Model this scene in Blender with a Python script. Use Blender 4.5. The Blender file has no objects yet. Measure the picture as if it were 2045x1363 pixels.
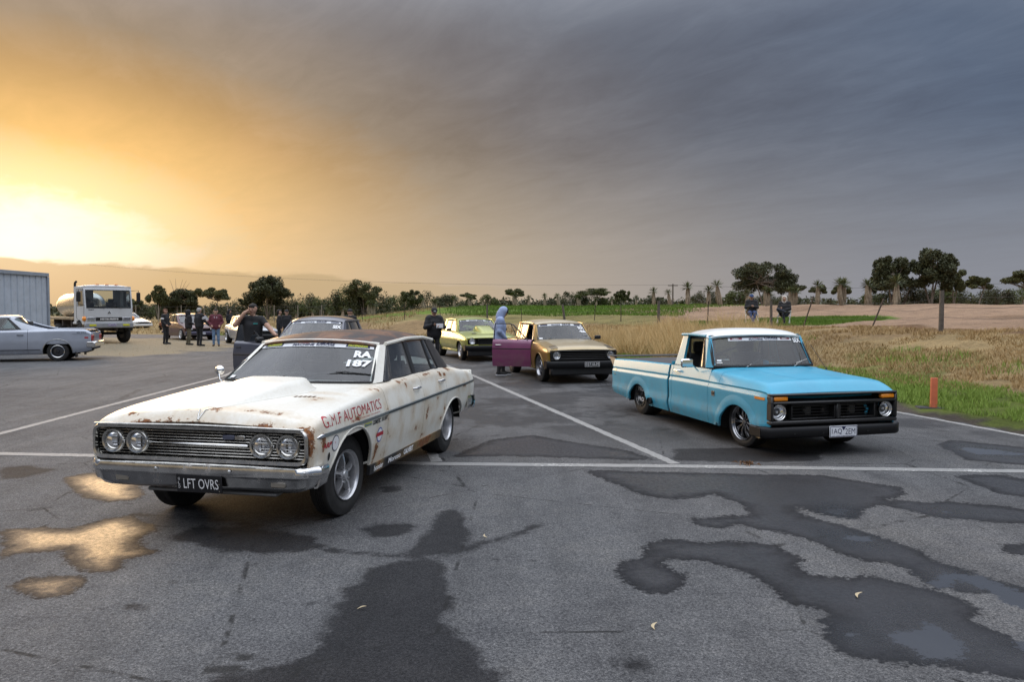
import bpy, math, random
import numpy as np
from math import radians, sin, cos, pi, sqrt
from mathutils import Vector
rng = np.random.default_rng(7)
random.seed(7)
SC = bpy.context.scene
COL = SC.collection

# ---------------------------------------------------------------- camera, sky, sun, exposure
SUN_AZ, SUN_EL = -34.0, 9.0
cam = bpy.data.cameras.new('camera')
cam.sensor_width = 36.0
cam.lens = 1505.0 / 2045.0 * 36.0
cam.clip_start = 0.05
cam.clip_end = 6000.0
camo = bpy.data.objects.new('camera', cam)
COL.objects.link(camo)
camo.location = (0, 0, 1.70)
camo.rotation_euler = (radians(90) - math.atan2(61.5, 1505.0), 0, 0)
SC.camera = camo
SC.view_settings.view_transform = 'Standard'
SC.view_settings.look = 'None'
SC.view_settings.exposure = 0.18
SC.view_settings.gamma = 1.0
SC.view_settings.use_curve_mapping = False
SC.cycles.max_bounces = 6
SC.cycles.transparent_max_bounces = 12
SC.cycles.use_denoising = True


class NG:
    """small helper for writing node graphs"""
    def __init__(s, tree):
        s.t = tree
        tree.nodes.clear()

    def n(s, typ, **k):
        nd = s.t.nodes.new(typ)
        for a, b in k.items():
            setattr(nd, a, b)
        return nd

    def put(s, sock, v):
        if isinstance(v, bpy.types.NodeSocket):
            s.t.links.new(v, sock)
        elif v is not None:
            if isinstance(v, (tuple, list)) and len(v) == 3 and sock.type == 'RGBA':
                v = (*v, 1.0)
            sock.default_value = v

    def math(s, op, a, b=None, c=None, clamp=False):
        nd = s.n('ShaderNodeMath', operation=op)
        nd.use_clamp = clamp
        for i, v in enumerate((a, b, c)):
            s.put(nd.inputs[i], v)
        return nd.outputs[0]

    def vmath(s, op, a, b=None):
        nd = s.n('ShaderNodeVectorMath', operation=op)
        s.put(nd.inputs[0], a)
        if b is not None:
            s.put(nd.inputs[1], b)
        return nd.outputs['Value'] if op in ('DOT_PRODUCT', 'LENGTH', 'DISTANCE') else nd.outputs[0]

    def ramp(s, fac, stops, interp='LINEAR'):
        nd = s.n('ShaderNodeValToRGB')
        cr = nd.color_ramp
        cr.interpolation = interp
        while len(cr.elements) < len(stops):
            cr.elements.new(0.5)
        for e, (p, c) in zip(cr.elements, stops):
            e.position = p
            e.color = (*c, 1) if len(c) == 3 else c
        s.put(nd.inputs[0], fac)
        return nd.outputs[0]

    def mix(s, fac, a, b, blend='MIX'):
        nd = s.n('ShaderNodeMix', data_type='RGBA', blend_type=blend)
        s.put(nd.inputs[0], fac)
        s.put(nd.inputs[6], a)
        s.put(nd.inputs[7], b)
        return nd.outputs[2]

    def fmix(s, fac, a, b):
        nd = s.n('ShaderNodeMix', data_type='FLOAT')
        s.put(nd.inputs[0], fac)
        s.put(nd.inputs[2], a)
        s.put(nd.inputs[3], b)
        return nd.outputs[0]

    def noise(s, vec, scale, detail=4.0, rough=0.55, dist=0.0):
        nd = s.n('ShaderNodeTexNoise')
        s.put(nd.inputs['Vector'], vec)
        nd.inputs['Scale'].default_value = scale
        nd.inputs['Detail'].default_value = detail
        nd.inputs['Roughness'].default_value = rough
        nd.inputs['Distortion'].default_value = dist
        return nd.outputs[0]

    def vor(s, vec, scale, feature='F1'):
        nd = s.n('ShaderNodeTexVoronoi', feature=feature)
        s.put(nd.inputs['Vector'], vec)
        nd.inputs['Scale'].default_value = scale
        return nd.outputs[0]

    def smooth(s, v, a, b):
        nd = s.n('ShaderNodeMapRange', interpolation_type='SMOOTHSTEP')
        s.put(nd.inputs[0], v)
        nd.inputs[1].default_value = a
        nd.inputs[2].default_value = b
        return nd.outputs[0]

    def mapping(s, vec, scale=(1, 1, 1), rot=(0, 0, 0), loc=(0, 0, 0)):
        nd = s.n('ShaderNodeMapping')
        s.put(nd.inputs[0], vec)
        nd.inputs['Scale'].default_value = scale
        nd.inputs['Rotation'].default_value = rot
        nd.inputs['Location'].default_value = loc
        return nd.outputs[0]

    def bump(s, h, strength, dist=0.01, normal=None):
        nd = s.n('ShaderNodeBump')
        nd.inputs['Strength'].default_value = strength
        nd.inputs['Distance'].default_value = dist
        s.put(nd.inputs['Height'], h)
        if normal is not None:
            s.put(nd.inputs['Normal'], normal)
        return nd.outputs[0]


def build_world():
    w = bpy.data.worlds.new('World')
    SC.world = w
    w.use_nodes = True
    g = NG(w.node_tree)
    d = g.n('ShaderNodeTexCoord').outputs['Generated']
    sep = g.n('ShaderNodeSeparateXYZ')
    g.put(sep.inputs[0], d)
    X, Y, Z = sep.outputs
    az = g.math('ARCTAN2', X, Y)
    el = g.math('ARCSINE', Z)
    elc = g.math('MAXIMUM', el, 0.0)
    # cloud deck coordinates: a flat layer seen in perspective
    den = g.math('ADD', g.math('MAXIMUM', Z, 0.0), 0.10)
    cmb = g.n('ShaderNodeCombineXYZ')
    g.put(cmb.inputs[0], g.math('DIVIDE', X, den))
    g.put(cmb.inputs[1], g.math('DIVIDE', Y, den))
    deck = g.mapping(cmb.outputs[0], scale=(1.0, 1.0, 1.0), rot=(0, 0, radians(54)))
    big = g.noise(g.mapping(deck, scale=(0.55, 1.15, 1)), 0.8, 4, 0.56, 0.5)
    fine = g.noise(g.mapping(deck, scale=(1.0, 2.3, 1)), 2.0, 6, 0.66, 0.6)
    wisp = g.noise(g.mapping(deck, scale=(1.1, 1.6, 1)), 6.0, 4, 0.62, 0.8)
    cloud = g.math('ADD', g.math('ADD', g.math('MULTIPLY', big, 0.56), g.math('MULTIPLY', fine, 0.34)), g.math('MULTIPLY', wisp, 0.10))
    # angle from the hidden sun, stretched along the horizon
    daz = g.math('MULTIPLY', g.math('SUBTRACT', az, radians(SUN_AZ + 0.5)), 0.70)
    dl = g.math('MULTIPLY', g.math('SUBTRACT', el, radians(2.8)), 1.32)
    th = g.math('SQRT', g.math('ADD', g.math('MULTIPLY', daz, daz), g.math('MULTIPLY', dl, dl)))
    th = g.math('ADD', th, g.math('MULTIPLY', g.math('SUBTRACT', cloud, 0.5), 0.20))
    t = g.math('DIVIDE', th, 1.2, clamp=True)
    col = g.ramp(t, [(0.0, (2.8, 2.7, 2.35)), (0.075, (1.55, 1.46, 1.18)), (0.112, (1.04, .80, .42)), (0.172, (.74, .44, .145)),
                     (0.245, (.45, .275, .120)), (0.31, (.275, .212, .158)), (0.40, (.188, .168, .166)), (0.52, (.128, .138, .172)),
                     (0.70, (.098, .127, .188)), (1.0, (.094, .126, .192))])
    # broken cloud light and shade
    lum = g.ramp(cloud, [(0.32, (.68, .69, .73)), (0.44, (.88, .885, .91)), (0.52, (1.03, 1.03, 1.03)), (0.61, (1.24, 1.21, 1.17)), (0.72, (1.55, 1.48, 1.38))])
    col = g.mix(1.0, col, lum, 'MULTIPLY')
    # pale band low over the horizon
    band = g.smooth(elc, 0.24, 0.0)
    warm = g.smooth(g.math('ABSOLUTE', daz), 0.80, 0.05)
    bandc = g.mix(warm, (.265, .275, .31), (.70, .54, .34))
    col = g.mix(g.math('MULTIPLY', band, 0.85), col, bandc)
    # dark flat cloud bank lying just above the trees below the glow
    bk = g.math('ADD', el, g.math('MULTIPLY', g.math('SUBTRACT', g.noise(g.mapping(d, scale=(9, 9, 34)), 1.0, 5, 0.6), 0.5), 0.035))
    slope = g.math('SUBTRACT', 0.058, g.math('MULTIPLY', g.math('ADD', az, 0.55), 0.05))
    bank = g.math('MULTIPLY', g.smooth(g.math('SUBTRACT', bk, slope), 0.003, -0.004), g.smooth(az, 0.12, -0.30))
    col = g.mix(g.math('MULTIPLY', bank, 0.80), col, (.44, .34, .205))
    # an overcast sky brightens towards the zenith
    zen = g.smooth(el, radians(18), radians(50))
    col = g.mix(zen, col, g.mix(1.0, (1.85, 1.95, 2.15), lum, 'MULTIPLY'))
    sky = g.n('ShaderNodeTexSky', sky_type='NISHITA')
    sky.sun_disc = False
    sky.sun_elevation = radians(SUN_EL)
    sky.sun_rotation = radians(SUN_AZ)
    sky.air_density = 1.5
    sky.dust_density = 2.0
    bg1 = g.n('ShaderNodeBackground')
    g.put(bg1.inputs[0], sky.outputs[0])
    bg1.inputs[1].default_value = 0.05
    bg2 = g.n('ShaderNodeBackground')
    g.put(bg2.inputs[0], col)
    bg2.inputs[1].default_value = 1.0
    mx = g.n('ShaderNodeMixShader')           # nearly closed cloud cover over the clear sky
    mx.inputs[0].default_value = 0.93
    g.t.links.new(bg1.outputs[0], mx.inputs[1])
    g.t.links.new(bg2.outputs[0], mx.inputs[2])
    out = g.n('ShaderNodeOutputWorld')
    g.t.links.new(mx.outputs[0], out.inputs[0])


build_world()
sl = bpy.data.lights.new('sun', 'SUN')
sl.energy = 1.5
sl.angle = radians(28)
sl.color = (1.0, 0.66, 0.34)
so = bpy.data.objects.new('sun', sl)
COL.objects.link(so)
sdir = Vector((sin(radians(SUN_AZ)) * cos(radians(SUN_EL)), cos(radians(SUN_AZ)) * cos(radians(SUN_EL)), sin(radians(SUN_EL))))
so.rotation_euler = (-sdir).to_track_quat('-Z', 'Y').to_euler()
so.location = (-30, 45, 12)

# ---------------------------------------------------------------- materials
MATS = {}


def mat(name, color=(.5, .5, .5), rough=.5, metal=0.0, coat=0.0, var=0.0, vscale=6.0, bump=0.0, bscale=60.0, emit=0.0, spec=None, fn=None, alpha=None, dirt=0.0):
    if name in MATS:
        return MATS[name]
    m = bpy.data.materials.new(name)
    m.use_nodes = True
    g = NG(m.node_tree)
    p = g.n('ShaderNodeBsdfPrincipled')
    out = g.n('ShaderNodeOutputMaterial')
    g.t.links.new(p.outputs[0], out.inputs[0])
    oc = g.n('ShaderNodeTexCoord').outputs['Object']
    c = (*color, 1)
    p.inputs['Roughness'].default_value = rough
    p.inputs['Metallic'].default_value = metal
    p.inputs['Coat Weight'].default_value = coat
    p.inputs['Coat Roughness'].default_value = 0.06
    if spec is not None:
        p.inputs['Specular IOR Level'].default_value = spec
    if fn is not None:
        fn(g, p, oc)
    else:
        if var > 0:
            nz = g.noise(oc, vscale, 5, .6)
            lo = tuple(v * (1 - var) for v in color)
            hi = tuple(min(1, v * (1 + var)) for v in color)
            cc = g.ramp(nz, [(.3, lo), (.7, hi)])
            g.put(p.inputs['Base Color'], cc)
            g.put(p.inputs['Roughness'], g.math('ADD', g.math('MULTIPLY', g.noise(oc, vscale * 3.1, 4), .25), rough - .125))
        else:
            p.inputs['Base Color'].default_value = c
        if dirt > 0:
            sp = g.n('ShaderNodeSeparateXYZ')
            g.put(sp.inputs[0], oc)
            nz = g.noise(oc, 5.0, 6, .65)
            lowz = g.smooth(sp.outputs[2], .75, .15)
            fac = g.math('MULTIPLY', g.math('MULTIPLY', g.smooth(nz, .35, .75), dirt), g.math('ADD', lowz, .25))
            base = p.inputs['Base Color'].links[0].from_socket if p.inputs['Base Color'].links else c
            g.put(p.inputs['Base Color'], g.mix(fac, base, (.16, .125, .095)))
            g.put(p.inputs['Roughness'], g.math('ADD', g.math('MULTIPLY', fac, .45), rough))
        if bump > 0:
            g.put(p.inputs['Normal'], g.bump(g.noise(oc, bscale, 5), bump, .006))
        if emit > 0:
            p.inputs['Emission Color'].default_value = c
            p.inputs['Emission Strength'].default_value = emit
    MATS[name] = m
    return m


def glass_mat(name, tint=(.55, .62, .62), refl=1.0, dust=.06):
    if name in MATS:
        return MATS[name]
    m = bpy.data.materials.new(name)
    m.use_nodes = True
    g = NG(m.node_tree)
    out = g.n('ShaderNodeOutputMaterial')
    tr = g.n('ShaderNodeBsdfTransparent')
    tr.inputs[0].default_value = (*tint, 1)
    gl = g.n('ShaderNodeBsdfGlossy')
    gl.inputs['Roughness'].default_value = .02
    gl.inputs[0].default_value = (1, 1, 1, 1)
    fr = g.n('ShaderNodeFresnel')
    fr.inputs[0].default_value = 1.52
    fac = g.math('MULTIPLY', fr.outputs[0], 1.35 * refl, clamp=True)
    mx = g.n('ShaderNodeMixShader')
    g.put(mx.inputs[0], fac)
    g.t.links.new(tr.outputs[0], mx.inputs[1])
    g.t.links.new(gl.outputs[0], mx.inputs[2])
    df = g.n('ShaderNodeBsdfDiffuse')
    df.inputs[0].default_value = (.55, .53, .5, 1)
    oc = g.n('ShaderNodeTexCoord').outputs['Object']
    dn = g.smooth(g.noise(oc, 3.5, 6, .65), .35, .8)
    mx2 = g.n('ShaderNodeMixShader')
    g.put(mx2.inputs[0], g.math('MULTIPLY', g.math('ADD', dn, .35), dust))
    g.t.links.new(mx.outputs[0], mx2.inputs[1])
    g.t.links.new(df.outputs[0], mx2.inputs[2])
    g.t.links.new(mx2.outputs[0], out.inputs[0])
    MATS[name] = m
    return m


# ---------------------------------------------------------------- objects
def setp(o, label=None, cat=None, group=None, kind=None):
    if label:
        o['label'] = label
    if cat:
        o['category'] = cat
    if group:
        o['group'] = group
    if kind:
        o['kind'] = kind
    return o


def thing(name, label, cat, loc=(0, 0, 0), rz=0.0, group=None):
    o = bpy.data.objects.new(name, None)
    COL.objects.link(o)
    o.empty_display_size = .2
    o.location = loc
    o.rotation_euler = (0, 0, rz)
    return setp(o, label, cat, group)


def link(name, me, parent=None, loc=None, rot=None):
    o = bpy.data.objects.new(name, me)
    COL.objects.link(o)
    if parent is not None:
        o.parent = parent
    if loc is not None:
        o.location = loc
    if rot is not None:
        o.rotation_euler = rot
    return o


class MB:
    def __init__(s):
        s.v, s.f, s.m = [], [], []

    def add(s, vs, fs, mi=0):
        k = len(s.v)
        s.v.extend([tuple(float(c) for c in p) for p in vs])
        s.f.extend([tuple(k + i for i in q) for q in fs])
        s.m.extend([mi] * len(fs))
        return s

    def box(s, x0, x1, y0, y1, z0, z1, mi=0, b=0.0):
        if b > 0:      # chamfered box
            b = min(b, .45 * abs(x1 - x0), .45 * abs(y1 - y0), .45 * abs(z1 - z0))
            vs, idx = [], {}
            X, Y, Z = (x0, x1), (y0, y1), (z0, z1)
            for i in (0, 1):
                for j in (0, 1):
                    for k in (0, 1):
                        sx, sy, sz = (1, -1)[i], (1, -1)[j], (1, -1)[k]
                        for a in range(3):
                            p = [X[i] + sx * b, Y[j] + sy * b, Z[k] + sz * b]
                            p[a] = (X[i], Y[j], Z[k])[a]
                            idx[(i, j, k, a)] = len(vs)
                            vs.append(p)
            fs = []
            for a in range(3):
                o = [q for q in range(3) if q != a]
                for t in (0, 1):
                    ring = []
                    for (u, w) in ((0, 0), (1, 0), (1, 1), (0, 1)):
                        key = [0, 0, 0]
                        key[a] = t
                        key[o[0]] = u
                        key[o[1]] = w
                        ring.append(idx[(*key, a)])
                    if (t == 0) == (a != 1):
                        ring.reverse()
                    fs.append(ring)
            for a in range(3):        # edges parallel to axis a
                o = [q for q in range(3) if q != a]
                for u in (0, 1):
                    for w in (0, 1):
                        k0, k1 = [0, 0, 0], [0, 0, 0]
                        k0[o[0]] = k1[o[0]] = u
                        k0[o[1]] = k1[o[1]] = w
                        k1[a] = 1
                        q = [idx[(*k0, o[0])], idx[(*k1, o[0])], idx[(*k1, o[1])], idx[(*k0, o[1])]]
                        fs.append(q)
            for i in (0, 1):
                for j in (0, 1):
                    for k in (0, 1):
                        fs.append([idx[(i, j, k, a)] for a in range(3)])
            # fix orientation
            c = np.array([(x0 + x1) / 2, (y0 + y1) / 2, (z0 + z1) / 2])
            V = np.array(vs)
            ff = []
            for q in fs:
                n = np.cross(V[q[1]] - V[q[0]], V[q[2]] - V[q[0]])
                if np.dot(n, V[q].mean(0) - c) < 0:
                    q = q[::-1]
                ff.append(q)
            return s.add(vs, ff, mi)
        vs = [(x, y, z) for z in (z0, z1) for y in (y0, y1) for x in (x0, x1)]
        return s.add(vs, [(0, 2, 3, 1), (4, 5, 7, 6), (0, 1, 5, 4), (2, 6, 7, 3), (0, 4, 6, 2), (1, 3, 7, 5)], mi)

    def tube(s, pts, r, n=8, mi=0, cap=True, closed=False):
        P = np.array(pts, float)
        m = len(P)
        R = np.broadcast_to(np.array(r, float), (m,))
        T = np.zeros_like(P)
        if closed:
            T = np.roll(P, -1, 0) - np.roll(P, 1, 0)
        else:
            T[1:-1] = P[2:] - P[:-2]
            T[0] = P[1] - P[0]
            T[-1] = P[-1] - P[-2]
        T /= np.linalg.norm(T, axis=1, keepdims=True) + 1e-12
        ref = np.array([0, 0, 1.0]) if abs(T[0][2]) < .9 else np.array([1.0, 0, 0])
        u = np.cross(ref, T[0])
        u /= np.linalg.norm(u) + 1e-12
        vs = []
        ang = np.arange(n) * 2 * pi / n
        for i in range(m):
            u = u - T[i] * np.dot(u, T[i])
            u /= np.linalg.norm(u) + 1e-12
            w = np.cross(T[i], u)
            vs.extend(P[i] + R[i] * (np.cos(ang)[:, None] * u + np.sin(ang)[:, None] * w))
        fs = []
        for i in range(m if closed else m - 1):
            j = (i + 1) % m
            for k in range(n):
                k2 = (k + 1) % n
                fs.append((i * n + k, i * n + k2, j * n + k2, j * n + k))
        if cap and not closed:
            fs.append(tuple(range(n))[::-1])
            fs.append(tuple((m - 1) * n + k for k in range(n)))
        return s.add(vs, fs, mi)

    def lathe(s, prof, n=32, c=(0, 0, 0), axis='y', mi=0, sgn=1, closed=False):
        """prof: (radius, along-axis)"""
        vs, fs = [], []
        for (r, h) in prof:
            for k in range(n):
                a = 2 * pi * k / n
                if axis == 'y':
                    vs.append((c[0] + r * cos(a), c[1] + sgn * h, c[2] + r * sin(a)))
                elif axis == 'x':
                    vs.append((c[0] + sgn * h, c[1] + r * cos(a), c[2] + r * sin(a)))
                else:
                    vs.append((c[0] + r * cos(a), c[1] + r * sin(a), c[2] + sgn * h))
        m = len(prof)
        for i in range(m if closed else m - 1):
            j = (i + 1) % m
            for k in range(n):
                k2 = (k + 1) % n
                q = (i * n + k, j * n + k, j * n + k2, i * n + k2)
                fs.append(q if sgn > 0 else q[::-1])
        return s.add(vs, fs, mi)

    def prism(s, outline, a0, a1, axis='y', mi=0):
        """outline 2D polygon extruded along axis. axis y: outline=(x,z); x: (y,z); z: (x,y)"""
        n = len(outline)
        vs = []
        for a in (a0, a1):
            for (p, q) in outline:
                vs.append((p, a, q) if axis == 'y' else (a, p, q) if axis == 'x' else (p, q, a))
        fs = [tuple(range(n)), tuple(range(2 * n - 1, n - 1, -1))]
        for i in range(n):
            j = (i + 1) % n
            fs.append((i, i + n, j + n, j))
        V = np.array(vs)
        c = V.mean(0)
        A = V[fs[2][0]], V[fs[2][1]], V[fs[2][2]]
        # orientation from signed area
        ar = sum(outline[i][0] * outline[(i + 1) % n][1] - outline[(i + 1) % n][0] * outline[i][1] for i in range(n))
        flip = (ar > 0) == ((axis == 'y') == (a1 > a0))
        if flip:
            fs = [q[::-1] for q in fs]
        fs = [q[::-1] for q in fs] if axis == 'y' else fs
        return s.add(vs, fs, mi)

    def slab(s, pts, off, mi=0):
        """3D polygon thickened by offset vector"""
        n = len(pts)
        P = [np.array(p, float) for p in pts]
        o = np.array(off, float)
        vs = P + [p + o for p in P]
        fs = [tuple(range(n)), tuple(range(2 * n - 1, n - 1, -1))]
        nn = np.zeros(3)
        for i in range(n):
            nn += np.cross(P[i], P[(i + 1) % n])
        for i in range(n):
            j = (i + 1) % n
            fs.append((i, i + n, j + n, j))
        if np.dot(nn, o) > 0:
            fs = [q[::-1] for q in fs]
        return s.add(vs, fs, mi)

    def grid(s, P, ref=None, rim=0.0, mi=0):
        """P (n,m,3) surface patch facing away from ref point, edge returned inwards by rim"""
        P = np.asarray(P, float)
        n, m = P.shape[:2]
        du = np.gradient(P, axis=0)
        dv = np.gradient(P, axis=1)
        N = np.cross(du, dv)
        N /= np.linalg.norm(N, axis=2, keepdims=True) + 1e-12
        flip = False
        if ref is not None:
            dd = ((P - np.array(ref)) * N).sum()
            flip = dd < 0
        if flip:
            N = -N
        vs = list(P.reshape(-1, 3))
        fs = []
        for i in range(n - 1):
            for j in range(m - 1):
                q = (i * m + j, (i + 1) * m + j, (i + 1) * m + j + 1, i * m + j + 1)
                fs.append(q[::-1] if flip else q)
        if rim > 0:
            loop = [(i, 0) for i in range(n)] + [(n - 1, j) for j in range(1, m)] + [(i, m - 1) for i in range(n - 2, -1, -1)] + [(0, j) for j in range(m - 2, 0, -1)]
            k = len(vs)
            for (i, j) in loop:
                vs.append(P[i, j] - N[i, j] * rim)
            L = len(loop)
            for a in range(L):
                b = (a + 1) % L
                ia, ib = loop[a][0] * m + loop[a][1], loop[b][0] * m + loop[b][1]
                q = (ia, k + a, k + b, ib)
                fs.append(q[::-1] if flip else q)
        return s.add(vs, fs, mi)

    def mesh(s, name, mats, smooth=40.0):
        me = bpy.data.meshes.new(name)
        me.from_pydata(s.v, [], s.f)
        if not isinstance(mats, (list, tuple)):
            mats = [mats]
        for m in mats:
            me.materials.append(m)
        if len(mats) > 1:
            me.polygons.foreach_set('material_index', s.m)
        if smooth:
            me.polygons.foreach_set('use_smooth', [True] * len(me.polygons))
            me.set_sharp_from_angle(angle=radians(smooth))
        me.update()
        return me

    def build(s, name, mats, parent=None, smooth=40.0, loc=None, rot=None):
        return link(name, s.mesh(name, mats, smooth), parent, loc, rot)


def copy_tree(o, parent=None):
    c = o.copy()
    COL.objects.link(c)
    c.parent = parent
    for ch in o.children:
        copy_tree(ch, c)
    return c


def lerp(a, b, t):
    return np.array(a) * (1 - t) + np.array(b) * t


def bez(p0, p1, p2, n):
    t = np.linspace(0, 1, n)[:, None]
    return (1 - t) ** 2 * np.array(p0) + 2 * t * (1 - t) * np.array(p1) + t * t * np.array(p2)


TXT = {}


def text2d(s, bold=.0, shear=0.0, space=1.0):
    """flat triangulated lettering normalised to its own box; returns verts (0..1,0..1) scaled by aspect, faces, aspect"""
    key = (s, bold, shear, space)
    if key in TXT:
        return TXT[key]
    cu = bpy.data.curves.new('lettering', 'FONT')
    cu.body = s
    cu.offset = bold
    cu.shear = shear
    cu.space_character = space
    cu.fill_mode = 'FRONT'
    cu.resolution_u = 3
    o = bpy.data.objects.new('lettering', cu)
    COL.objects.link(o)
    dg = bpy.context.evaluated_depsgraph_get()
    me = o.evaluated_get(dg).to_mesh()
    V = np.array([v.co[:2] for v in me.vertices])
    F = [tuple(p.vertices) for p in me.polygons]
    o.evaluated_get(dg).to_mesh_clear()
    bpy.data.objects.remove(o)
    bpy.data.curves.remove(cu)
    lo, hi = V.min(0), V.max(0)
    V = (V - lo) / (hi - lo)
    TXT[key] = (V, F)
    return TXT[key]


def lettering(name, s, fmap, mt, parent, bold=.0, shear=0.0, space=1.0, label=None):
    """fmap(u,v)->3D point, u,v in 0..1 over the text box"""
    V, F = text2d(s, bold, shear, space)
    mb = MB()
    P = [fmap(u, v) for u, v in V]
    mb.add(P, F)
    o = mb.build(name, mt, parent, smooth=0)
    if label:
        o['label'] = label
    return o


def quadmap(o, ux, vy):
    o, ux, vy = np.array(o, float), np.array(ux, float), np.array(vy, float)
    return lambda u, v: o + ux * u + vy * v
# ---------------------------------------------------------------- ground, road, markings
WET = [[(-3.95, 5.76), (-3.48, 5.06), (-3.38, 5.21), (-3.18, 5.24), (-3.01, 5.01), (-2.78, 4.81), (-2.64, 4.77), (-2.58, 4.86), (-2.61, 5.06), (-2.51, 5.16), (-2.43, 5.21), (-2.65, 5.38), (-2.76, 5.5), (-2.72, 5.76), (-3.16, 6.18), (-3.33, 6.03), (-3.41, 5.82), (-3.69, 5.82)], [(-4.58, 7.58), (-4.36, 7.82), (-3.72, 7.47), (-3.28, 6.67), (-3.63, 6.59), (-4.01, 6.86)], [(-3.1, 4.59), (-3.09, 4.72), (-2.93, 4.77), (-2.7, 4.72), (-2.63, 4.55), (-2.67, 4.39), (-2.82, 4.35), (-2.97, 4.44)], [(0.67, 4.77), (0.76, 5.06), (0.93, 5.16), (0.98, 5.44), (1.14, 5.53), (1.38, 5.44), (1.75, 5.47), (1.93, 5.33), (1.97, 5.06), (1.89, 4.77), (2.09, 4.72), (2.29, 4.75), (2.43, 4.63), (2.54, 4.55), (2.62, 4.43), (2.66, 4.2), (2.53, 4.06), (2.6, 3.76), (2.73, 3.59), (2.48, 3.26), (2.25, 3.44), (2.09, 3.51), (1.86, 3.54), (1.7, 3.59), (1.6, 3.7), (1.62, 3.87), (1.69, 4.06), (1.8, 4.12), (1.65, 4.24), (1.58, 4.35), (1.57, 4.59), (1.48, 4.81), (1.33, 4.96), (1.25, 5.04), (1.1, 5.06), (1.0, 4.98), (1.12, 4.77), (1.09, 4.59), (0.95, 4.44), (0.81, 4.47), (0.7, 4.59)], [(0.73, 7.94), (1.69, 7.82), (2.48, 7.74), (3.18, 7.7), (3.39, 7.47), (3.73, 7.15), (3.66, 6.89), (3.37, 6.67), (3.66, 6.59), (3.9, 6.62), (4.24, 6.47), (4.6, 6.11), (4.39, 5.82), (3.7, 6.0), (3.47, 6.11), (3.22, 6.5), (3.02, 6.37), (2.83, 6.03), (2.61, 6.11), (2.49, 6.42), (2.39, 6.34), (2.45, 6.11), (2.65, 5.82), (2.8, 5.5), (2.9, 5.21), (2.85, 5.06), (2.93, 4.96), (3.05, 4.68), (3.24, 4.27), (3.03, 4.0), (2.86, 4.43), (2.7, 4.47), (2.52, 4.63), (2.59, 4.86), (2.54, 4.98), (2.36, 5.04), (2.27, 5.21), (2.22, 5.44), (2.07, 5.63), (1.92, 5.76), (1.81, 5.89), (1.61, 5.76), (1.45, 5.89), (1.45, 6.11), (1.63, 6.11), (1.99, 6.21), (1.98, 6.59), (1.87, 6.86), (1.67, 6.76), (1.42, 6.67), (1.18, 6.86), (0.97, 7.36)], [(3.54, 5.38), (3.93, 5.5), (3.62, 5.06), (3.41, 5.21)], [(-0.28, 9.79), (0.26, 10.18), (0.82, 9.6), (1.38, 9.08), (1.68, 8.42), (1.01, 8.53), (-0.13, 8.71), (-0.71, 8.62), (-0.56, 9.08)], [(5.34, 9.42), (5.74, 9.79), (6.7, 8.92), (5.97, 7.94), (5.15, 8.47)], [(4.52, 7.7), (4.99, 7.7), (5.38, 7.15), (4.9, 6.5), (4.49, 6.95)]]
DARK = [[(-1.45, 3.22), (-1.43, 3.38), (-1.19, 3.49), (-1.02, 3.64), (-0.97, 3.76), (-1.01, 4.06), (-1.01, 4.51), (-0.92, 4.86), (-0.76, 5.08), (-0.52, 5.08), (-0.43, 4.77), (-0.34, 4.35), (-0.36, 4.06), (-0.28, 3.87), (-0.08, 3.54), (0.06, 3.22)], [(-0.76, 5.21), (-0.7, 5.44), (-0.65, 5.76), (-0.64, 6.18), (-0.46, 6.42), (-0.35, 5.96), (-0.29, 5.63), (-0.36, 5.27), (-0.49, 5.11), (-0.66, 5.11)], [(-1.19, 5.76), (-1.1, 5.92), (-0.89, 5.96), (-0.7, 5.86), (-0.84, 5.6), (-1.03, 5.53)], [(-2.57, 5.56), (-2.45, 5.86), (-2.04, 5.82), (-1.77, 5.69), (-1.6, 5.63), (-1.47, 5.56), (-1.43, 5.27), (-1.68, 5.18), (-2.04, 5.21), (-2.34, 5.41)], [(0.49, 3.59), (0.59, 3.62), (0.68, 3.54), (0.63, 3.47), (0.51, 3.47)], [(-2.25, 4.29), (-2.17, 4.3), (-2.09, 4.24), (-2.13, 4.19), (-2.19, 4.2)], [(-1.03, 4.0), (-1.02, 4.17), (-0.95, 3.93), (-0.93, 3.76), (-0.99, 3.81)], [(-1.31, 7.15), (-1.12, 7.21), (-1.05, 7.01), (-1.22, 6.93)], [(1.97, 9.15), (2.95, 9.25), (3.69, 8.92), (3.48, 8.42), (2.66, 8.33), (1.82, 8.42)], [(-5.52, 8.07), (-5.28, 8.2), (-4.85, 7.94), (-4.89, 7.58), (-5.12, 7.47)]]
PUD = [[(1.97, 3.87), (2.15, 3.93), (2.26, 4.05), (2.3, 3.87), (2.27, 3.7), (2.2, 3.6), (2.01, 3.58), (2.0, 3.7), (1.94, 3.76)], [(2.57, 4.63), (2.81, 4.81), (3.01, 4.77), (3.03, 4.51), (3.13, 4.31), (2.98, 4.1), (2.84, 4.31), (2.88, 4.51), (2.82, 4.66), (2.61, 4.51)], [(2.49, 5.63), (2.68, 5.56), (2.61, 5.44), (2.47, 5.5)], [(1.73, 3.92), (1.82, 3.89), (1.75, 3.83)], [(2.55, 3.78), (2.69, 3.81), (2.57, 3.64), (2.52, 3.7)], [(5.49, 9.35), (5.88, 9.08), (6.16, 8.71), (5.46, 8.8)], [(2.7, 6.37), (2.84, 6.34), (2.73, 6.18), (2.66, 6.21)], [(3.6, 6.34), (3.71, 6.26), (3.62, 6.21)]]
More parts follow.
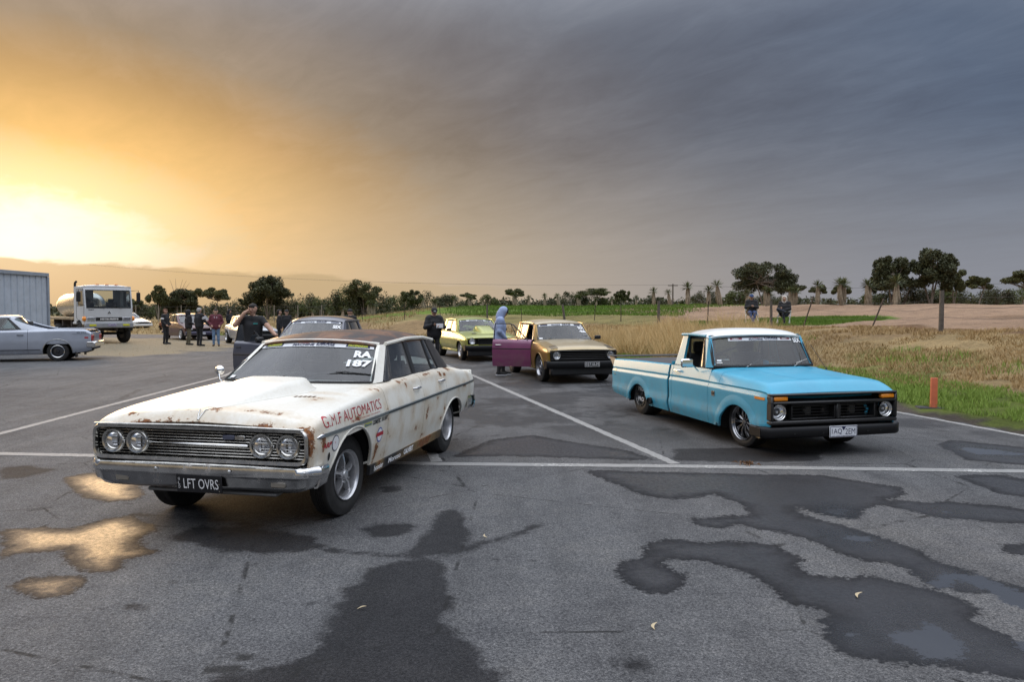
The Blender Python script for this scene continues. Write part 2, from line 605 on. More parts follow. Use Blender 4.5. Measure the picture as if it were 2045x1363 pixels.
SEAL = [(-3.12, 6.18), (-2.63, 6.11), (-2.17, 5.96), (-1.58, 5.56), (-1.32, 5.27), (-1.05, 5.18), (-0.77, 5.14), (-0.49, 5.11), (-0.33, 5.27), (-0.16, 5.44), (0.07, 5.69), (0.22, 5.89)]
EDGE = np.array([(9.2, -1.0), (6.98, 9.7), (6.41, 12.4), (3.65, 25.6), (1.6, 32.0), (-2.0, 37.5), (-8.0, 43.5), (-18.0, 50.0), (-40.0, 58.0), (-90.0, 70.0)])


def seg_dist(P, poly, closed=True):
    """distance of points P (n,2) to polyline, with nearest-segment side sign"""
    poly = np.asarray(poly, float)
    best = np.full(len(P), 1e9)
    sgn = np.ones(len(P))
    A = poly
    B = np.roll(poly, -1, 0)
    k = len(poly) if closed else len(poly) - 1
    for i in range(k):
        a, b = A[i], B[i]
        d = b - a
        t = np.clip(((P - a) @ d) / (d @ d + 1e-12), 0, 1)
        q = a + t[:, None] * d
        e = P - q
        dist = np.hypot(e[:, 0], e[:, 1])
        cr = d[0] * (P[:, 1] - a[1]) - d[1] * (P[:, 0] - a[0])
        m = dist < best
        best = np.where(m, dist, best)
        sgn = np.where(m, np.sign(cr), sgn)
    return best, sgn


def inside(P, poly):
    poly = np.asarray(poly, float)
    c = np.zeros(len(P), bool)
    j = len(poly) - 1
    for i in range(len(poly)):
        xi, yi = poly[i]
        xj, yj = poly[j]
        t = ((yi > P[:, 1]) != (yj > P[:, 1])) & (P[:, 0] < (xj - xi) * (P[:, 1] - yi) / (yj - yi + 1e-12) + xi)
        c ^= t
        j = i
    return c


def sdf(P, polys):
    out = np.full(len(P), -9.0)
    for q in polys:
        q = np.array(q)
        lo, hi = q.min(0) - 3, q.max(0) + 3
        m = np.all((P > lo) & (P < hi), axis=1)
        if not m.any():
            continue
        d, _ = seg_dist(P[m], q)
        d = np.where(inside(P[m], q), d, -d)
        out[m] = np.maximum(out[m], d)
    return out


def edge_s(P):
    d, sg = seg_dist(P, EDGE, closed=False)
    return np.where(sg < 0, d, -d)      # right of the road edge is positive


def vnoise(X, Y, sc, seed=0):
    """cheap smooth value noise"""
    r = np.random.default_rng(seed)
    T = r.random((64, 64))
    x, y = X / sc, Y / sc
    xi, yi = np.floor(x).astype(int), np.floor(y).astype(int)
    fx, fy = x - xi, y - yi
    fx, fy = fx * fx * (3 - 2 * fx), fy * fy * (3 - 2 * fy)
    a, b = T[xi % 64, yi % 64], T[(xi + 1) % 64, yi % 64]
    c, d = T[xi % 64, (yi + 1) % 64], T[(xi + 1) % 64, (yi + 1) % 64]
    return (a * (1 - fx) + b * fx) * (1 - fy) + (c * (1 - fx) + d * fx) * fy


def terrain(X, Y):
    X, Y = np.asarray(X, float), np.asarray(Y, float)
    P = np.stack([X.ravel(), Y.ravel()], 1)
    s = edge_s(P).reshape(X.shape)
    z = np.interp(s, [-400, -.5, 0, .6, 2.5, 4.5, 7.5, 10, 12, 17, 27, 42, 120, 500],
                  [-.03, -.03, 0, .03, .10, .34, .86, 1.06, 1.12, 1.33, 1.86, 2.12, 2.3, 2.6])
    k = np.clip((X + 26) / 22, 0, 1)
    k = k * k * (3 - 2 * k)
    n = (vnoise(X, Y, 2.3, 1) - .5) * .16 + (vnoise(X, Y, .7, 2) - .5) * .06 + (vnoise(X, Y, 7, 3) - .5) * .22
    return np.where(s > 0, z * (.12 + .88 * k) + n * np.clip(s / 4, 0, 1), -.03)


def zone_color(X, Y):
    P = np.stack([X.ravel(), Y.ravel()], 1)
    s = edge_s(P)
    X, Y = X.ravel(), Y.ravel()
    w = s + (vnoise(X, Y, 1.6, 5) - .5) * 2.0 + (vnoise(X, Y, .5, 6) - .5) * .8
    c = np.zeros((len(X), 3))
    gravel, green, lush = np.array((.085, .072, .06)), np.array((.115, .15, .030)), np.array((.10, .16, .024))
    dry, brown, pink = np.array((.33, .245, .125)), np.array((.19, .115, .065)), np.array((.33, .225, .152))
    far = np.array((.29, .215, .105))
    n1 = vnoise(X, Y, 2.6, 8)
    n2 = vnoise(X, Y, .9, 9)
    drymix = dry * (.72 + .5 * n2)[:, None]
    drymix = np.where((n1 > .62)[:, None], drymix * .55 + brown * .45, drymix)
    drymix = np.where(((n1 < .30) & (s < 6.5))[:, None], drymix * .35 + green * .65, drymix)
    n3 = vnoise(X, Y, 4.5, 18)
    dirt = pink * (.72 + .35 * n2 + .2 * n3)[:, None]
    dirt = np.where((n3 < .28)[:, None], dirt * .6 + brown * .4, dirt)
    c[:] = drymix
    c = np.where((w < 3.0)[:, None], green * (.75 + .6 * n2)[:, None], c)
    c = np.where((w < .55)[:, None], gravel * (.7 + .6 * n2)[:, None], c)
    c = np.where((w > 9.2)[:, None], brown * (.7 + .5 * n2)[:, None], c)
    c = np.where((w > 11.0)[:, None], dirt, c)
    # lush strip along the ridge and the lawn where the spectators sit
    rid = (w > 18) & (X < 8 + .28 * (Y - 60)) & (X > -14 - .05 * Y)
    c = np.where(rid[:, None], lush * (.8 + .6 * n2)[:, None], c)
    mid = (w > 8) & (w <= 18) & (X < .17 * Y + 1) & (Y > 34)
    c = np.where(mid[:, None], (.55 * dry + .45 * green) * (.6 + .6 * n2)[:, None], c)
    lawn = ((X - 13.2 - (Y - 37) * .35) / 5.2) ** 2 + ((Y - 36.8) / 3.6) ** 2 + (n1 - .5) * .5 < 1
    c = np.where(lawn[:, None], lush * (.85 + .6 * n2)[:, None], c)
    lft = (X < -22) & (s > 0)
    c = np.where(lft[:, None], far * (.75 + .5 * n2)[:, None], c)
    c = np.where((Y > 190)[:, None], np.array((.10, .105, .05)), c)
    return np.hstack([c, np.ones((len(X), 1))])


def sheet(name, X, Y, Z, drop=None):
    n, m = X.shape
    V = np.stack([X, Y, Z], -1).reshape(-1, 3)
    I = np.arange(n * m).reshape(n, m)
    F = np.stack([I[:-1, :-1], I[:-1, 1:], I[1:, 1:], I[1:, :-1]], -1).reshape(-1, 4)
    if drop is not None:
        F = F[~drop(V[F])]
    me = bpy.data.meshes.new(name)
    me.vertices.add(len(V))
    me.vertices.foreach_set('co', V.ravel())
    me.loops.add(len(F) * 4)
    me.loops.foreach_set('vertex_index', F.ravel())
    me.polygons.add(len(F))
    me.polygons.foreach_set('loop_start', np.arange(len(F)) * 4)
    me.update(calc_edges=True)
    me.polygons.foreach_set('use_smooth', np.ones(len(F), bool))
    return me, V


def mat_ground():
    def fn(g, p, oc):
        at = g.n('ShaderNodeAttribute', attribute_name='zone').outputs['Color']
        n = g.noise(oc, 2.2, 8, .7)
        n2 = g.noise(oc, 14, 6, .7)
        c = g.mix(1.0, at, g.ramp(n, [(.25, (.62, .6, .58)), (.5, (1, 1, 1)), (.75, (1.28, 1.22, 1.1))]), 'MULTIPLY')
        c = g.mix(1.0, c, g.ramp(n2, [(.3, (.6, .6, .6)), (.55, (1.05, 1.05, 1.05)), (.75, (1.3, 1.28, 1.2))]), 'MULTIPLY')
        g.put(p.inputs['Base Color'], c)
        p.inputs['Roughness'].default_value = .95
        p.inputs['Specular IOR Level'].default_value = .15
        g.put(p.inputs['Normal'], g.bump(g.math('ADD', n2, g.noise(oc, 45, 4, .7)), .9, .05))
    return mat('dry ground', fn=fn)


ys = np.concatenate([np.linspace(-40, 0, 9), np.geomspace(1.5, 2500, 330)])
us = np.linspace(-1, 1, 300)
us = np.sign(us) * np.abs(us) ** 1.25
YY, UU = np.meshgrid(ys, us, indexing='ij')
XX = UU * (1.25 * np.maximum(YY, 0) + 26)
ZZ = terrain(XX, YY)
me, V = sheet('ground', XX, YY, ZZ)
ca = me.color_attributes.new('zone', 'FLOAT_COLOR', 'POINT')
ca.data.foreach_set('color', zone_color(XX, YY).astype(np.float32).ravel())
me.materials.append(mat_ground())
setp(link('ground', me), kind='structure')


def mat_asphalt():
    def fn(g, p, oc):
        wet = g.n('ShaderNodeAttribute', attribute_name='wet').outputs['Fac']
        dark = g.n('ShaderNodeAttribute', attribute_name='dark').outputs['Fac']
        pud = g.n('ShaderNodeAttribute', attribute_name='puddle').outputs['Fac']
        dirt = g.n('ShaderNodeAttribute', attribute_name='dirt').outputs['Fac']
        damp = g.n('ShaderNodeAttribute', attribute_name='damp').outputs['Fac']
        n1 = g.noise(oc, .55, 6, .6)
        n2 = g.noise(oc, 5, 6, .65)
        n3 = g.noise(oc, 26, 5, .7)
        agg = g.noise(oc, 170, 3, .75)
        spk = g.vor(oc, 120)
        st = g.noise(g.mapping(oc, scale=(1.6, .22, 1), rot=(0, 0, radians(12))), 1.6, 5, .6)
        base = g.ramp(g.math('ADD', g.math('MULTIPLY', n1, .6), g.math('MULTIPLY', n2, .4)),
                      [(.34, (.062, .063, .067)), (.5, (.094, .095, .098)), (.66, (.120, .118, .116))])
        grit = g.noise(oc, 62, 3, .8)
        base = g.mix(1.0, base, g.ramp(agg, [(.32, (.35, .35, .36)), (.5, (1, 1, 1)), (.64, (1.6, 1.57, 1.52)), (.76, (2.6, 2.5, 2.4))]), 'MULTIPLY')
        base = g.mix(1.0, base, g.ramp(grit, [(.34, (.42, .42, .43)), (.48, (.95, .95, .95)), (.60, (1.35, 1.33, 1.30)), (.70, (2.0, 1.95, 1.9))]), 'MULTIPLY')
        base = g.mix(1.0, base, g.ramp(st, [(.30, (.78, .78, .78)), (.55, (1.06, 1.06, 1.06)), (.8, (1.18, 1.17, 1.15))]), 'MULTIPLY')
        base = g.mix(g.smooth(spk, .16, .08), base, (.22, .21, .20))
        nz = g.math('ADD', g.math('MULTIPLY', g.math('SUBTRACT', n2, .5), .30), g.math('MULTIPLY', g.math('SUBTRACT', n3, .5), .11))
        nf = g.math('ADD', g.math('MULTIPLY', g.math('SUBTRACT', n3, .5), .10), g.math('MULTIPLY', g.math('SUBTRACT', agg, .5), .05))
        dk = g.smooth(g.math('ADD', g.math('MULTIPLY', dark, 1.0), nz), -.035, .05)
        inner = g.smooth(g.math('ADD', wet, g.math('MULTIPLY', nz, .9)), .0, .24)
        wt = g.smooth(g.math('ADD', wet, g.math('ADD', g.math('MULTIPLY', nz, .75), g.math('MULTIPLY', nf, 1.3))), -.016, .022)
        rim = g.smooth(g.math('ADD', wet, g.math('MULTIPLY', nz, .5)), .13, .0)
        pn = g.math('ADD', pud, g.math('ADD', g.math('MULTIPLY', nz, .4), g.math('MULTIPLY', nf, 1.6)))
        pd = g.smooth(pn, -.012, .018)
        near = g.smooth(pn, -.40, .0)
        base = g.mix(g.math('MULTIPLY', dk, .92), base, g.mix(1.0, base, (.17, .17, .185), 'MULTIPLY'))
        dampn = g.math('MULTIPLY', damp, g.smooth(g.math('ADD', n1, g.math('MULTIPLY', n2, .35)), .60, .74))
        wcol = g.mix(1.0, base, (.20, .20, .225), 'MULTIPLY')
        wcol = g.mix(g.math('MULTIPLY', rim, .6), wcol, g.mix(1.0, base, (.11, .11, .12), 'MULTIPLY'))
        base = g.mix(g.math('MAXIMUM', wt, g.math('MULTIPLY', dampn, .85)), base, wcol)
        base = g.mix(pd, base, (.060, .063, .070))
        dt = g.smooth(g.math('ADD', dirt, g.math('ADD', g.math('MULTIPLY', nz, 5.0), g.math('MULTIPLY', g.math('SUBTRACT', n1, .5), 5.0))), -.2, .5)
        base = g.mix(g.math('MULTIPLY', dt, .85), base, g.ramp(n3, [(.3, (.12, .10, .066)), (.5, (.22, .18, .115)), (.7, (.33, .275, .175))]))
        ck = g.n('ShaderNodeTexVoronoi', feature='DISTANCE_TO_EDGE')
        g.put(ck.inputs['Vector'], g.vmath('ADD', oc, g.vmath('MULTIPLY', g.n('ShaderNodeTexNoise').outputs[1], (.5, .5, 0))))
        ck.inputs['Scale'].default_value = .42
        crack = g.math('MULTIPLY', g.smooth(ck.outputs[0], .007, .002), g.smooth(n2, .45, .60))
        base = g.mix(g.math('MULTIPLY', crack, .8), base, (.012, .012, .012))
        drip = g.smooth(g.noise(oc, 3.1, 2, .5), .70, .74)
        base = g.mix(g.math('MULTIPLY', drip, .6), base, g.mix(1.0, base, (.35, .35, .36), 'MULTIPLY'))
        g.put(p.inputs['Specular IOR Level'], g.fmix(wt, .22, g.math('MULTIPLY', g.fmix(inner, .20, .46), g.fmix(g.smooth(g.math('ADD', g.math('MULTIPLY', n3, .5), grit), .62, .90), 1.0, .45))))
        g.put(p.inputs['Base Color'], base)
        r = g.fmix(wt, .86, g.math('ADD', g.fmix(near, g.fmix(inner, .62, .30), .16), g.math('MULTIPLY', g.smooth(n3, .35, .65), .14)))
        r = g.fmix(dk, r, g.math('MINIMUM', r, .80))
        r = g.fmix(g.math('MULTIPLY', dampn, .8), r, .46)
        r = g.fmix(pd, r, .03)
        g.put(p.inputs['Roughness'], r)
        h = g.math('ADD', g.math('MULTIPLY', agg, .7), g.math('MULTIPLY', spk, .5))
        b = g.n('ShaderNodeBump')
        b.inputs['Distance'].default_value = .006
        g.put(b.inputs['Height'], h)
        g.put(b.inputs['Strength'], g.math('MULTIPLY', g.fmix(wt, .85, .38), g.math('SUBTRACT', 1.0, pd)))
        g.put(p.inputs['Normal'], b.outputs[0])
    return mat('asphalt', fn=fn)


ys = np.concatenate([np.linspace(-14, 1.0, 8), np.geomspace(1.5, 78, 300)])
us = np.linspace(-1, 1, 300)
YY, UU = np.meshgrid(ys, us, indexing='ij')
XX = UU * (1.0 * np.maximum(YY, 0) + 2.0 + 8 * (YY < 1.4))
# clip to the road edge on the right with a crumbling border
xe = np.interp(YY[:, 0], EDGE[:8, 1], EDGE[:8, 0])
xe = np.where(YY[:, 0] > 50, -18 - (YY[:, 0] - 50) * 2.75, xe)
jag = (vnoise(YY[:, 0], YY[:, 0] * 0, .7, 21) - .5) * .5 + (vnoise(YY[:, 0], YY[:, 0] * 0, .23, 22) - .5) * .2
xl = (xe + .42 + jag)[:, None]
XX = np.minimum(XX, xl)
me, V = sheet('asphalt', XX, YY, np.full_like(XX, .004), drop=lambda q: np.ptp(q[:, :, 0], axis=1) < 1e-5)
P2 = V[:, :2]
DIRT = [[(-17.5, 29.0), (-14.0, 27.2), (-12.9, 30.0), (-12.2, 36.0), (-14.5, 40.5), (-20, 45), (-31, 49), (-46, 52), (-46, 44), (-27, 37.5), (-20.5, 33.5)]]
GREYD = [(-9.5, 8.6), (-4, 8.6)]
for nm, arr in (('wet', sdf(P2, WET)), ('dark', np.maximum(sdf(P2, DARK), .045 - seg_dist(P2, SEAL, False)[0])), ('puddle', sdf(P2, PUD)),
                ('dirt', sdf(P2, DIRT)),
                ('damp', np.clip((P2[:, 1] - 8) / 3, 0, 1) * np.clip((P2[:, 0] + 3.2) / 2, 0, 1))):
    a = me.attributes.new(nm, 'FLOAT', 'POINT')
    a.data.foreach_set('value', np.clip(arr, -3, 3).astype(np.float32))
me.materials.append(mat_asphalt())
setp(link('asphalt', me), kind='structure')


def mat_paint_line():
    def fn(g, p, oc):
        n = g.noise(oc, 38, 6, .75)
        n2 = g.noise(oc, 3, 5, .6)
        wear = g.smooth(g.math('ADD', n, g.math('MULTIPLY', n2, .5)), .66, .58)
        wear = g.math('SUBTRACT', 1.0, wear)
        g.put(p.inputs['Base Color'], g.mix(g.math('MULTIPLY', wear, .72), g.ramp(n2, [(.3, (.52, .51, .48)), (.7, (.74, .72, .68))]), (.09, .09, .09)))
        p.inputs['Roughness'].default_value = .75
        g.put(p.inputs['Normal'], g.bump(g.noise(oc, 170, 3), .6, .004))
    return mat('worn white line paint', fn=fn)


def marking(pts, w, name='road_marking'):
    P = np.array(pts, float)
    L = np.concatenate([[0], np.cumsum(np.hypot(*np.diff(P, axis=0).T))])
    t = np.arange(0, L[-1], .06)
    x, y = np.interp(t, L, P[:, 0]), np.interp(t, L, P[:, 1])
    dx, dy = np.gradient(x), np.gradient(y)
    l = np.hypot(dx, dy)
    nx, ny = -dy / l, dx / l
    a = w / 2 + (rng.random(len(t)) - .5) * .016
    b = w / 2 + (rng.random(len(t)) - .5) * .016
    X = np.stack([x + nx * a, x - nx * b], 1)
    Y = np.stack([y + ny * a, y - ny * b], 1)
    me, _ = sheet(name, X, Y, np.full_like(X, .008))
    me.materials.append(mat_paint_line())
    return setp(link(name, me), kind='structure')


marking([(-9.5, 9.28), (-6.04, 8.83), (-4.85, 8.71), (-.9, 8.25), (1.82, 8.12), (5.4, 7.86), (8.2, 7.7)], .16, 'start_line')
marking([(-7.01, 10.1), (-7.2, 14), (-7.42, 19.35), (-8.6, 26), (-11.2, 33), (-16.5, 41)], .13, 'lane_line')
marking([(1.80, 8.24), (-.97, 19.35), (-2.6, 25.2), (-4.4, 31)], .12, 'lane_line')
marking([(-.84, 8.36), (-1.02, 9.18), (-1.3, 10.5)], .12, 'lane_line')
marking([(7.3, 8.1), (6.9, 10.1), (6.41, 12.43), (3.3, 26), (1.2, 32)], .11, 'edge_line')
# ---------------------------------------------------------------- car building kit
BLACK = mat('satin black', (.012, .012, .013), .45)
RUBBER = mat('black rubber', (.018, .018, .018), .7)
TYRE = mat('dusty tyre rubber', (.022, .021, .020), .82, var=.35, vscale=9, bump=.25, bscale=120)
CHROME = mat('chrome', (.78, .78, .77), .10, metal=1.0)
DCHROME = mat('dull chrome', (.55, .54, .51), .24, metal=1.0, var=.25, vscale=14)
ALLOY = mat('polished alloy', (.60, .60, .61), .34, metal=.75, var=.15, vscale=20)
UNDER = mat('underbody black', (.010, .010, .010), .9)
INTER = mat('dark cabin trim', (.045, .045, .048), .8)
WHITE = mat('white vinyl print', (.80, .80, .80), .5)
AMBER = mat('amber lens', (.80, .26, .015), .22, coat=.6)
REDLENS = mat('red lens', (.42, .012, .012), .2, coat=.6)
NAVY = mat('navy print', (.018, .024, .07), .5)
PLATEBLK = mat('black plate enamel', (.012, .012, .014), .4)
REDINK = mat('red print', (.42, .016, .03), .5)
GLASS = glass_mat('window glass', (.50, .58, .60), dust=.05)
GLASSD = glass_mat('tinted window glass', (.18, .21, .22), dust=.05)
CLEARL = glass_mat('headlight glass', (.92, .93, .95), dust=.02)
REFLECT = mat('headlight reflector', (.88, .89, .90), .30, metal=.65, bump=.5, bscale=45)


def pchip(xs, ys, x):
    xs, ys = np.asarray(xs, float), np.asarray(ys, float)
    n = len(xs)
    h = np.diff(xs)
    d = np.diff(ys, axis=0) / h[:, None]
    m = np.zeros_like(ys)
    for i in range(1, n - 1):
        a, b = d[i - 1], d[i]
        ok = a * b > 0
        w1, w2 = 2 * h[i] + h[i - 1], h[i] + 2 * h[i - 1]
        with np.errstate(divide='ignore', invalid='ignore'):
            hm = (w1 + w2) / (w1 / a + w2 / b)
        m[i] = np.where(ok, hm, 0)
    m[0], m[-1] = d[0], d[-1]
    x = min(max(x, xs[0]), xs[-1])
    i = min(max(int(np.searchsorted(xs, x) - 1), 0), n - 2)
    t = (x - xs[i]) / h[i]
    return ((1 + 2 * t) * (1 - t) ** 2 * ys[i] + t * (1 - t) ** 2 * h[i] * m[i] + t * t * (3 - 2 * t) * ys[i + 1] + t * t * (t - 1) * h[i] * m[i + 1])


class Body:
    """car skin: cross-sections (y,z) from sill to centre line at stations along x"""
    def __init__(s, st, fil, warp=None):
        st = sorted(st, key=lambda a: a[0])
        s.xs = np.array([a[0] for a in st], float)
        s.S = np.array([np.array(a[1], float).ravel() for a in st])
        s.fil = fil
        s.K = s.S.shape[1] // 2
        s.warp = warp
        s.cache = {}

    def ctrl(s, x):
        k = round(x, 4)
        if k not in s.cache:
            s.cache[k] = pchip(s.xs, s.S, x).reshape(-1, 2)
        return s.cache[k]

    def curve(s, x, a, b, zlow=None, jm=2, nlow=9, sub=2):
        C = s.ctrl(x)
        pts = [C[a]]
        im = None
        for j in range(a, b):
            p, q = C[j], C[j + 1]
            if j + 1 < b:
                r = s.fil[j + 1]
                n2 = C[j + 2] - q
                e = q - p
                le, ln = np.linalg.norm(e), np.linalg.norm(n2)
                t = min(r, .45 * le, .45 * ln)
                ent, ext = q - e / (le + 1e-9) * t, q + n2 / (ln + 1e-9) * t
                st = pts[-1]
                for k in range(1, sub):
                    pts.append(st + (ent - st) * k / sub)
                if j + 1 == jm:
                    im = len(pts)
                pts.extend(list(bez(ent, q, ext, 5)))
            else:
                st = pts[-1]
                for k in range(1, sub + 1):
                    pts.append(st + (q - st) * k / sub)
        P = np.array(pts)
        if a < jm:
            # resample the part under control point jm so that wheel arches can trim it
            i = im if im is not None else len(P) - 1
            lo, hi = P[:i + 1], P[i + 1:]
            if zlow is not None and zlow > lo[0, 1]:
                zl = min(zlow, lo[-1, 1] - .005)
                k = int(np.argmax(lo[:, 1] > zl))
                t = (zl - lo[k - 1, 1]) / (lo[k, 1] - lo[k - 1, 1] + 1e-9)
                lo = np.vstack([lo[k - 1] + (lo[k] - lo[k - 1]) * t, lo[k:]])
            L = np.concatenate([[0], np.cumsum(np.linalg.norm(np.diff(lo, axis=0), axis=1))])
            tt = np.linspace(0, L[-1], nlow)
            lo = np.stack([np.interp(tt, L, lo[:, 0]), np.interp(tt, L, lo[:, 1])], 1)
            P = np.vstack([lo, hi])
        return P

    def w(s, P):
        return s.warp(P) if s.warp else P

    def y_at(s, x, z, b=4):
        P = s.curve(x, 0, b)
        k = int(np.argmax(P[:, 1] >= z))
        if k == 0:
            return P[-1, 0]
        t = (z - P[k - 1, 1]) / (P[k, 1] - P[k - 1, 1] + 1e-9)
        return P[k - 1, 0] + (P[k, 0] - P[k - 1, 0]) * t

    def z_at(s, x, y, a=3):
        P = s.curve(x, a, s.K - 1)
        return float(np.interp(-abs(y), -P[:, 0], P[:, 1]))

    def side(s, x, z, sg=1, off=.003):
        p = np.array([[x, sg * (s.y_at(x, z) + off), z]])
        return s.w(p)[0]

    def top(s, x, y, off=.003, a=3):
        p = np.array([[x, y, s.z_at(x, y, a) + off]])
        return s.w(p)[0]

    def panel(s, name, x0, x1, a, b, par, mt, sg=1, arches=(), rim=.02, res=.055, both=False, jm=2, gap=.0045, attr=None):
        x0, x1 = x0 + gap, x1 - gap
        cols = set(np.round(np.linspace(x0, x1, max(3, int(abs(x1 - x0) / res) + 1)), 4))
        for st in s.xs:
            if x0 < st < x1:
                cols.add(round(float(st), 4))
        for (xc, zc, R, *_) in arches:
            for k in range(0, 19):
                x = xc + R * cos(pi * k / 18)
                if x0 < x < x1:
                    cols.add(round(x, 4))
            for x in (xc - R - .002, xc + R + .002):
                if x0 < x < x1:
                    cols.add(round(x, 4))
        G = []
        for x in sorted(cols):
            zl = None
            for (xc, zc, R, *e) in arches:
                if abs(x - xc) <= R + 1e-6:
                    ry = e[0] if e else R
                    zl = zc + ry * sqrt(max(0, 1 - ((x - xc) / R) ** 2))
            P = s.curve(x, a, b, zl, jm)
            if both:
                Q = P[::-1][1:].copy()
                Q[:, 0] *= -1
                P = np.vstack([P, Q])
            G.append(np.stack([np.full(len(P), x), P[:, 0] * sg, P[:, 1]], 1))
        G = s.w(np.array(G).reshape(-1, 3)).reshape(len(G), -1, 3)
        mb = MB()
        mb.grid(G, ref=(G[..., 0].mean(), 0, .35), rim=rim)
        o = mb.build(name, mt, par, smooth=32)
        if attr is not None:
            V = np.array(mb.v)
            at = o.data.attributes.new('rust', 'FLOAT', 'POINT')
            at.data.foreach_set('value', attr(V).astype(np.float32) + 1)
        return o

    def arch_lip(s, arch, sg, par, mt, r=.012, name='wheel_arch_lip'):
        xc, zc, R, *e = arch
        ry = e[0] if e else R
        pts = []
        for k in range(0, 25):
            a = pi * k / 24
            x, z = xc + R * cos(a), zc + ry * sin(a)
            pts.append((x, sg * (s.y_at(x, z) + .001), z))
        mb = MB()
        mb.tube(s.w(np.array(pts)), r, 8)
        return mb.build(name, mt, par)

    def strip(s, name, x0, x1, zf, h, par, mt, sg=1, t=.008, n=40):
        """moulding along the side; zf(x) centre height"""
        xs = np.linspace(x0, x1, n)
        G = []
        for x in xs:
            z = zf(x)
            row = []
            for (dz, o) in ((-h / 2, 0.0005), (-h / 2 * .8, t), (h / 2 * .8, t), (h / 2, .0005)):
                row.append((x, sg * (s.y_at(x, z + dz) + o), z + dz))
            G.append(row)
        G = s.w(np.array(G).reshape(-1, 3)).reshape(n, 4, 3)
        mb = MB()
        mb.grid(G, ref=(G[..., 0].mean(), 0, .5), rim=0)
        return mb.build(name, mt, par)


def wheel(par, pos, R, w, rr, sg, style='five', rimm=None, tyrem=None, dish=.06, steer=0.0, detail=True):
    """rim mesh with a tyre as its child. axis along y, outer face towards sg*y"""
    rimm = rimm or ALLOY
    n = 40 if detail else 24
    mb = MB()
    h = w / 2
    # barrel and lip
    mb.lathe([(rr * .93, -h * .8), (rr * .90, -h * .2), (rr * .86, h - dish - .02), (rr * .90, h - dish * .5), (rr * .945, h - .012), (rr * 1.0, h - .008), (rr * 1.02, h + .002), (rr * 1.0, h + .010), (rr * .955, h + .002), (rr * .93, h - .012)], n, sgn=1)
    fy = h - dish          # spoke face
    if style in ('five', 'torq'):
        for k in range(5):
            a = 2 * pi * k / 5 + .3
            ca, sa = cos(a), sin(a)
            prof = [(.18, .085, 0.012), (.45, .070, .022), (.75, .075, .010), (.92, .115, -.005)] if style == 'five' else [(.2, .10, .01), (.5, .085, .02), (.8, .085, .01), (.93, .10, -.005)]
            vs = []
            for (q, hw, dy) in prof:
                for (sx, yy) in ((-1, -.03), (-.72, dy), (.72, dy), (1, -.03)):
                    px, pz = q * rr, sx * hw * .5 * rr * 1.9
                    vs.append((px * ca - pz * sa, fy + yy, px * sa + pz * ca))
            fs = []
            for i in range(len(prof) - 1):
                for j in range(3):
                    fs.append((i * 4 + j, i * 4 + j + 1, (i + 1) * 4 + j + 1, (i + 1) * 4 + j))
            mb.add(vs, fs)
    elif style == 'multi':
        for k in range(10):
            a = 2 * pi * k / 10
            for da in (-.09, .09):
                ca, sa = cos(a + da), sin(a + da)
                c2, s2 = cos(a), sin(a)
                mb.tube([(rr * .2 * c2, fy + .012, rr * .2 * s2), (rr * .5 * cos(a + da * .7), fy + .025, rr * .5 * sin(a + da * .7)), (rr * .91 * ca, fy + .0, rr * .91 * sa)], [.011, .010, .012], 6)
    elif style in ('disc', 'slot', 'steel'):
        mb.lathe([(rr * .30, fy + .012), (rr * .55, fy + .004), (rr * .86, fy - .004), (rr * .90, fy - .02)], n)
    # hub
    mb.lathe([(rr * .22, fy - .05), (rr * .22, fy + .020), (rr * .17, fy + .034), (rr * .10, fy + .036), (.001, fy + .040)], 20)
    # back plate so that one does not look through
    for k in range(5):
        a = 2 * pi * k / 5
        mb.lathe([(.010, fy), (.010, fy + .030), (.001, fy + .032)], 6, c=(rr * .30 * cos(a), 0, rr * .30 * sin(a)))
    if sg < 0:
        mb.v = [(-x, -y, z) for x, y, z in mb.v]
    o = mb.build('wheel', rimm, par, loc=pos, rot=(0, 0, steer))
    d = MB()
    d.lathe([(.001, 0), (rr * .62, 0), (rr * .62, -.02)], 24, c=(0, 0, 0))
    d.lathe([(rr * .64, -h * .6), (rr * .85, -h * .6)], 24)
    d.lathe([(.001, -h * .7), (rr * .92, -h * .7)], 24)
    if sg < 0:
        d.v = [(-x, -y, z) for x, y, z in d.v]
    d.build('brake_disc', mat('brake iron', (.08, .075, .07), .5, metal=.7), o)
    t = MB()
    sh = .85 * h
    prof = [(rr * .99, -h * .93), (rr * 1.06, -h), (rr + (R - rr) * .55, -h * 1.06), (R * .975, -sh * 1.04), (R * .995, -sh * .9), (R, -sh * .5)]
    tr = []
    for i in range(-3, 4):
        y0 = i * sh * .25
        tr += [(R, y0 - sh * .085), (R - .006, y0 - sh * .075), (R - .006, y0 + sh * .0), (R, y0 + sh * .01)] if detail and abs(i) < 3 else []
    prof = prof + (tr or [(R * 1.002, 0)]) + [(R, sh * .55), (R * .995, sh * .9), (R * .975, sh * 1.04), (rr + (R - rr) * .55, h * 1.06), (rr + (R - rr) * .42, h * 1.065), (rr * 1.06, h * 1.0), (rr * .99, h * .93)]
    t.lathe(prof, 56 if detail else 32)
    if sg < 0:
        t.v = [(-x, -y, z) for x, y, z in t.v]
    t.build('tyre', tyrem or TYRE, o, smooth=30)
    return o


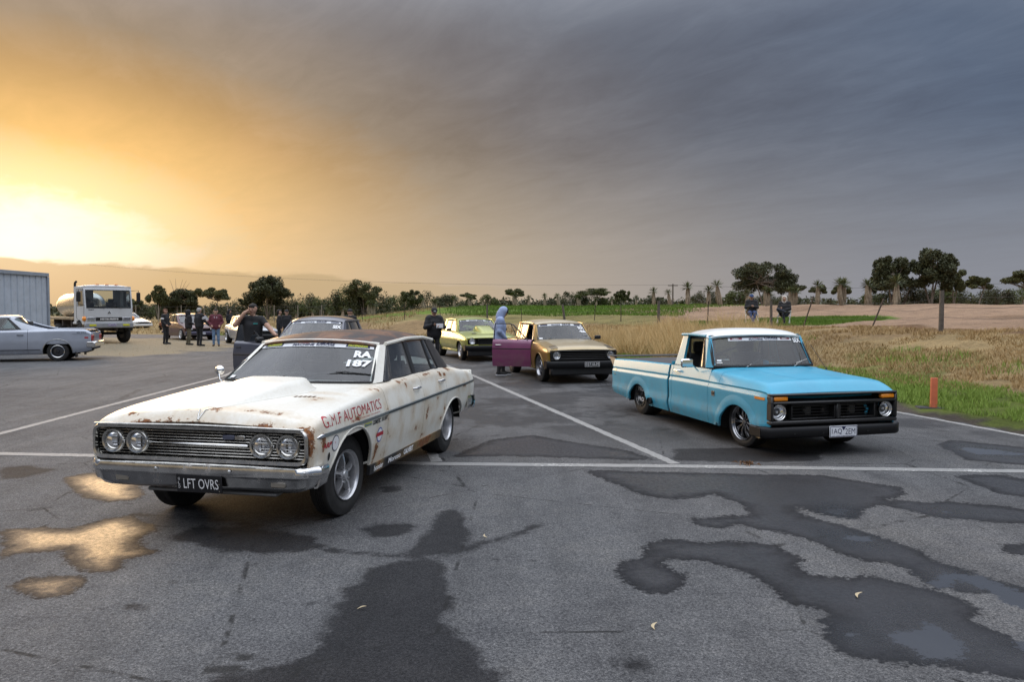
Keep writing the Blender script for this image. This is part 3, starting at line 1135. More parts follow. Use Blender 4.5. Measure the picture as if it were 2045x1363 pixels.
def headlight(par, c, r, ring=CHROME, name='headlight', depth=.05, ringw=.018):
    """round sealed beam facing +x at c"""
    m = MB()
    m.lathe([(r + ringw, -depth * 1.2), (r + ringw, -.002), (r + ringw * .6, .010), (r + .002, .006), (r - .002, -.012)], 36, c=c, axis='x')
    o = m.build(name, ring, par)
    g = MB()
    g.lathe([(r - .002, -.014), (r * .85, -.002), (r * .5, .008), (.001, .011)], 32, c=c, axis='x')
    lens = g.build('lens', CLEARL, o)
    q = MB()
    q.lathe([(r - .002, -.016), (r * .9, -depth * .45), (r * .6, -depth * .8), (.015, -depth), (.014, -depth * .5), (.001, -depth * .45)], 32, c=c, axis='x')
    q.build('reflector', REFLECT, o)
    return o


def patch(p00, p10, p11, p01, bulge=(0, 0, 0), n=12, m=10, ub=1.0):
    """bilinear patch with parabolic bulge; p00-p10 along u, p00-p01 along v"""
    u = np.linspace(0, 1, n)[:, None, None]
    v = np.linspace(0, 1, m)[None, :, None]
    P = (1 - u) * (1 - v) * np.array(p00, float) + u * (1 - v) * np.array(p10, float) + u * v * np.array(p11, float) + (1 - u) * v * np.array(p01, float)
    return P + np.array(bulge, float) * (4 * u * (1 - u)) * (1 - (1 - ub) * (4 * (v - .5) ** 2))


def shell(P, name, mt, par, ref, th=.006):
    mb = MB()
    mb.grid(P, ref=ref, rim=th)
    return mb.build(name, mt, par, smooth=50)


def loop_tube(P, r, name, mt, par, n=6):
    """tube around the border of a patch"""
    a = list(P[:, 0]) + list(P[-1, 1:]) + list(P[::-1, -1][1:]) + list(P[0, ::-1][1:-1])
    mb = MB()
    mb.tube(np.array(a), r, n, closed=True)
    return mb.build(name, mt, par)


def wiper(par, base, elbow, tip0, tip1, mt=BLACK):
    mb = MB()
    mb.tube([base, lerp(base, elbow, .5) + np.array([0, 0, .006]), elbow], [.008, .006, .005], 6)
    mb.tube([tip0, elbow, tip1], [.005, .007, .005], 6)
    mb.tube([np.array(tip0) - np.array([0, 0, .008]), np.array(tip1) - np.array([0, 0, .008])], .004, 4)
    return mb.build('wiper', mt, par)


def seat(par, x, y, z, mt=None, w=.50, hb=.62):
    mb = MB()
    mb.box(x - .26, x + .26, y - w / 2, y + w / 2, z, z + .16, b=.05)
    P = [(x - .20, z + .10), (x - .30, z + .10), (x - .42, z + hb), (x - .40, z + hb + .03), (x - .32, z + hb)]
    mb.prism(P, y - w / 2 + .02, y + w / 2 - .02)
    mb.box(x - .46, x - .36, y - .13, y + .13, z + hb + .03, z + hb + .20, b=.03)
    return mb.build('seat', mt or INTER, par)


def steering_wheel(par, c, r=.19, tilt=25):
    mb = MB()
    t = radians(tilt)
    pts = [(c[0] + r * sin(a) * sin(t), c[1] + r * cos(a), c[2] + r * sin(a) * cos(t)) for a in np.linspace(0, 2 * pi, 33)[:-1]]
    mb.tube(pts, .014, 8, closed=True)
    for a in (.2, pi - .2, -pi / 2):
        mb.tube([c, (c[0] + r * sin(a) * sin(t), c[1] + r * cos(a), c[2] + r * sin(a) * cos(t))], .012, 6)
    mb.tube([c, (c[0] + .35, c[1], c[2] - .18)], .03, 8)
    return mb.build('steering_wheel', BLACK, par)


def plate(par, c, w, h, text, bg, fg, tilt=0.0, bold=.015, label=None, tw=.86, th=.55, frame=True, tx=0.0):
    """number plate facing +x (rounded plate with raised characters)"""
    mb = MB()
    mb.box(-.004, .004, -w / 2, w / 2, -h / 2, h / 2, b=.003)
    o = mb.build('number_plate', bg, par, loc=c, rot=(0, tilt, 0))
    if label:
        o['label'] = label
    lettering('plate_characters', text, quadmap((.0055, -w * tw / 2 + tx * w, -h * th / 2), (0, w * tw, 0), (0, 0, h * th)), fg, o, bold=bold)
    if frame:
        f = MB()
        e = .006
        for (y0, y1, z0, z1) in ((-w / 2 + e, w / 2 - e, h / 2 - 2 * e, h / 2 - e), (-w / 2 + e, w / 2 - e, -h / 2 + e, -h / 2 + 2 * e), (-w / 2 + e, -w / 2 + 2 * e, -h / 2 + 2 * e, h / 2 - 2 * e), (w / 2 - 2 * e, w / 2 - e, -h / 2 + 2 * e, h / 2 - 2 * e)):
            f.box(.0045, .0058, y0, y1, z0, z1)
        f.build('plate_border', fg, o)
    return o


def greenhouse(par, g, skin, roofm, glassm=GLASS, trim=BLACK, pillarm=None, cm=None, rubber=RUBBER, dn=None):
    """g: dict with ws=(base,top), A=(base,top) rear edge, panes=[(xb0,xb1,xt0,xt1)..], C=(xb0,xb1,xt0,xt1), rw=(base,top)
       yb,yt: half widths at belt and rail; zb(x), zt(x)"""
    yb, yt, zb, zt = g['yb'], g['yt'], g['zb'], g['zt']
    (wx0, wy0, wz0), (wx1, wy1, wz1) = g['ws']
    P = patch((wx0, -wy0, wz0), (wx0, wy0, wz0), (wx1, wy1, wz1), (wx1, -wy1, wz1), (g.get('wsb', .10), 0, .0), 18, 10)
    P[:, :, 2] += (4 * np.linspace(0, 1, 18) * (1 - np.linspace(0, 1, 18)))[:, None] * np.linspace(0, 1, 10)[None, :] * g.get('hdr', .035)
    wsP = P
    ws = shell(P, 'windscreen', glassm, par, (wx1 - 1, 0, .6))
    loop_tube(P, g.get('wsr', .013), 'windscreen_seal', rubber, ws)
    # rear window
    (rx0, ry0, rz0), (rx1, ry1, rz1) = g['rw']
    R = patch((rx0, -ry0, rz0), (rx0, ry0, rz0), (rx1, ry1, rz1), (rx1, -ry1, rz1), (-g.get('rwb', .08), 0, 0), 14, 8)
    R[:, :, 2] += (4 * np.linspace(0, 1, 14) * (1 - np.linspace(0, 1, 14)))[:, None] * np.linspace(0, 1, 8)[None, :] * g.get('hdr', .035)
    rw = shell(R, 'rear_window', glassm, par, (rx1 + 1, 0, .6))
    loop_tube(R, .012, 'window_seal', rubber, rw)
    # roof skin between both headers
    n, m = 26, 21
    u = np.linspace(0, 1, n)[:, None]
    v = np.linspace(-1, 1, m)[None, :]
    xF = np.interp(v[0], np.linspace(-1, 1, 18), wsP[:, -1, 0]) + .03
    xR = np.interp(v[0], np.linspace(-1, 1, 14), R[:, -1, 0]) - .03
    zF = np.interp(v[0], np.linspace(-1, 1, 18), wsP[:, -1, 2])
    zR = np.interp(v[0], np.linspace(-1, 1, 14), R[:, -1, 2])
    xx = xF[None] * (1 - u) + xR[None] * u
    yy = v * (wy1 * (1 - u) + ry1 * u + g.get('rb', .05) * 4 * u * (1 - u) + .035)
    crown = g.get('crown', .05)
    edge = (1 - np.abs(v) ** 6)
    zz = zF[None] * (1 - u) + zR[None] * u + .012 + (g.get('arch', .055) * (1 - (2 * u - 1) ** 4)) * (1 - .25 * np.abs(v) ** 3) + crown * (1 - v ** 2) * np.minimum(1, 6 * u * (1 - u) + .12) * .5 - .028 * np.abs(v) ** 8
    roof = MB()
    roof.grid(np.stack([xx, yy, zz], -1), ref=(xx.mean(), 0, .5), rim=.03)
    ro = roof.build('roof', roofm, par, smooth=60)
    # headlining closes the roof from below
    hl = MB()
    hl.grid(np.stack([xx, yy * .97, zz - .035], -1)[::3, ::2], ref=(xx.mean(), 0, 3))
    hl.build('headlining', INTER, ro)
    pm = pillarm or skin
    for sg in (1, -1):
        if g.get('skip_side') == sg:
            pass
        def B(x, o=0.0):
            return (x, sg * (yb + o), zb(x))

        def T(x, o=0.0):
            return (x, sg * (yt(x) + o), zt(x))
        ins = (0, -sg * .035, 0)
        # windscreen pillar
        a = MB()
        A0, A1 = g['A']
        a.slab([(wx0 + .012, sg * (wy0 + .012), wz0 - .01), B(A0), T(A1), (wx1 + .02, sg * (wy1 + .018), wz1 + .012)], ins)
        a.build('windscreen_pillar', pm, par, smooth=20)
        # side rail over the windows
        r = MB()
        xs = np.linspace(A1 + .02, g['C'][3] + .02, 12)
        r.tube([(x, sg * (yt(x) + .004), zt(x) + .008) for x in xs], .020, 6)
        r.build('roof_rail', g.get('railm', pm), par)
        # panes
        for i, (b0, b1, t0, t1) in enumerate(g['panes']):
            if g.get('open') == (sg, i):
                continue
            e = .006
            Pn = patch(B(b0 - e, -.012), B(b1 + e, -.012), T(t1 + e, -.012), T(t0 - e, -.012), (0, sg * .012, 0), 6, 5)
            w = shell(Pn, 'side_window', g.get('sideglass', glassm), par, (b0, 0, 1.0), .004)
            loop_tube(Pn, .011, 'window_frame', trim, w)
        for (b0, b1, t0, t1) in g.get('posts', []):
            q = MB()
            q.slab([B(b0), B(b1), T(t1), T(t0)], ins)
            q.build('door_pillar', g.get('postm', trim), par, smooth=20)
        c = MB()
        b0, b1, t0, t1 = g['C']
        c.slab([B(b0), (b1, sg * g.get('ycb', yb), zb(b1)), (rx0 + .01, sg * (ry0 + .02), rz0 + .0), (rx1 - .02, sg * (ry1 + .022), rz1 + .015), T(t1), T(t0)], ins) if False else None
        # rear pillar as a curved patch
        k = 8
        s0 = np.array([lerp(B(b0), T(t0), t) for t in np.linspace(0, 1, k)])
        base_r = np.array((rx0 + .0, sg * (ry0 + .015), rz0))
        top_r = np.array((rx1 - .0, sg * (ry1 + .02), rz1 + .015))
        s1 = np.array([lerp(base_r, top_r, t) for t in np.linspace(0, 1, k)])
        G = np.stack([s0 * (1 - q) + s1 * q + np.array([0, sg * .03 * 4 * q * (1 - q), 0]) for q in np.linspace(0, 1, 7)])
        c.grid(G, ref=(b0 + .5, 0, .9), rim=.03)
        c.build('rear_pillar', cm or pm, par, smooth=50)
    return dict(ws=wsP, rw=R, wso=ws)


def interior(par, x0, x1, y, z0, zb, drv, dashx, backx=None):
    """cabin tub, dash, seats, steering wheel; drv = +1 driver on +y"""
    mb = MB()
    mb.box(x0, x1, -y, y, z0 - .02, z0 + .01)
    mb.box(x0, x0 + .03, -y, y, z0 + .02, zb - .08)
    mb.box(x1 - .03, x1, -y, y, z0 + .02, zb - .06)
    for sg in (-1, 1):
        mb.box(x0 + .04, x1 - .04, sg * y - .012, sg * y + .012, z0 + .02, zb - .07)
    mb.build('cabin_floor', INTER, par)
    d = MB()
    d.prism([(dashx, zb - .02), (dashx - .30, zb - .035), (dashx - .36, zb - .09), (dashx - .34, zb - .26), (dashx, zb - .30)], -y + .03, y - .03)
    d.build('dashboard', INTER, par)
    steering_wheel(par, (dashx - .50, drv * .36, zb - .03))


def under(par, x0, x1, y, z0, z1):
    mb = MB()
    mb.box(x0, x1, -y, y, z0, z1, b=.04)
    mb.tube([(x0 + .3, .25, z0 - .03), (x1 - .6, .25, z0 - .03)], .03, 6)
    return mb.build('underbody', UNDER, par)


def wheelhouse(par, xc, zc, R, yin, yout):
    for sg in (1, -1):
        mb = MB()
        n = 16
        vs, fs = [], []
        for yy in (yin, yout):
            for k in range(n + 1):
                a = .08 + (pi - .16) * k / n
                vs.append((xc + R * cos(a), sg * yy, zc + R * sin(a)))
        for k in range(n):
            fs.append((k, k + 1, n + 2 + k, n + 1 + k))
        c = len(vs)
        vs.append((xc, sg * yin, zc))
        for k in range(n):
            fs.append((k, k + 1, c))
        mb.add(vs, fs)
        mb.build('wheel_housing', UNDER, par)


def banner(par, P, u0, u1, v0, v1, bg, bits, off=.006, name='windscreen_banner'):
    """sticker following a glass patch P (n,m,3): u across, v up. bits: (text,u0,u1,v0,v1,mat,bold,shear)"""
    n, m = P.shape[:2]
    du, dv = np.gradient(P, axis=0), np.gradient(P, axis=1)
    N = np.cross(du, dv)
    N /= np.linalg.norm(N, axis=2, keepdims=True)
    if N[..., 0].sum() < 0:
        N = -N

    def at(u, v, o):
        x, y = np.clip(u, 0, 1) * (n - 1), np.clip(v, 0, 1) * (m - 1)
        i, j = min(int(x), n - 2), min(int(y), m - 2)
        fx, fy = x - i, y - j
        f = lambda A: (A[i, j] * (1 - fx) + A[i + 1, j] * fx) * (1 - fy) + (A[i, j + 1] * (1 - fx) + A[i + 1, j + 1] * fx) * fy
        return f(P) + f(N) * o
    root = par
    if bg is not None:
        G = np.array([[at(u, v, off) for v in np.linspace(v0, v1, 3)] for u in np.linspace(u0, u1, 24)])
        mb = MB()
        mb.grid(G, ref=(G[..., 0].mean() - 2, 0, .5))
        root = mb.build(name, bg, par)
    for b in bits:
        tx, a0, a1, b0, b1, mt = b[:6]
        if tx is None:
            G = np.array([[at(u, v, off + .0015) for v in np.linspace(b0, b1, 3)] for u in np.linspace(a0, a1, 8)])
            mb = MB()
            mb.grid(G, ref=(G[..., 0].mean() - 2, 0, .5))
            mb.build('sticker_patch', mt, root)
        else:
            lettering('lettering', tx, lambda u, v: at(a0 + (a1 - a0) * u, b0 + (b1 - b0) * v, off + .003), mt, root, bold=b[6] if len(b) > 6 else .02, shear=b[7] if len(b) > 7 else 0)
    return root
# ---------------------------------------------------------------- rusty white sedan
def rust_mat(name, base, rough=.42, coat=.25, allrust=0.0):
    def fn(g, p, oc):
        at = g.math('SUBTRACT', g.n('ShaderNodeAttribute', attribute_name='rust').outputs['Fac'], 1.0)
        n1 = g.noise(oc, 7, 7, .68)
        n2 = g.noise(oc, 38, 6, .7)
        n3 = g.noise(g.mapping(oc, scale=(4, 4, 1)), 9, 5, .6)
        d = g.math('ADD', at, g.math('ADD', g.math('MULTIPLY', g.math('SUBTRACT', n1, .5), .16), g.math('MULTIPLY', g.math('SUBTRACT', n2, .5), .09)))
        m = g.smooth(d, -.003, .014)
        halo = g.smooth(d, -.10, .01)
        spots = g.smooth(g.math('ADD', g.math('MULTIPLY', n1, .55), g.math('MULTIPLY', n2, .45)), .665, .70)
        rust = g.ramp(n2, [(.25, (.045, .018, .010)), (.45, (.13, .045, .016)), (.62, (.26, .105, .032)), (.8, (.33, .17, .07))])
        paint = g.mix(g.math('MULTIPLY', g.smooth(n3, .42, .78), .35), base, tuple(v * f for v, f in zip(base, (.78, .74, .64))))
        paint = g.mix(g.math('MULTIPLY', halo, .40), paint, (.46, .29, .10))
        paint = g.mix(g.math('MULTIPLY', spots, .55), paint, (.30, .17, .075))
        g.put(p.inputs['Base Color'], g.mix(m, paint, rust))
        g.put(p.inputs['Roughness'], g.fmix(m, g.math('ADD', g.math('MULTIPLY', n3, .25), rough - .12), .9))
        g.put(p.inputs['Coat Weight'], g.fmix(m, coat, 0.0))
        g.put(p.inputs['Normal'], g.bump(g.math('ADD', g.math('MULTIPLY', m, -.6), g.math('MULTIPLY', n2, g.fmix(m, .03, .5))), .5, .004))
    return mat(name, fn=fn)


def mat_rustroof():
    def fn(g, p, oc):
        n1 = g.noise(g.mapping(oc, scale=(1, 1.6, 1)), 2.6, 7, .68, .6)
        n2 = g.noise(oc, 30, 6, .7)
        c = g.ramp(n1, [(.34, (.018, .014, .013)), (.46, (.045, .024, .016)), (.55, (.115, .048, .020)), (.66, (.175, .078, .030)), (.76, (.18, .13, .095)), (.84, (.32, .29, .25))])
        g.put(p.inputs['Base Color'], g.mix(1.0, c, g.ramp(n2, [(.3, (.65, .65, .65)), (.7, (1.25, 1.25, 1.25))]), 'MULTIPLY'))
        g.put(p.inputs['Roughness'], g.math('ADD', g.math('MULTIPLY', n2, .35), .36))
        g.put(p.inputs['Normal'], g.bump(n2, .35, .004))
    return mat('rusted bare roof steel', fn=fn)


def mat_oldbumper():
    def fn(g, p, oc):
        n1 = g.noise(oc, 5, 7, .66, .4)
        n2 = g.noise(oc, 42, 6, .7)
        m = g.smooth(g.math('ADD', n1, g.math('MULTIPLY', g.math('SUBTRACT', n2, .5), .30)), .56, .74)
        r = g.ramp(n2, [(.3, (.085, .045, .026)), (.55, (.20, .125, .075)), (.75, (.30, .24, .18))])
        g.put(p.inputs['Base Color'], g.mix(g.math('MULTIPLY', m, .85), g.ramp(n1, [(.3, (.48, .48, .48)), (.6, (.74, .74, .73))]), r))
        g.put(p.inputs['Metallic'], g.fmix(m, 1.0, .25))
        g.put(p.inputs['Roughness'], g.fmix(m, g.math('ADD', g.math('MULTIPLY', n2, .16), .10), .75))
        g.put(p.inputs['Normal'], g.bump(n2, .05, .003))
    return mat('pitted old chrome', fn=fn)


def ell(cs):
    C = np.array([c[0] for c in cs], float)
    R = np.array([c[1] for c in cs], float)

    def f(V):
        out = np.full(len(V), -1.0)
        for c, r in zip(C, R):
            d = np.sqrt((((V - c) / r) ** 2).sum(1))
            out = np.maximum(out, (1 - d) * r.min())
        return out
    return f


def white_sedan():
    root = thing('sedan_car', 'rusty white four-door drag sedan with bonnet scoop and brown rusted roof, nearest of all', 'car', (-2.145, 6.376, .004), radians(-101.8))
    PAINT = rust_mat('weathered white paint', (.77, .745, .665))
    OLD = mat_oldbumper()
    ROOF = mat_rustroof()
    st = [
        (.865, [(.84, .42), (.885, .55), (.900, .70), (.880, .800), (.66, .842), (.35, .862), (0, .872)]),
        (.79, [(.86, .41), (.905, .55), (.925, .72), (.895, .855), (.66, .905), (.35, .938), (0, .952)]),
        (.5, [(.86, .40), (.91, .55), (.93, .75), (.898, .915), (.67, .95), (.36, .97), (0, .982)]),
        (.15, [(.86, .37), (.91, .54), (.93, .765), (.892, .945), (.68, .973), (.38, .988), (0, .998)]),
        (-.3, [(.86, .35), (.905, .52), (.93, .775), (.885, .975), (.70, .999), (.38, 1.010), (0, 1.018)]),
        (-.64, [(.86, .345), (.90, .52), (.925, .78), (.86, .99), (.745, 1.022), (.40, 1.030), (0, 1.035)]),
        (-1.2, [(.86, .34), (.90, .52), (.925, .785), (.86, 1.0), (.80, 1.032), (.4, 1.04), (0, 1.04)]),
        (-2.0, [(.86, .335), (.90, .52), (.925, .785), (.86, 1.0), (.80, 1.034), (.4, 1.04), (0, 1.04)]),
        (-2.6, [(.86, .335), (.90, .52), (.925, .785), (.865, .99), (.79, 1.03), (.4, 1.03), (0, 1.03)]),
        (-3.1, [(.86, .40), (.90, .53), (.925, .78), (.875, .96), (.70, .998), (.4, 1.005), (0, 1.005)]),
        (-3.72, [(.84, .48), (.89, .56), (.91, .755), (.865, .895), (.70, .925), (.4, .93), (0, .93)])]
    B = Body(st, [0, .05, .05, .045, .02, .2, 0])
    rz = np.random.default_rng(3)
    cs = []
    # bonnet leading edge, fender corners, seams, door bottoms
    for (x, y, z, rx, ry, rzz) in [
        (.86, -.42, .86, .035, .16, .035), (.87, -.20, .87, .03, .10, .02), (.86, .05, .875, .025, .06, .02), (.86, .55, .85, .035, .10, .035), (.87, .70, .83, .04, .05, .03),
        (.80, -.58, .915, .03, .05, .03), (.73, -.55, .93, .06, .02, .03), (.77, -.15, .953, .03, .05, .03), (.76, .10, .955, .04, .055, .02), (.79, .05, .955, .07, .012, .02),
        (.74, .33, .955, .02, .09, .02), (.73, .52, .945, .014, .10, .02), (.60, -.32, .96, .022, .035, .02), (.2, .62, .97, .03, .035, .02), (.13, .58, .98, .02, .05, .02), (-.1, .55, 1.0, .015, .04, .02),
        (.84, .89, .79, .035, .03, .10), (.85, .89, .66, .022, .03, .10), (.85, .88, .54, .03, .03, .06), (.70, .93, .765, .028, .03, .075), (.84, -.88, .80, .05, .05, .04), (.80, .86, .835, .06, .05, .02),
        (.05, .93, .81, .06, .02, .012), (-.40, .90, .47, .05, .03, .05), (-.36, .89, .41, .03, .03, .10), (-.60, .92, .75, .02, .02, .05), (-.60, .90, .56, .07, .02, .018), (-.55, .89, .39, .05, .03, .03),
        (-.50, .86, 1.0, .06, .05, .02), (-.95, .92, .70, .012, .02, .03), (-1.30, .92, .72, .014, .02, .035), (-1.0, .91, .55, .012, .02, .025), (-1.22, .87, .965, .03, .03, .03), (-1.32, .89, .885, .018, .02, .03),
        (-1.50, .90, .50, .10, .03, .022), (-1.62, .90, .43, .05, .03, .07), (-1.68, .89, .38, .07, .03, .03), (-1.70, .92, .74, .03, .02, .03), (-1.80, .91, .66, .05, .02, .014), (-1.76, .915, .60, .012, .02, .03),
        (-2.1, .92, .73, .02, .02, .03), (-2.0, .91, .52, .03, .02, .02), (-2.30, .91, .47, .05, .03, .02), (-2.40, .90, .58, .03, .03, .05), (-2.35, .865, .98, .045, .03, .04), (-2.5, .88, .96, .03, .03, .02),
        (-2.75, .80, 1.0, .10, .08, .03), (-2.2, .90, .87, .014, .02, .03), (-2.95, .92, .82, .03, .02, .04), (-3.2, .91, .77, .05, .02, .02), (-3.45, .90, .84, .03, .02, .04), (-3.5, .88, .58, .05, .03, .03), (-2.9, .90, .60, .04, .02, .03),
        (-1.1, .86, 1.01, .14, .02, .014), (-1.9, .85, 1.01, .12, .02, .02)]:
        cs.append(((x, y, z), (rx, ry, rzz)))
    A = ell(cs)
    fa, ra = (.14, .33, .435, .425), (-2.79, .30, .44, .36)
    for sg in (1, -1):
        B.panel('front_fender', -.62, .865, 0, 4, root, PAINT, sg, [fa], res=.03, attr=A)
        B.arch_lip(fa, sg, root, PAINT, .010)
        for (n, x0, x1) in (('front_door', -1.66, -.62), ('rear_door', -2.46, -1.66)):
            d = B.panel(n, x0, x1, 0, 4, root, PAINT, sg, [ra] if n == 'rear_door' else (), res=.03, attr=A)
            hx = x0 + (.20 if n == 'front_door' else .16)
            h = MB()
            p = B.side(hx, .905, sg, .0)
            h.tube([p + np.array([.08, 0, .0]), p + np.array([.065, sg * .032, .004]), p + np.array([-.05, sg * .034, .004]), p + np.array([-.07, 0, 0])], [.009, .011, .012, .009], 8)
            h.lathe([(.014, 0), (.014, .020), (.001, .022)], 10, c=p + np.array([-.085, 0, 0]), sgn=sg)
            h.build('door_handle', CHROME, d)
        B.panel('rear_quarter', -3.72, -2.46, 0, 4, root, PAINT, sg, [ra], res=.03, attr=A)
        B.arch_lip(ra, sg, root, PAINT, .010)
        B.strip('side_moulding', -3.70, .74, lambda x: .772 + .012 * min(1, max(0, (-x - .5) / 2)), .030, root, mat('aged moulding', (.30, .30, .29), .42, metal=.8), sg, .009, 70)
        B.strip('moulding_infill', -3.68, -.6, lambda x: .768 + .012 * min(1, max(0, (-x - .5) / 2)), .012, root, BLACK, sg, .0105, 60)
        tip = MB()
        c = B.side(.74, .772, sg, .004)
        tip.tube([c + np.array([-.04, 0, 0]), c, c + np.array([.05, -sg * .004, -.004])], [.016, .015, .003], 8)
        tip.build('moulding_tip', CHROME, root)
        sill = MB()
        G = np.array([[(x, sg * (.862 + .012 * t), .345 - .085 * (1 - t) + .0) for t in (0, .5, 1)] for x in np.linspace(-2.36, -.30, 20)])
        sill.grid(G, ref=(-1.3, 0, .3), rim=.03)
        sl_ = sill.build('sill_panel', rust_mat('black sill paint', (.015, .015, .017), .5, .1), root)
        at = sl_.data.attributes.new('rust', 'FLOAT', 'POINT')
        VV = np.array(sill.v)
        at.data.foreach_set('value', ell([((-1.78, .87, .31), (.26, .05, .055)), ((-.52, .87, .30), (.03, .04, .09)), ((-1.25, .87, .27), (.08, .05, .02))])(VV).astype(np.float32) + 1)
        # rear bumper end, tail
    B.panel('bonnet', -.60, .868, 4, 6, root, PAINT, 1, both=True, res=.03, attr=A)
    B.panel('cowl_panel', -.80, -.60, 4, 6, root, PAINT, 1, both=True, res=.05, attr=A)
    B.panel('boot_lid', -3.72, -3.12, 4, 6, root, PAINT, 1, both=True, res=.05, attr=A)
    t = MB()
    t.box(-3.735, -3.70, -.87, .87, .48, .92, b=.01)
    t.build('tail_panel', PAINT, root)
    rb = MB()
    xs = np.linspace(-.93, .93, 25)
    G = []
    for y in xs:
        xr = -3.80 + .12 * (abs(y) / .93) ** 6 * 1.3
        G.append([(xr + .04, y, .44), (xr - .02, y, .47), (xr - .035, y, .53), (xr - .02, y, .60), (xr + .04, y, .62)])
    rb.grid(np.array(G), ref=(-3, 0, .5), rim=.02)
    for sg in (1, -1):
        rb.grid(np.array([[(x, sg * (.900 + .01 * sin(pi * (z - .45) / .16)), z) for z in (.45, .49, .53, .57, .61)] for x in (-3.70, -3.6, -3.5, -3.42)]), ref=(-3.5, 0, .5), rim=.02)
    rb.build('rear_bumper', OLD, root)
    # bonnet scoop: teardrop bubble
    n, m = 30, 25
    G = np.zeros((n, m, 3))
    for i, u in enumerate(np.linspace(0, 1, n)):
        x = .72 - 1.05 * u
        hw = .06 + .32 * min(1, u / .75) ** .8 - .05 * max(0, (u - .8) / .2) ** 2
        ht = .098 * (min(1, u / .62) ** 1.15) * (1 - .0 * u)
        if u > .93:
            ht *= 1 - .75 * ((u - .93) / .07) ** 1.5
        for j, v in enumerate(np.linspace(-1, 1, m)):
            y = v * hw
            s = max(0.0, 1 - abs(v) ** 2.6)
            prof = min(1, s * 1.55) ** 1.0
            prof = prof * prof * (3 - 2 * prof)
            G[i, j] = (x, y + .03, B.z_at(x, min(.66, abs(y + .03)), 4) + .0015 + ht * prof)
    sc = MB()
    sc.grid(G, ref=(.1, 0, .5), rim=.01)
    so_ = sc.build('bonnet_scoop', PAINT, root, smooth=60)
    at = so_.data.attributes.new('rust', 'FLOAT', 'POINT')
    at.data.foreach_set('value', np.zeros(len(sc.v), np.float32))
    # bonnet V badge and hinge vents
    vb = MB()
    for (y0, y1) in ((-.045, 0), (.045, 0)):
        vb.tube([B.top(.765, y0, .006, 4), B.top(.80, (y0 + y1) / 2, .006, 4), B.top(.858, y1, .008, 4)], [.003, .006, .008], 6)
    vb.build('bonnet_emblem', DCHROME, root)
    for y0 in (-.38, .30):
        cv = MB()
        for k in range(26):
            y = y0 + k * .011 - .14
            cv.slab([B.top(-.64, y, .003, 4), B.top(-.64, y + .006, .003, 4), B.top(-.70, y + .011, .003, 4), B.top(-.70, y + .005, .003, 4)], (0, 0, .0015))
        cv.build('cowl_vent', BLACK, root, smooth=0)
    lv = MB()
    for k in range(5):
        y = .40 + k * .034
        lv.slab([B.top(.16 - k * .012, y, .003, 4), B.top(.16 - k * .012, y + .018, .003, 4), B.top(.12 - k * .012, y + .024, .003, 4), B.top(.12 - k * .012, y + .006, .003, 4)], (0, 0, .0015))
    lv.build('missing_badge_holes', mat('rust brown', (.12, .055, .025), .9), root, smooth=0)
    # ------------------------------------------------ front: grille, lamps, bumper
    gb = MB()
    gb.box(.70, .735, -.86, .86, .57, .83)
    gb.box(.60, .70, -.80, .80, .46, .86)
    gb.build('radiator_panel', UNDER, root)
    su = MB()

    def rr(y0, y1, z0, z1, r, x, n=6):
        P = []
        for (cy, cz, a0) in ((y1 - r, z1 - r, 0), (y0 + r, z1 - r, 90), (y0 + r, z0 + r, 180), (y1 - r, z0 + r, 270)):
            for k in range(n):
                a = radians(a0 + 90 * k / (n - 1))
                P.append((x, cy + r * cos(a), cz + r * sin(a)))
        return np.array(P)
    outer = rr(-.888, .888, .578, .838, .07, .872)
    P0, P1, P2, P3 = outer, outer * np.array([1, .985, 1]) + np.array([.014, 0, 0]), rr(-.862, .862, .604, .815, .055, .880), rr(-.850, .850, .612, .806, .05, .80)
    nn = len(P0)
    vs = list(P0) + list(P1) + list(P2) + list(P3)
    fs = []
    for a in range(3):
        for k in range(nn):
            k2 = (k + 1) % nn
            fs.append((a * nn + k, a * nn + k2, (a + 1) * nn + k2, (a + 1) * nn + k))
    su.add(vs, fs)
    su.build('grille_surround', DCHROME, root)
    lipb = MB()
    lipb.tube([(.884, y, .852 - .012 * abs(y)) for y in np.linspace(-.86, .86, 12)], .008, 6)
    lipb.build('bonnet_lip_moulding', DCHROME, root)
    for i, z in enumerate(np.linspace(.622, .795, 9)):
        if i == 4:
            continue
        b = MB()
        b.box(.835, .852, -.848, .848, z - .0045, z + .0045, b=.003)
        b.build('grille_bar', DCHROME, root)
    for (y0, y1) in ((-.410, .410), (-.620, -.612), (.612, .620)):
        b = MB()
        b.box(.84, .874, y0, y1, .699, .719, b=.003 if y1 - y0 < .1 else .008)
        b.build('grille_bar', CHROME, root)
    vb = MB()
    for y in np.linspace(-.8, .8, 17):
        vb.box(.82, .834, y - .003, y + .003, .61, .81)
    vb.build('grille_frame', mat('grille dark', (.03, .026, .022), .6), root)
    bd = MB()
    bd.box(.852, .866, .205, .30, .748, .782, b=.004)
    bd.build('grille_badge', mat('badge blue grey', (.11, .12, .17), .3, metal=.4), root)
    bd = MB()
    bd.box(.852, .866, .302, .385, .748, .782, b=.004)
    bd.build('grille_badge', DCHROME, root)
    for y in (-.722, -.512, .512, .722):
        h = headlight(root, (.862, y, .710), .072, DCHROME, depth=.06, ringw=.024)
        r = MB()
        r.lathe([(.098, -.09), (.098, -.012), (.092, .000), (.088, -.004)], 36, c=(.859, y, .710), axis='x')
        r.build('headlight_housing', mat('lamp bucket grey', (.10, .10, .10), .4, metal=.6), h)
    # bumper, wrapped round the corners
    G = []
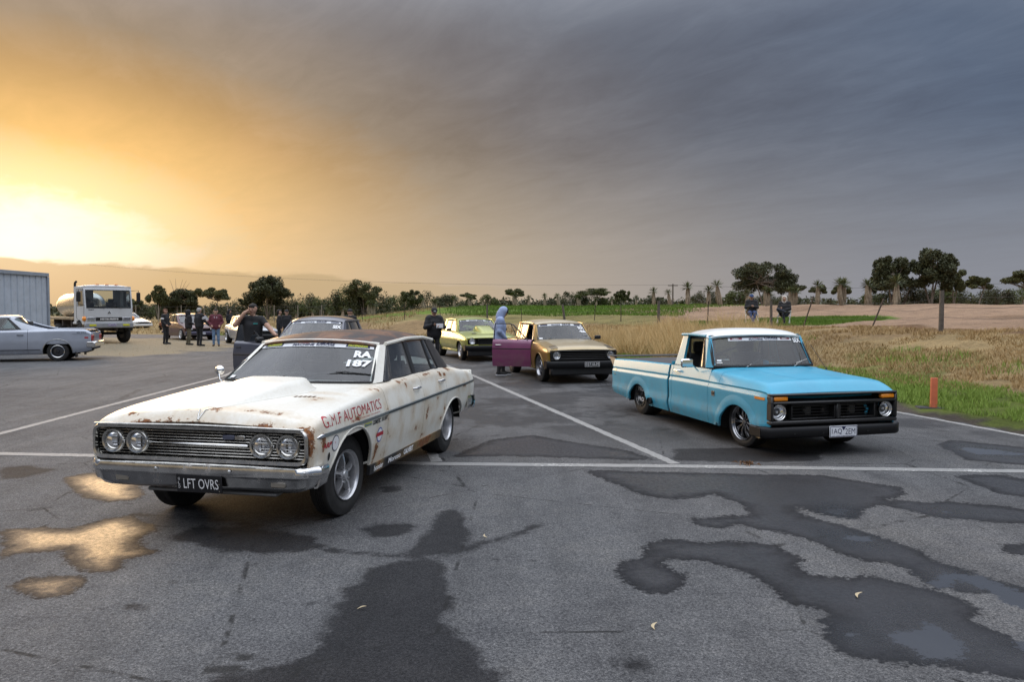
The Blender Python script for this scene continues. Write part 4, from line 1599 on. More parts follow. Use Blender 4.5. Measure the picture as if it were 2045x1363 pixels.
    for y in np.linspace(-1, 1, 61):
        a = abs(y)
        yy = y * .955
        x = .935 - .035 * a ** 2 - .10 * max(0, (a - .84) / .16) ** 2
        tz = .0
        dz = .05 * max(0, (a - .80) / .20) ** 1.5
        G.append([(x - .10, yy, .567), (x - .035, yy, .570), (x - .008, yy, .556), (x + .004, yy, .500), (x - .004, yy, .488), (x - .020, yy * .99, .470), (x - .035, yy * .985, .410 + dz * .6), (x - .06, yy * .98, .376 + dz), (x - .12, yy * .97, .368 + dz)])
    bp = MB()
    bp.grid(np.array(G), ref=(.5, 0, .46), rim=.015)
    for sg in (1, -1):
        H = []
        for t in np.linspace(0, 1, 8):
            x = .798 - .10 * t + .0
            yy = sg * (.955 + .012 * sin(pi * t * .5))
            H.append([(x, yy - sg * .06, .567), (x, yy - sg * .008, .568), (x, yy, .55), (x, yy, .50), (x, yy - sg * .008, .486), (x, yy - sg * .015, .46), (x, yy - sg * .022, .43 - .0 * t), (x, yy - sg * .035, .405 + .02 * t), (x, yy - sg * .06, .40 + .02 * t)])
        bp.grid(np.array(H), ref=(.7, 0, .46), rim=.015)
    bpo = bp.build('front_bumper', OLD, root, smooth=50)
    for y in (-.86, -.30, .30, .86):
        q = MB()
        q.lathe([(.014, 0), (.013, .006), (.006, .010), (.001, .011)], 12, c=(.940 - .035 * (y / .955) ** 2 - .03 * (abs(y) > .8), y, .528), axis='x')
        q.build('bumper_bolt', CHROME, bpo)
    for y in (-.62, .66):
        q = MB()
        q.box(.880, .897, y - .06, y + .06, .415, .460, b=.008)
        q.build('parking_lamp', mat('dirty clear lens', (.20, .18, .15), .25, coat=.5), bpo)
    lt = MB()
    lt.box(.74, .84, -.45, .62, .335, .362, b=.01)
    lt.build('lower_valance', mat('bare grey steel', (.20, .20, .20), .5, metal=.5), root)
    pl = plate(root, (.926, .05, .428), .372, .134, 'LFT OVRS', PLATEBLK, WHITE, tilt=radians(6), frame=False, tw=.76, th=.56, tx=.045, bold=.0)
    for i, ch in enumerate('QLD'):
        lettering('plate_state_letters', ch, quadmap((.0055, -.168, .022 - i * .030), (0, .015, 0), (0, 0, .022)), WHITE, pl)
    for (y, z) in ((.165, -.05), (-.175, 0), (.165, .0)):
        q = MB()
        q.lathe([(.005, 0), (.005, .003), (.001, .004)], 8, c=(.005, y, z), axis='x')
        q.build('plate_screw', DCHROME, pl)
    # ------------------------------------------------ side stickers
    def side_text(txt, x, z, w, h, mt, rise=0.0, **k):
        lettering('door_lettering', txt, lambda u, v: B.side(x - w * u, z + h * v + rise * u, 1, .0025), mt, root, **k)
    side_text('G.M.F AUTOMATICS', .66, .818, 1.13, .085, REDINK, .012, bold=-.006)
    side_text('Specialists in Automatic Transmissions', .20, .800, .62, .014, REDINK, .0)

    def disc(x, z, r, mt, rz_=None, inner=None):
        mb = MB()
        rz_ = rz_ or r
        P = [B.side(x + r * cos(a), z + rz_ * sin(a), 1, .0022 + (.0008 if inner else 0)) for a in np.linspace(0, 2 * pi, 29)[:-1]]
        mb.add([np.mean(P, 0)] + P, [(0, i + 1, (i + 1) % 28 + 1) for i in range(28)])
        mb.build('sticker', mt, root, smooth=0)

    def rect(x, z, w, h, mt, off=.002):
        mb = MB()
        G = np.array([[B.side(x - w * u, z + h * v, 1, off) for v in (0, .5, 1)] for u in np.linspace(0, 1, 6)])
        mb.grid(G, ref=(x, 0, z))
        mb.build('sticker', mt, root, smooth=0)
    BLUEP = mat('blue print', (.02, .07, .36), .5)
    YEL = mat('yellow green print', (.50, .55, .05), .5)
    side_text('ARP', .715, .672, .15, .040, REDINK, 0, bold=.04, shear=.3)
    disc(.50, .685, .062, NAVY)
    disc(.50, .685, .054, WHITE, inner=1)
    side_text('TOTAL SEAL', .548, .674, .096, .022, REDINK, 0, bold=.03)
    rect(-.05, .718, .16, .030, YEL)
    side_text('Simmons', -.055, .721, .15, .024, BLUEP, 0, bold=.03, shear=.3)
    side_text('COMETIC', -.23, .712, .19, .038, BLACK, 0, bold=.04, shear=.3)
    side_text('KALVERT', -.44, .715, .16, .034, BLACK, 0, bold=.03, shear=.4)
    disc(-.42, .60, .066, BLUEP)
    disc(-.42, .60, .055, WHITE, inner=1)
    rect(-.335, .59, .17, .034, REDINK, .004)
    side_text('HORSEPOWER', -.345, .596, .15, .022, WHITE, 0, bold=.03, shear=.2)
    disc(.60, .60, .020, mat('lamp hole', (.02, .018, .015), .7), .032)
    sx = lambda u, v, x0, w, z0, h: np.array([x0 - w * u, .880, z0 + h * v])
    lettering('sill_lettering', 'hoosier', lambda u, v: sx(u, v, -.36, .22, .285, .045), WHITE, root, bold=.02, shear=.3)
    lettering('sill_lettering', 'Moroso', lambda u, v: sx(u, v, -.70, .33, .288, .045), WHITE, root, bold=.02, shear=.3)
    lettering('sill_lettering', 'CALVERT', lambda u, v: sx(u, v, -1.12, .28, .288, .05), WHITE, root, bold=.05, shear=.3)
    # ------------------------------------------------ cabin
    belt = lambda x: np.interp(x, [-3.2, -2.6, -2.0, -1.2, -.6], [1.015, 1.028, 1.036, 1.034, 1.028])
    g = dict(ws=((-.665, .745, 1.035), (-1.16, .615, 1.345)), wsb=.13, hdr=.04, A=(-.80, -1.235), yb=.795,
             yt=lambda x: np.interp(x, [-2.7, -1.9, -1.15], [.655, .675, .655]), zb=belt, zt=lambda x: np.interp(x, [-2.75, -2.3, -1.8, -1.15], [1.335, 1.385, 1.392, 1.352]),
             panes=[(-.82, -1.03, -1.25, -1.27), (-1.04, -1.66, -1.28, -1.69), (-1.72, -2.30, -1.75, -2.28), (-2.31, -2.52, -2.29, -2.40)],
             posts=[(-1.655, -1.735, -1.675, -1.765)], C=(-2.53, -3.05, -2.41, -2.72), rw=((-3.14, .70, 1.005), (-2.74, .60, 1.335)), rwb=.10, arch=.06, crown=.06, rb=.04,
             sideglass=glass_mat('hazy side glass', (.62, .66, .66), dust=.10))
    GR = greenhouse(root, g, PAINT, ROOF, glass_mat('clear windscreen', (.58, .66, .68), dust=.025), BLACK, PAINT, mat('black vinyl pillar', (.035, .030, .028), .6, var=.4, vscale=5))
    P = GR['ws']
    hm = MB()
    hm.tube([p + np.array([-.012, 0, .016]) for p in P[:, -1]], .017, 8)
    hm.build('windscreen_header', PAINT, root)
    banner(GR['wso'], P, .03, .97, .87, .99, mat('white banner film', (.70, .72, .74), .4), [
        ('MACHINE', .33, .515, .885, .945, NAVY, .04), ('STREET', .37, .48, .950, .975, REDINK, .02), ('DRAG', .53, .68, .905, .975, NAVY, .05, .2), ('CHALLENGE', .535, .68, .880, .900, NAVY, .02),
        (None, .06, .235, .885, .975, NAVY), ('PACEMAKER', .075, .22, .90, .955, mat('lime print', (.55, .60, .06), .5), .04, .2), (None, .765, .94, .885, .975, NAVY), ('PACEMAKER', .78, .925, .90, .955, mat('lime print', (.55, .60, .06), .5), .04, .2)])
    banner(GR['wso'], P, 0, 0, 0, 0, None, [('RA', .845, .965, .62, .80, WHITE, .05), ('187', .815, .975, .38, .56, WHITE, .05), (None, .025, .06, .05, .11, WHITE)])
    interior(root, -2.75, -.70, .76, .38, 1.03, -1, -.72)
    seat(root, -1.55, -.36, .50)
    seat(root, -1.55, .36, .50)
    bs = MB()
    bs.prism([(-2.35, .55), (-2.2, .72), (-2.55, .76), (-2.75, 1.02), (-2.85, 1.0), (-2.75, .55)], -.72, .72)
    bs.box(-3.1, -2.76, -.70, .70, .98, 1.0)
    bs.build('rear_bench', INTER, root)
    mr = MB()
    mr.box(-1.10, -1.08, -.13, .13, 1.265, 1.335, b=.01)
    mr.tube([(-1.08, 0, 1.30), (-1.02, 0, 1.345)], .008, 6)
    mr.build('rear_view_mirror', BLACK, root)
    cg = MB()
    for y in (-.62, .62):
        cg.tube([(-1.75, y, .4), (-1.78, y * .95, 1.32)], .022, 8)
    cg.tube([(-1.78, -.59, 1.32), (-1.78, .59, 1.32)], .022, 8)
    cg.tube([(-1.75, -.6, .98), (-1.75, .6, .98)], .018, 8)
    cg.build('roll_cage', mat('cage grey', (.16, .17, .18), .5), root)
    gz = MB()
    gz.lathe([(.033, 0), (.036, .015), (.036, .05), (.028, .056), (.001, .058)], 20, c=(-.60, -.10, 1.055), axis='x', sgn=-1)
    gz.tube([(-.62, -.10, 1.0), (-.62, -.10, 1.06)], .012, 6)
    gz.build('boost_gauge', BLACK, root)
    mo = MB()
    mo.tube([(-.72, -.80, 1.0), (-.70, -.83, 1.03), (-.72, -.85, 1.09)], .010, 8)
    mo.lathe([(.001, -.036), (.024, -.032), (.044, -.012), (.048, .004), (.043, .005), (.001, .003)], 22, c=(-.735, -.85, 1.115), axis='x', sgn=-1)
    mo.build('door_mirror', CHROME, root)
    wiper(root, (-.60, .10, 1.05), (-.70, .45, 1.125), (-.70, .12, 1.10), (-.75, .70, 1.10))
    wiper(root, (-.60, -.30, 1.05), (-.69, .0, 1.115), (-.68, -.28, 1.10), (-.70, .17, 1.105))
    # ------------------------------------------------ chassis
    under(root, -3.6, .62, .62, .30, .46)
    wheelhouse(root, .14, .33, .47, .40, .84)
    wheelhouse(root, -2.79, .32, .47, .38, .84)
    for sg in (1, -1):
        wheel(root, (.02, sg * .715, .335), .335, .165, .205, sg, 'five', dish=.035, steer=radians(-4))
        wheel(root, (-2.82, sg * .665, .345), .345, .27, .20, sg, 'five', dish=.09)
    ax = MB()
    ax.tube([(-2.82, -.6, .34), (-2.82, .6, .34)], .05, 10)
    ax.lathe([(.001, -.14), (.12, -.08), (.14, 0), (.12, .08), (.001, .14)], 16, c=(-2.82, 0, .33), axis='x')
    ax.tube([(.02, -.62, .30), (.02, .62, .30)], .035, 8)
    ax.build('axle', UNDER, root)
    return root


white_sedan()
# ---------------------------------------------------------------- lowered blue pickup
def pickup():
    root = thing('pickup_truck', 'lowered sky blue pickup with white cab roof and black grille', 'pickup', (3.535, 9.599, .004), radians(-76))

    def paintfn(g, p, oc):
        n = g.noise(oc, 3.2, 5, .6)
        n2 = g.noise(oc, 60, 3, .6)
        g.put(p.inputs['Base Color'], g.ramp(n, [(.3, (.026, .315, .50)), (.7, (.036, .37, .57))]))
        g.put(p.inputs['Roughness'], g.math('ADD', g.math('MULTIPLY', n, .16), .40))
        p.inputs['Coat Weight'].default_value = .32
        p.inputs['Coat Roughness'].default_value = .13
        sp = g.n('ShaderNodeSeparateXYZ')
        g.put(sp.inputs[0], oc)
        f = g.math('MULTIPLY', g.math('MULTIPLY', g.smooth(g.noise(oc, 6, 6, .68), .38, .72), g.smooth(sp.outputs[2], .75, .18)), .5)
        col = g.ramp(n, [(.3, (.028, .315, .49)), (.7, (.040, .37, .55))])
        g.put(p.inputs['Base Color'], g.mix(f, col, (.15, .135, .115)))
        g.put(p.inputs['Normal'], g.bump(g.noise(oc, 3.0, 2, .5), .06, .02))
    BLUE = mat('faded sky blue paint', fn=paintfn)
    IVORY = mat('off white roof paint', (.74, .74, .70), .35, coat=.3, var=.06, vscale=3)
    W = .0
    lowr = [(.83, .21), (.868, .35), (.848, .43)]
    st = [
        (.885, [(.80, .27), (.835, .36), (.83, .43), (.838, .66), (.828, .700), (.835, .722), (.815, .738), (.50, .746), (0, .750)]),
        (.80, [(.815, .25), (.855, .35), (.843, .43), (.852, .685), (.832, .728), (.840, .752), (.790, .800), (.50, .815), (0, .820)]),
        (.70, lowr + [(.857, .695), (.834, .737), (.842, .760), (.775, .842), (.50, .868), (0, .872)]),
        (.755, [(.820, .24), (.860, .35), (.845, .43), (.855, .69), (.833, .733), (.841, .757), (.782, .822), (.50, .846), (0, .850)]),
        (.2, lowr + [(.858, .697), (.835, .740), (.842, .763), (.775, .872), (.50, .898), (0, .902)]),
        (-.3, lowr + [(.858, .697), (.835, .740), (.842, .763), (.785, .900), (.50, .925), (0, .930)]),
        (-.60, lowr + [(.858, .697), (.835, .740), (.842, .763), (.800, .915), (.50, .938), (0, .942)]),
        (-1.2, lowr + [(.858, .695), (.835, .738), (.842, .760), (.805, .915), (.79, .93), (.0, .93)]),
        (-1.75, lowr + [(.858, .685), (.835, .728), (.842, .750), (.812, .895), (.78, .905), (0, .905)]),
        (-3.0, [(.83, .215), (.868, .34), (.848, .42), (.858, .665), (.835, .705), (.842, .728), (.812, .868), (.78, .878), (0, .878)]),
        (-3.92, [(.825, .27), (.86, .36), (.845, .43), (.853, .645), (.832, .685), (.838, .708), (.808, .835), (.78, .845), (0, .845)])]
    B = Body(st, [0, .03, .03, .02, .012, .01, .05, .15, 0])
    fa, ra = (.17, .11, .43, .425), (-2.80, .11, .40, .40)
    for sg in (1, -1):
        B.panel('front_fender', -.52, .885, 0, 5, root, BLUE, sg, [fa], jm=3, res=.04)
        d = B.panel('door', -1.60, -.52, 0, 6, root, BLUE, sg, jm=3, res=.06)
        c = B.panel('cowl_side', -.52, -.26, 5, 7, root, BLUE, sg, jm=0, res=.05)
        B.panel('cab_corner', -1.68, -1.60, 0, 6, root, IVORY if 0 else BLUE, sg, jm=3)
        B.panel('bed_side', -3.92, -1.735, 0, 7, root, BLUE, sg, [ra], jm=3, res=.05)
        for a in (fa, ra):
            xc, zc, R, ry = a
            G = []
            for k in range(25):
                t = pi * k / 24
                row = []
                for q, o in ((0, .006), (.03, .011), (.07, .008), (.12, .001)):
                    x, z = xc + (R + q) * cos(t), zc + (ry + q) * sin(t)
                    z = max(z, .24)
                    row.append((x, sg * (B.y_at(x, z, 6) + o), z))
                G.append(row)
            mb = MB()
            mb.grid(np.array(G), ref=(xc, 0, .3), rim=.03)
            mb.build('wheel_arch_flare', BLUE, root, smooth=60)
        h = MB()
        p = B.side(-1.42, .835, sg, .0)
        h.tube([p + np.array([.075, 0, 0]), p + np.array([.05, sg * .03, 0]), p + np.array([-.05, sg * .03, 0]), p + np.array([-.06, 0, 0])], [.010, .013, .013, .010], 8)
        h.lathe([(.012, 0), (.012, .012), (.001, .014)], 10, c=p + np.array([-.10, 0, 0]), sgn=sg)
        h.build('door_handle', CHROME, d)
        m = MB()
        q = B.side(-.80, .92, sg, 0)
        m.tube([q + np.array([-.02, 0, -.05]), q + np.array([.03, sg * .10, .03]), q + np.array([.05, sg * .16, .06])], .008, 8)
        m.box(q[0] + .025, q[0] + .060, q[1] + sg * .20 - .09, q[1] + sg * .20 + .09, q[2] + .01, q[2] + .125, b=.015)
        if sg < 0:
            m.build('door_mirror', CHROME, d)
        # marker lamps and badges
        a_ = MB()
        G = np.array([[B.side(x, z, sg, .006) for z in (.660, .690)] for x in np.linspace(.60, .80, 6)])
        a_.grid(G, ref=(.7, 0, .7), rim=.006)
        a_.build('side_marker', AMBER, root)
        a_ = MB()
        G = np.array([[B.side(x, z, sg, .006) for z in (.655, .683)] for x in np.linspace(-3.84, -3.74, 4)])
        a_.grid(G, ref=(-3.8, 0, .7), rim=.006)
        a_.build('side_marker', AMBER, root)
        a_ = MB()
        G = np.array([[B.side(x, z, sg, .005) for z in (.585, .65)] for x in np.linspace(-.42, -.335, 4)])
        a_.grid(G, ref=(-.4, 0, .6), rim=.005)
        a_.build('fender_badge', DCHROME, root)
        a_ = MB()
        G = np.array([[B.side(x, z, sg, .007) for z in (.60, .635)] for x in np.linspace(-.41, -.345, 4)])
        a_.grid(G, ref=(-.4, 0, .6), rim=.002)
        a_.build('badge_infill', BLACK, root)
        a_ = MB()
        G = np.array([[B.side(x, z, sg, .004) for z in (.59, .605)] for x in np.linspace(-3.82, -3.74, 4)])
        a_.grid(G, ref=(-3.8, 0, .6), rim=.004)
        a_.build('bed_badge', DCHROME, root)
        e = MB()
        e.tube([(-2.30, sg * .80, .30), (-2.28, sg * .90, .295)], .052, 18, cap=False)
        e.tube([(-2.30, sg * .80, .30), (-2.285, sg * .885, .296)], .044, 18)
        e.build('exhaust_tip', BLACK, root)
        wheel(root, (.12, sg * .63, .305), .305, .20, .215, sg, 'multi', mat('polished black alloy', (.30, .30, .31), .2, metal=1.0), dish=.05, steer=radians(5))
        w = wheel(root, (-2.92, sg * .60, .33), .33, .30, .195, sg, 'disc', mat('black wheel', (.02, .02, .021), .3, coat=.4), dish=.04)
        bl = MB()
        for k in range(20):
            an = 2 * pi * k / 20
            bl.box(.176 * cos(an) - .008, .176 * cos(an) + .008, sg * .150 - .006, sg * .150 + .006, .176 * sin(an) - .008, .176 * sin(an) + .008)
        bl.build('beadlock_bolts', DCHROME, w)
        if sg < 0:
            lettering('wheel_lettering', 'PRO', lambda u, v: np.array([-.10 + .20 * v, sg * .142, .06 * 2 * (u - .5)]) if 0 else np.array([.11 * (2 * u - 1), -.143, -.115 + .07 * v]), WHITE, w, bold=.04)
            lettering('wheel_lettering', 'PRO', lambda u, v: np.array([.11 * (2 * u - 1), -.143, .05 + .07 * v]), WHITE, w, bold=.04)
    hood = B.panel('bonnet', -.26, .888, 5, 8, root, BLUE, 1, both=True, jm=0, res=.035, gap=.002)
    B.panel('cowl_panel', -.62, -.26, 7, 8, root, BLUE, 1, both=True, jm=0)
    # raised centre of the bonnet with flat side plateaus
    hr = MB()
    G = []
    for x in np.linspace(.62, -.24, 14):
        row = []
        for v in np.linspace(-1, 1, 15):
            y = v * (.30 + .06 * (.62 - x))
            hgt = .022 * min(1, (.62 - x) / .25) * (1 - abs(v) ** 4)
            row.append((x, y, B.z_at(x, abs(y), 5) + .001 + hgt))
        G.append(row)
    hr.grid(np.array(G), ref=(.2, 0, .3), rim=.004)
    hr.build('bonnet_ridge', BLUE, hood, smooth=60)
    # ------------------------------------------------ front end
    GB = mat('satin grille black', (.014, .014, .015), .42, coat=.15)
    f = MB()
    f.box(.62, .66, -.80, .80, .20, .72)
    f.build('radiator_panel', UNDER, root)
    fr = MB()
    for (y0, y1, z0, z1) in ((-.845, .845, .715, .742), (-.845, .845, .618, .652), (-.845, .845, .385, .430), (-.845, -.808, .43, .716), (.808, .845, .43, .716)):
        fr.box(.82, .925, y0, y1, z0, z1, b=.012)
    fr.build('grille_surround', GB, root)
    cb = MB()
    cb.box(.80, .905, .025, .075, .43, .619, b=.012)
    cb.build('grille_divider', GB, root)
    for (y0, y1) in ((-.56, .02), (.08, .56)):
        q = MB()
        for (a, b_, c, d_) in ((y0, y1, .600, .612), (y0, y1, .440, .452), (y0, y0 + .012, .452, .60), (y1 - .012, y1, .452, .60)):
            q.box(.80, .89, a, b_, c, d_, b=.004)
        for z in np.linspace(.475, .578, 4):
            q.box(.80, .815, y0 + .012, y1 - .012, z - .004, z + .004)
        q.build('grille_insert', GB, root)
    st_ = MB()
    st_.tube([(.74, -.62, .690), (.75, -.2, .675), (.74, .25, .680), (.74, .62, .690)], .016, 6)
    st_.build('radiator_support', BLUE, root)
    for y in (-.25, .0, .35):
        q = MB()
        q.box(.70, .76, y - .06, y + .05, .46, .58, b=.02)
        q.build('intercooler_fitting', mat('bare cooler metal', (.12, .12, .12), .4, metal=.7), root)
    q = MB()
    q.tube([(.78, .50, .575), (.79, .53, .52), (.78, .51, .46)], .018, 8)
    q.build('coolant_pipe', BLUE, root)
    for sg in (1, -1):
        i_ = MB()
        i_.box(.86, .918, sg * .715 - .092, sg * .715 + .092, .657, .708, b=.012)
        i_.build('indicator_lamp', AMBER, root)
        bz = MB()
        bz.box(.79, .82, sg * .70 - .125, sg * .70 + .125, .432, .616, b=.01)
        bz.build('headlight_bezel', GB, root)
        headlight(root, (.868, sg * .715, .525), .083, CHROME, depth=.06, ringw=.012)
    G = []
    for y in np.linspace(-1, 1, 41):
        a = abs(y)
        x = .945 - .03 * a * a - .07 * max(0, (a - .88) / .12) ** 2
        yy = y * .93
        G.append([(x - .10, yy, .362), (x - .02, yy, .362), (x, yy, .346), (x + .006, yy, .30), (x, yy, .245), (x - .02, yy, .230), (x - .10, yy, .226)])
    b = MB()
    b.grid(np.array(G), ref=(.5, 0, .29), rim=.01)
    for sg in (1, -1):
        b.grid(np.array([[(x, sg * (.93 + .006), z) if 0 < j < 4 else (x, sg * .91, z) for j, z in enumerate((.362, .346, .29, .245, .226))] for x in (.845, .78, .70, .62)]), ref=(.75, 0, .29), rim=.01)
    bo = b.build('front_bumper', mat('black painted bumper', (.008, .008, .009), .42, spec=.3), root, smooth=50)
    for y in (-.55, -.18, .42, .6):
        q = MB()
        q.lathe([(.010, 0), (.009, .006), (.001, .008)], 10, c=(.948 - .03 * y * y, y, .28), axis='x')
        q.build('bumper_bolt', BLACK, bo)
    PB = mat('plate white', (.72, .74, .78), .4)
    pl = plate(root, (.962, .075, .292), .372, .134, '1AQ', PB, NAVY, tw=.36, th=.50, bold=.0, tx=-.24)
    lettering('plate_characters', '2EM', quadmap((.0055, .372 * (.24 - .18), -.0335), (0, .372 * .36, 0), (0, 0, .067)), NAVY, pl)
    t = MB()
    t.slab([(.0055, -.03, .058), (.0055, .03, .058), (.0055, 0, .012)], (.001, 0, 0))
    t.build('plate_triangle', NAVY, pl, smooth=0)
    lettering('plate_slogan', 'VIC - STAY ALERT STAY ALIVE', quadmap((.0056, -.15, -.060), (0, .30, 0), (0, 0, .013)), NAVY, pl)
    # ------------------------------------------------ cab
    g = dict(ws=((-.57, .745, .948), (-.80, .685, 1.335)), wsb=.10, hdr=.015, wsr=.022, A=(-.70, -.865), yb=.795, yt=lambda x: np.interp(x, [-1.7, -.8], [.695, .705]), zb=lambda x: .925 - .01 * (-x - .6),
             zt=lambda x: np.interp(x, [-1.65, -1.3, -.8], [1.335, 1.345, 1.335]),
             panes=[(-.73, -.87, -.885, -.915), (-.885, -1.36, -.93, -1.37)], open=(-1, 1), posts=[(-1.37, -1.60, -1.38, -1.50)], postm=BLUE, C=(-1.60, -1.69, -1.50, -1.58), railm=BLUE,
             rw=((-1.70, .62, .97), (-1.60, .60, 1.315)), rwb=.02, arch=.07, crown=.05, rb=.02)
    GR = greenhouse(root, g, BLUE, IVORY, glass_mat('blue tinted windscreen', (.36, .44, .48), dust=.05), BLACK, BLUE, IVORY)
    P = GR['ws']
    RS = mat('dull red print', (.20, .03, .05), .5)
    banner(GR['wso'], P, .17, .87, .83, .965, mat('white banner film', (.70, .72, .74), .4), [
        ('MACHINE', .38, .53, .845, .90, NAVY, .04), ('STREET', .39, .51, .91, .945, REDINK, .02), ('DRAG', .55, .70, .885, .95, NAVY, .05), ('CHALLENGE', .55, .70, .85, .875, NAVY, .02),
        (None, .19, .31, .865, .93, RS), ('MSD', .215, .275, .878, .915, WHITE, .04), (None, .735, .85, .865, .93, RS), ('MSD', .755, .815, .878, .915, WHITE, .04)])
    banner(GR['wso'], P, 0, 0, 0, 0, None, [('SIX', .885, .985, .76, .93, WHITE, .05), (None, .035, .075, .16, .22, WHITE), (None, .03, .08, .10, .13, WHITE)])
    interior(root, -1.64, -.60, .78, .30, .93, -1, -.62)
    for y in (-.36, .36):
        seat(root, -1.22, y, .42)
    cg = MB()
    for y in (-.60, .60):
        cg.tube([(-1.55, y, .35), (-1.55, y * .97, 1.30), (-.84, y, 1.30), (-.70, y * 1.1, .9)], .022, 8)
    cg.tube([(-1.55, -.59, 1.30), (-1.55, .59, 1.30)], .022, 8)
    cg.tube([(-1.55, -.58, .9), (-1.54, .55, 1.28)], .02, 8)
    cg.build('roll_cage', mat('cage grey', (.16, .17, .18), .5), root)
    bw = MB()
    bw.box(-1.70, -1.685, -.80, .80, .25, .95)
    bw.build('cab_back_wall', BLUE, root)
    vt = MB()
    vt.slab([(-.735, -.782, .94), (-.865, -.782, .94), (-.905, -.700, 1.30), (-.885, -.70, 1.30)], (0, .004, 0))
    vt.build('quarter_vent_card', mat('tan card', (.45, .30, .17), .7), root)
    wiper(root, (-.46, -.32, .945), (-.60, -.02, 1.03), (-.52, -.22, .99), (-.64, .22, 1.06), DCHROME)
    wiper(root, (-.46, .40, .945), (-.58, .62, 1.01), (-.52, .46, .98), (-.62, .72, 1.03), DCHROME)
    an = MB()
    an.tube([(-.28, .76, .91), (-.60, .74, 1.22)], .0035, 5)
    an.lathe([(.016, 0), (.012, .015), (.004, .03)], 10, c=(-.28, .76, .90), axis='z')
    an.build('radio_aerial', BLACK, root)
    # ------------------------------------------------ bed
    cv = MB()
    G = np.array([[(x, y, .882 - .035 * (-1.74 - x) / 2.18 + .012 * (1 - (y / .8) ** 2)) for y in np.linspace(-.775, .775, 9)] for x in np.linspace(-1.76, -3.88, 12)])
    cv.grid(G, ref=(-2.8, 0, .2), rim=.02)
    cv.build('bed_cover', mat('charcoal vinyl cover', (.040, .040, .046), .55, var=.2, vscale=4), root)
    br = MB()
    br.box(-1.755, -1.735, -.78, .78, .25, .90)
    br.build('bed_front_wall', BLACK, root)
    tg = MB()
    tg.box(-3.955, -3.925, -.80, .80, .36, .845, b=.012)
    tg.build('tailgate', BLUE, root)
    for sg in (1, -1):
        sp = MB()
        sp.slab([(-3.93, sg * .79, .86), (-4.20, sg * .79, .88), (-4.20, sg * .79, .86), (-3.96, sg * .79, .66), (-3.93, sg * .79, .70)], (0, -sg * .02, 0))
        sp.build('spoiler_bracket', mat('primer cream', (.50, .40, .28), .5), root, smooth=0)
    sp = MB()
    sp.box(-4.25, -3.90, -.81, .81, .878, .892, b=.005)
    sp.build('rear_spoiler', BLACK, root)
    under(root, -3.7, .55, .55, .17, .34)
    wheelhouse(root, .17, .15, .45, .38, .80)
    wheelhouse(root, -2.85, .15, .44, .36, .80)
    return root


pickup()
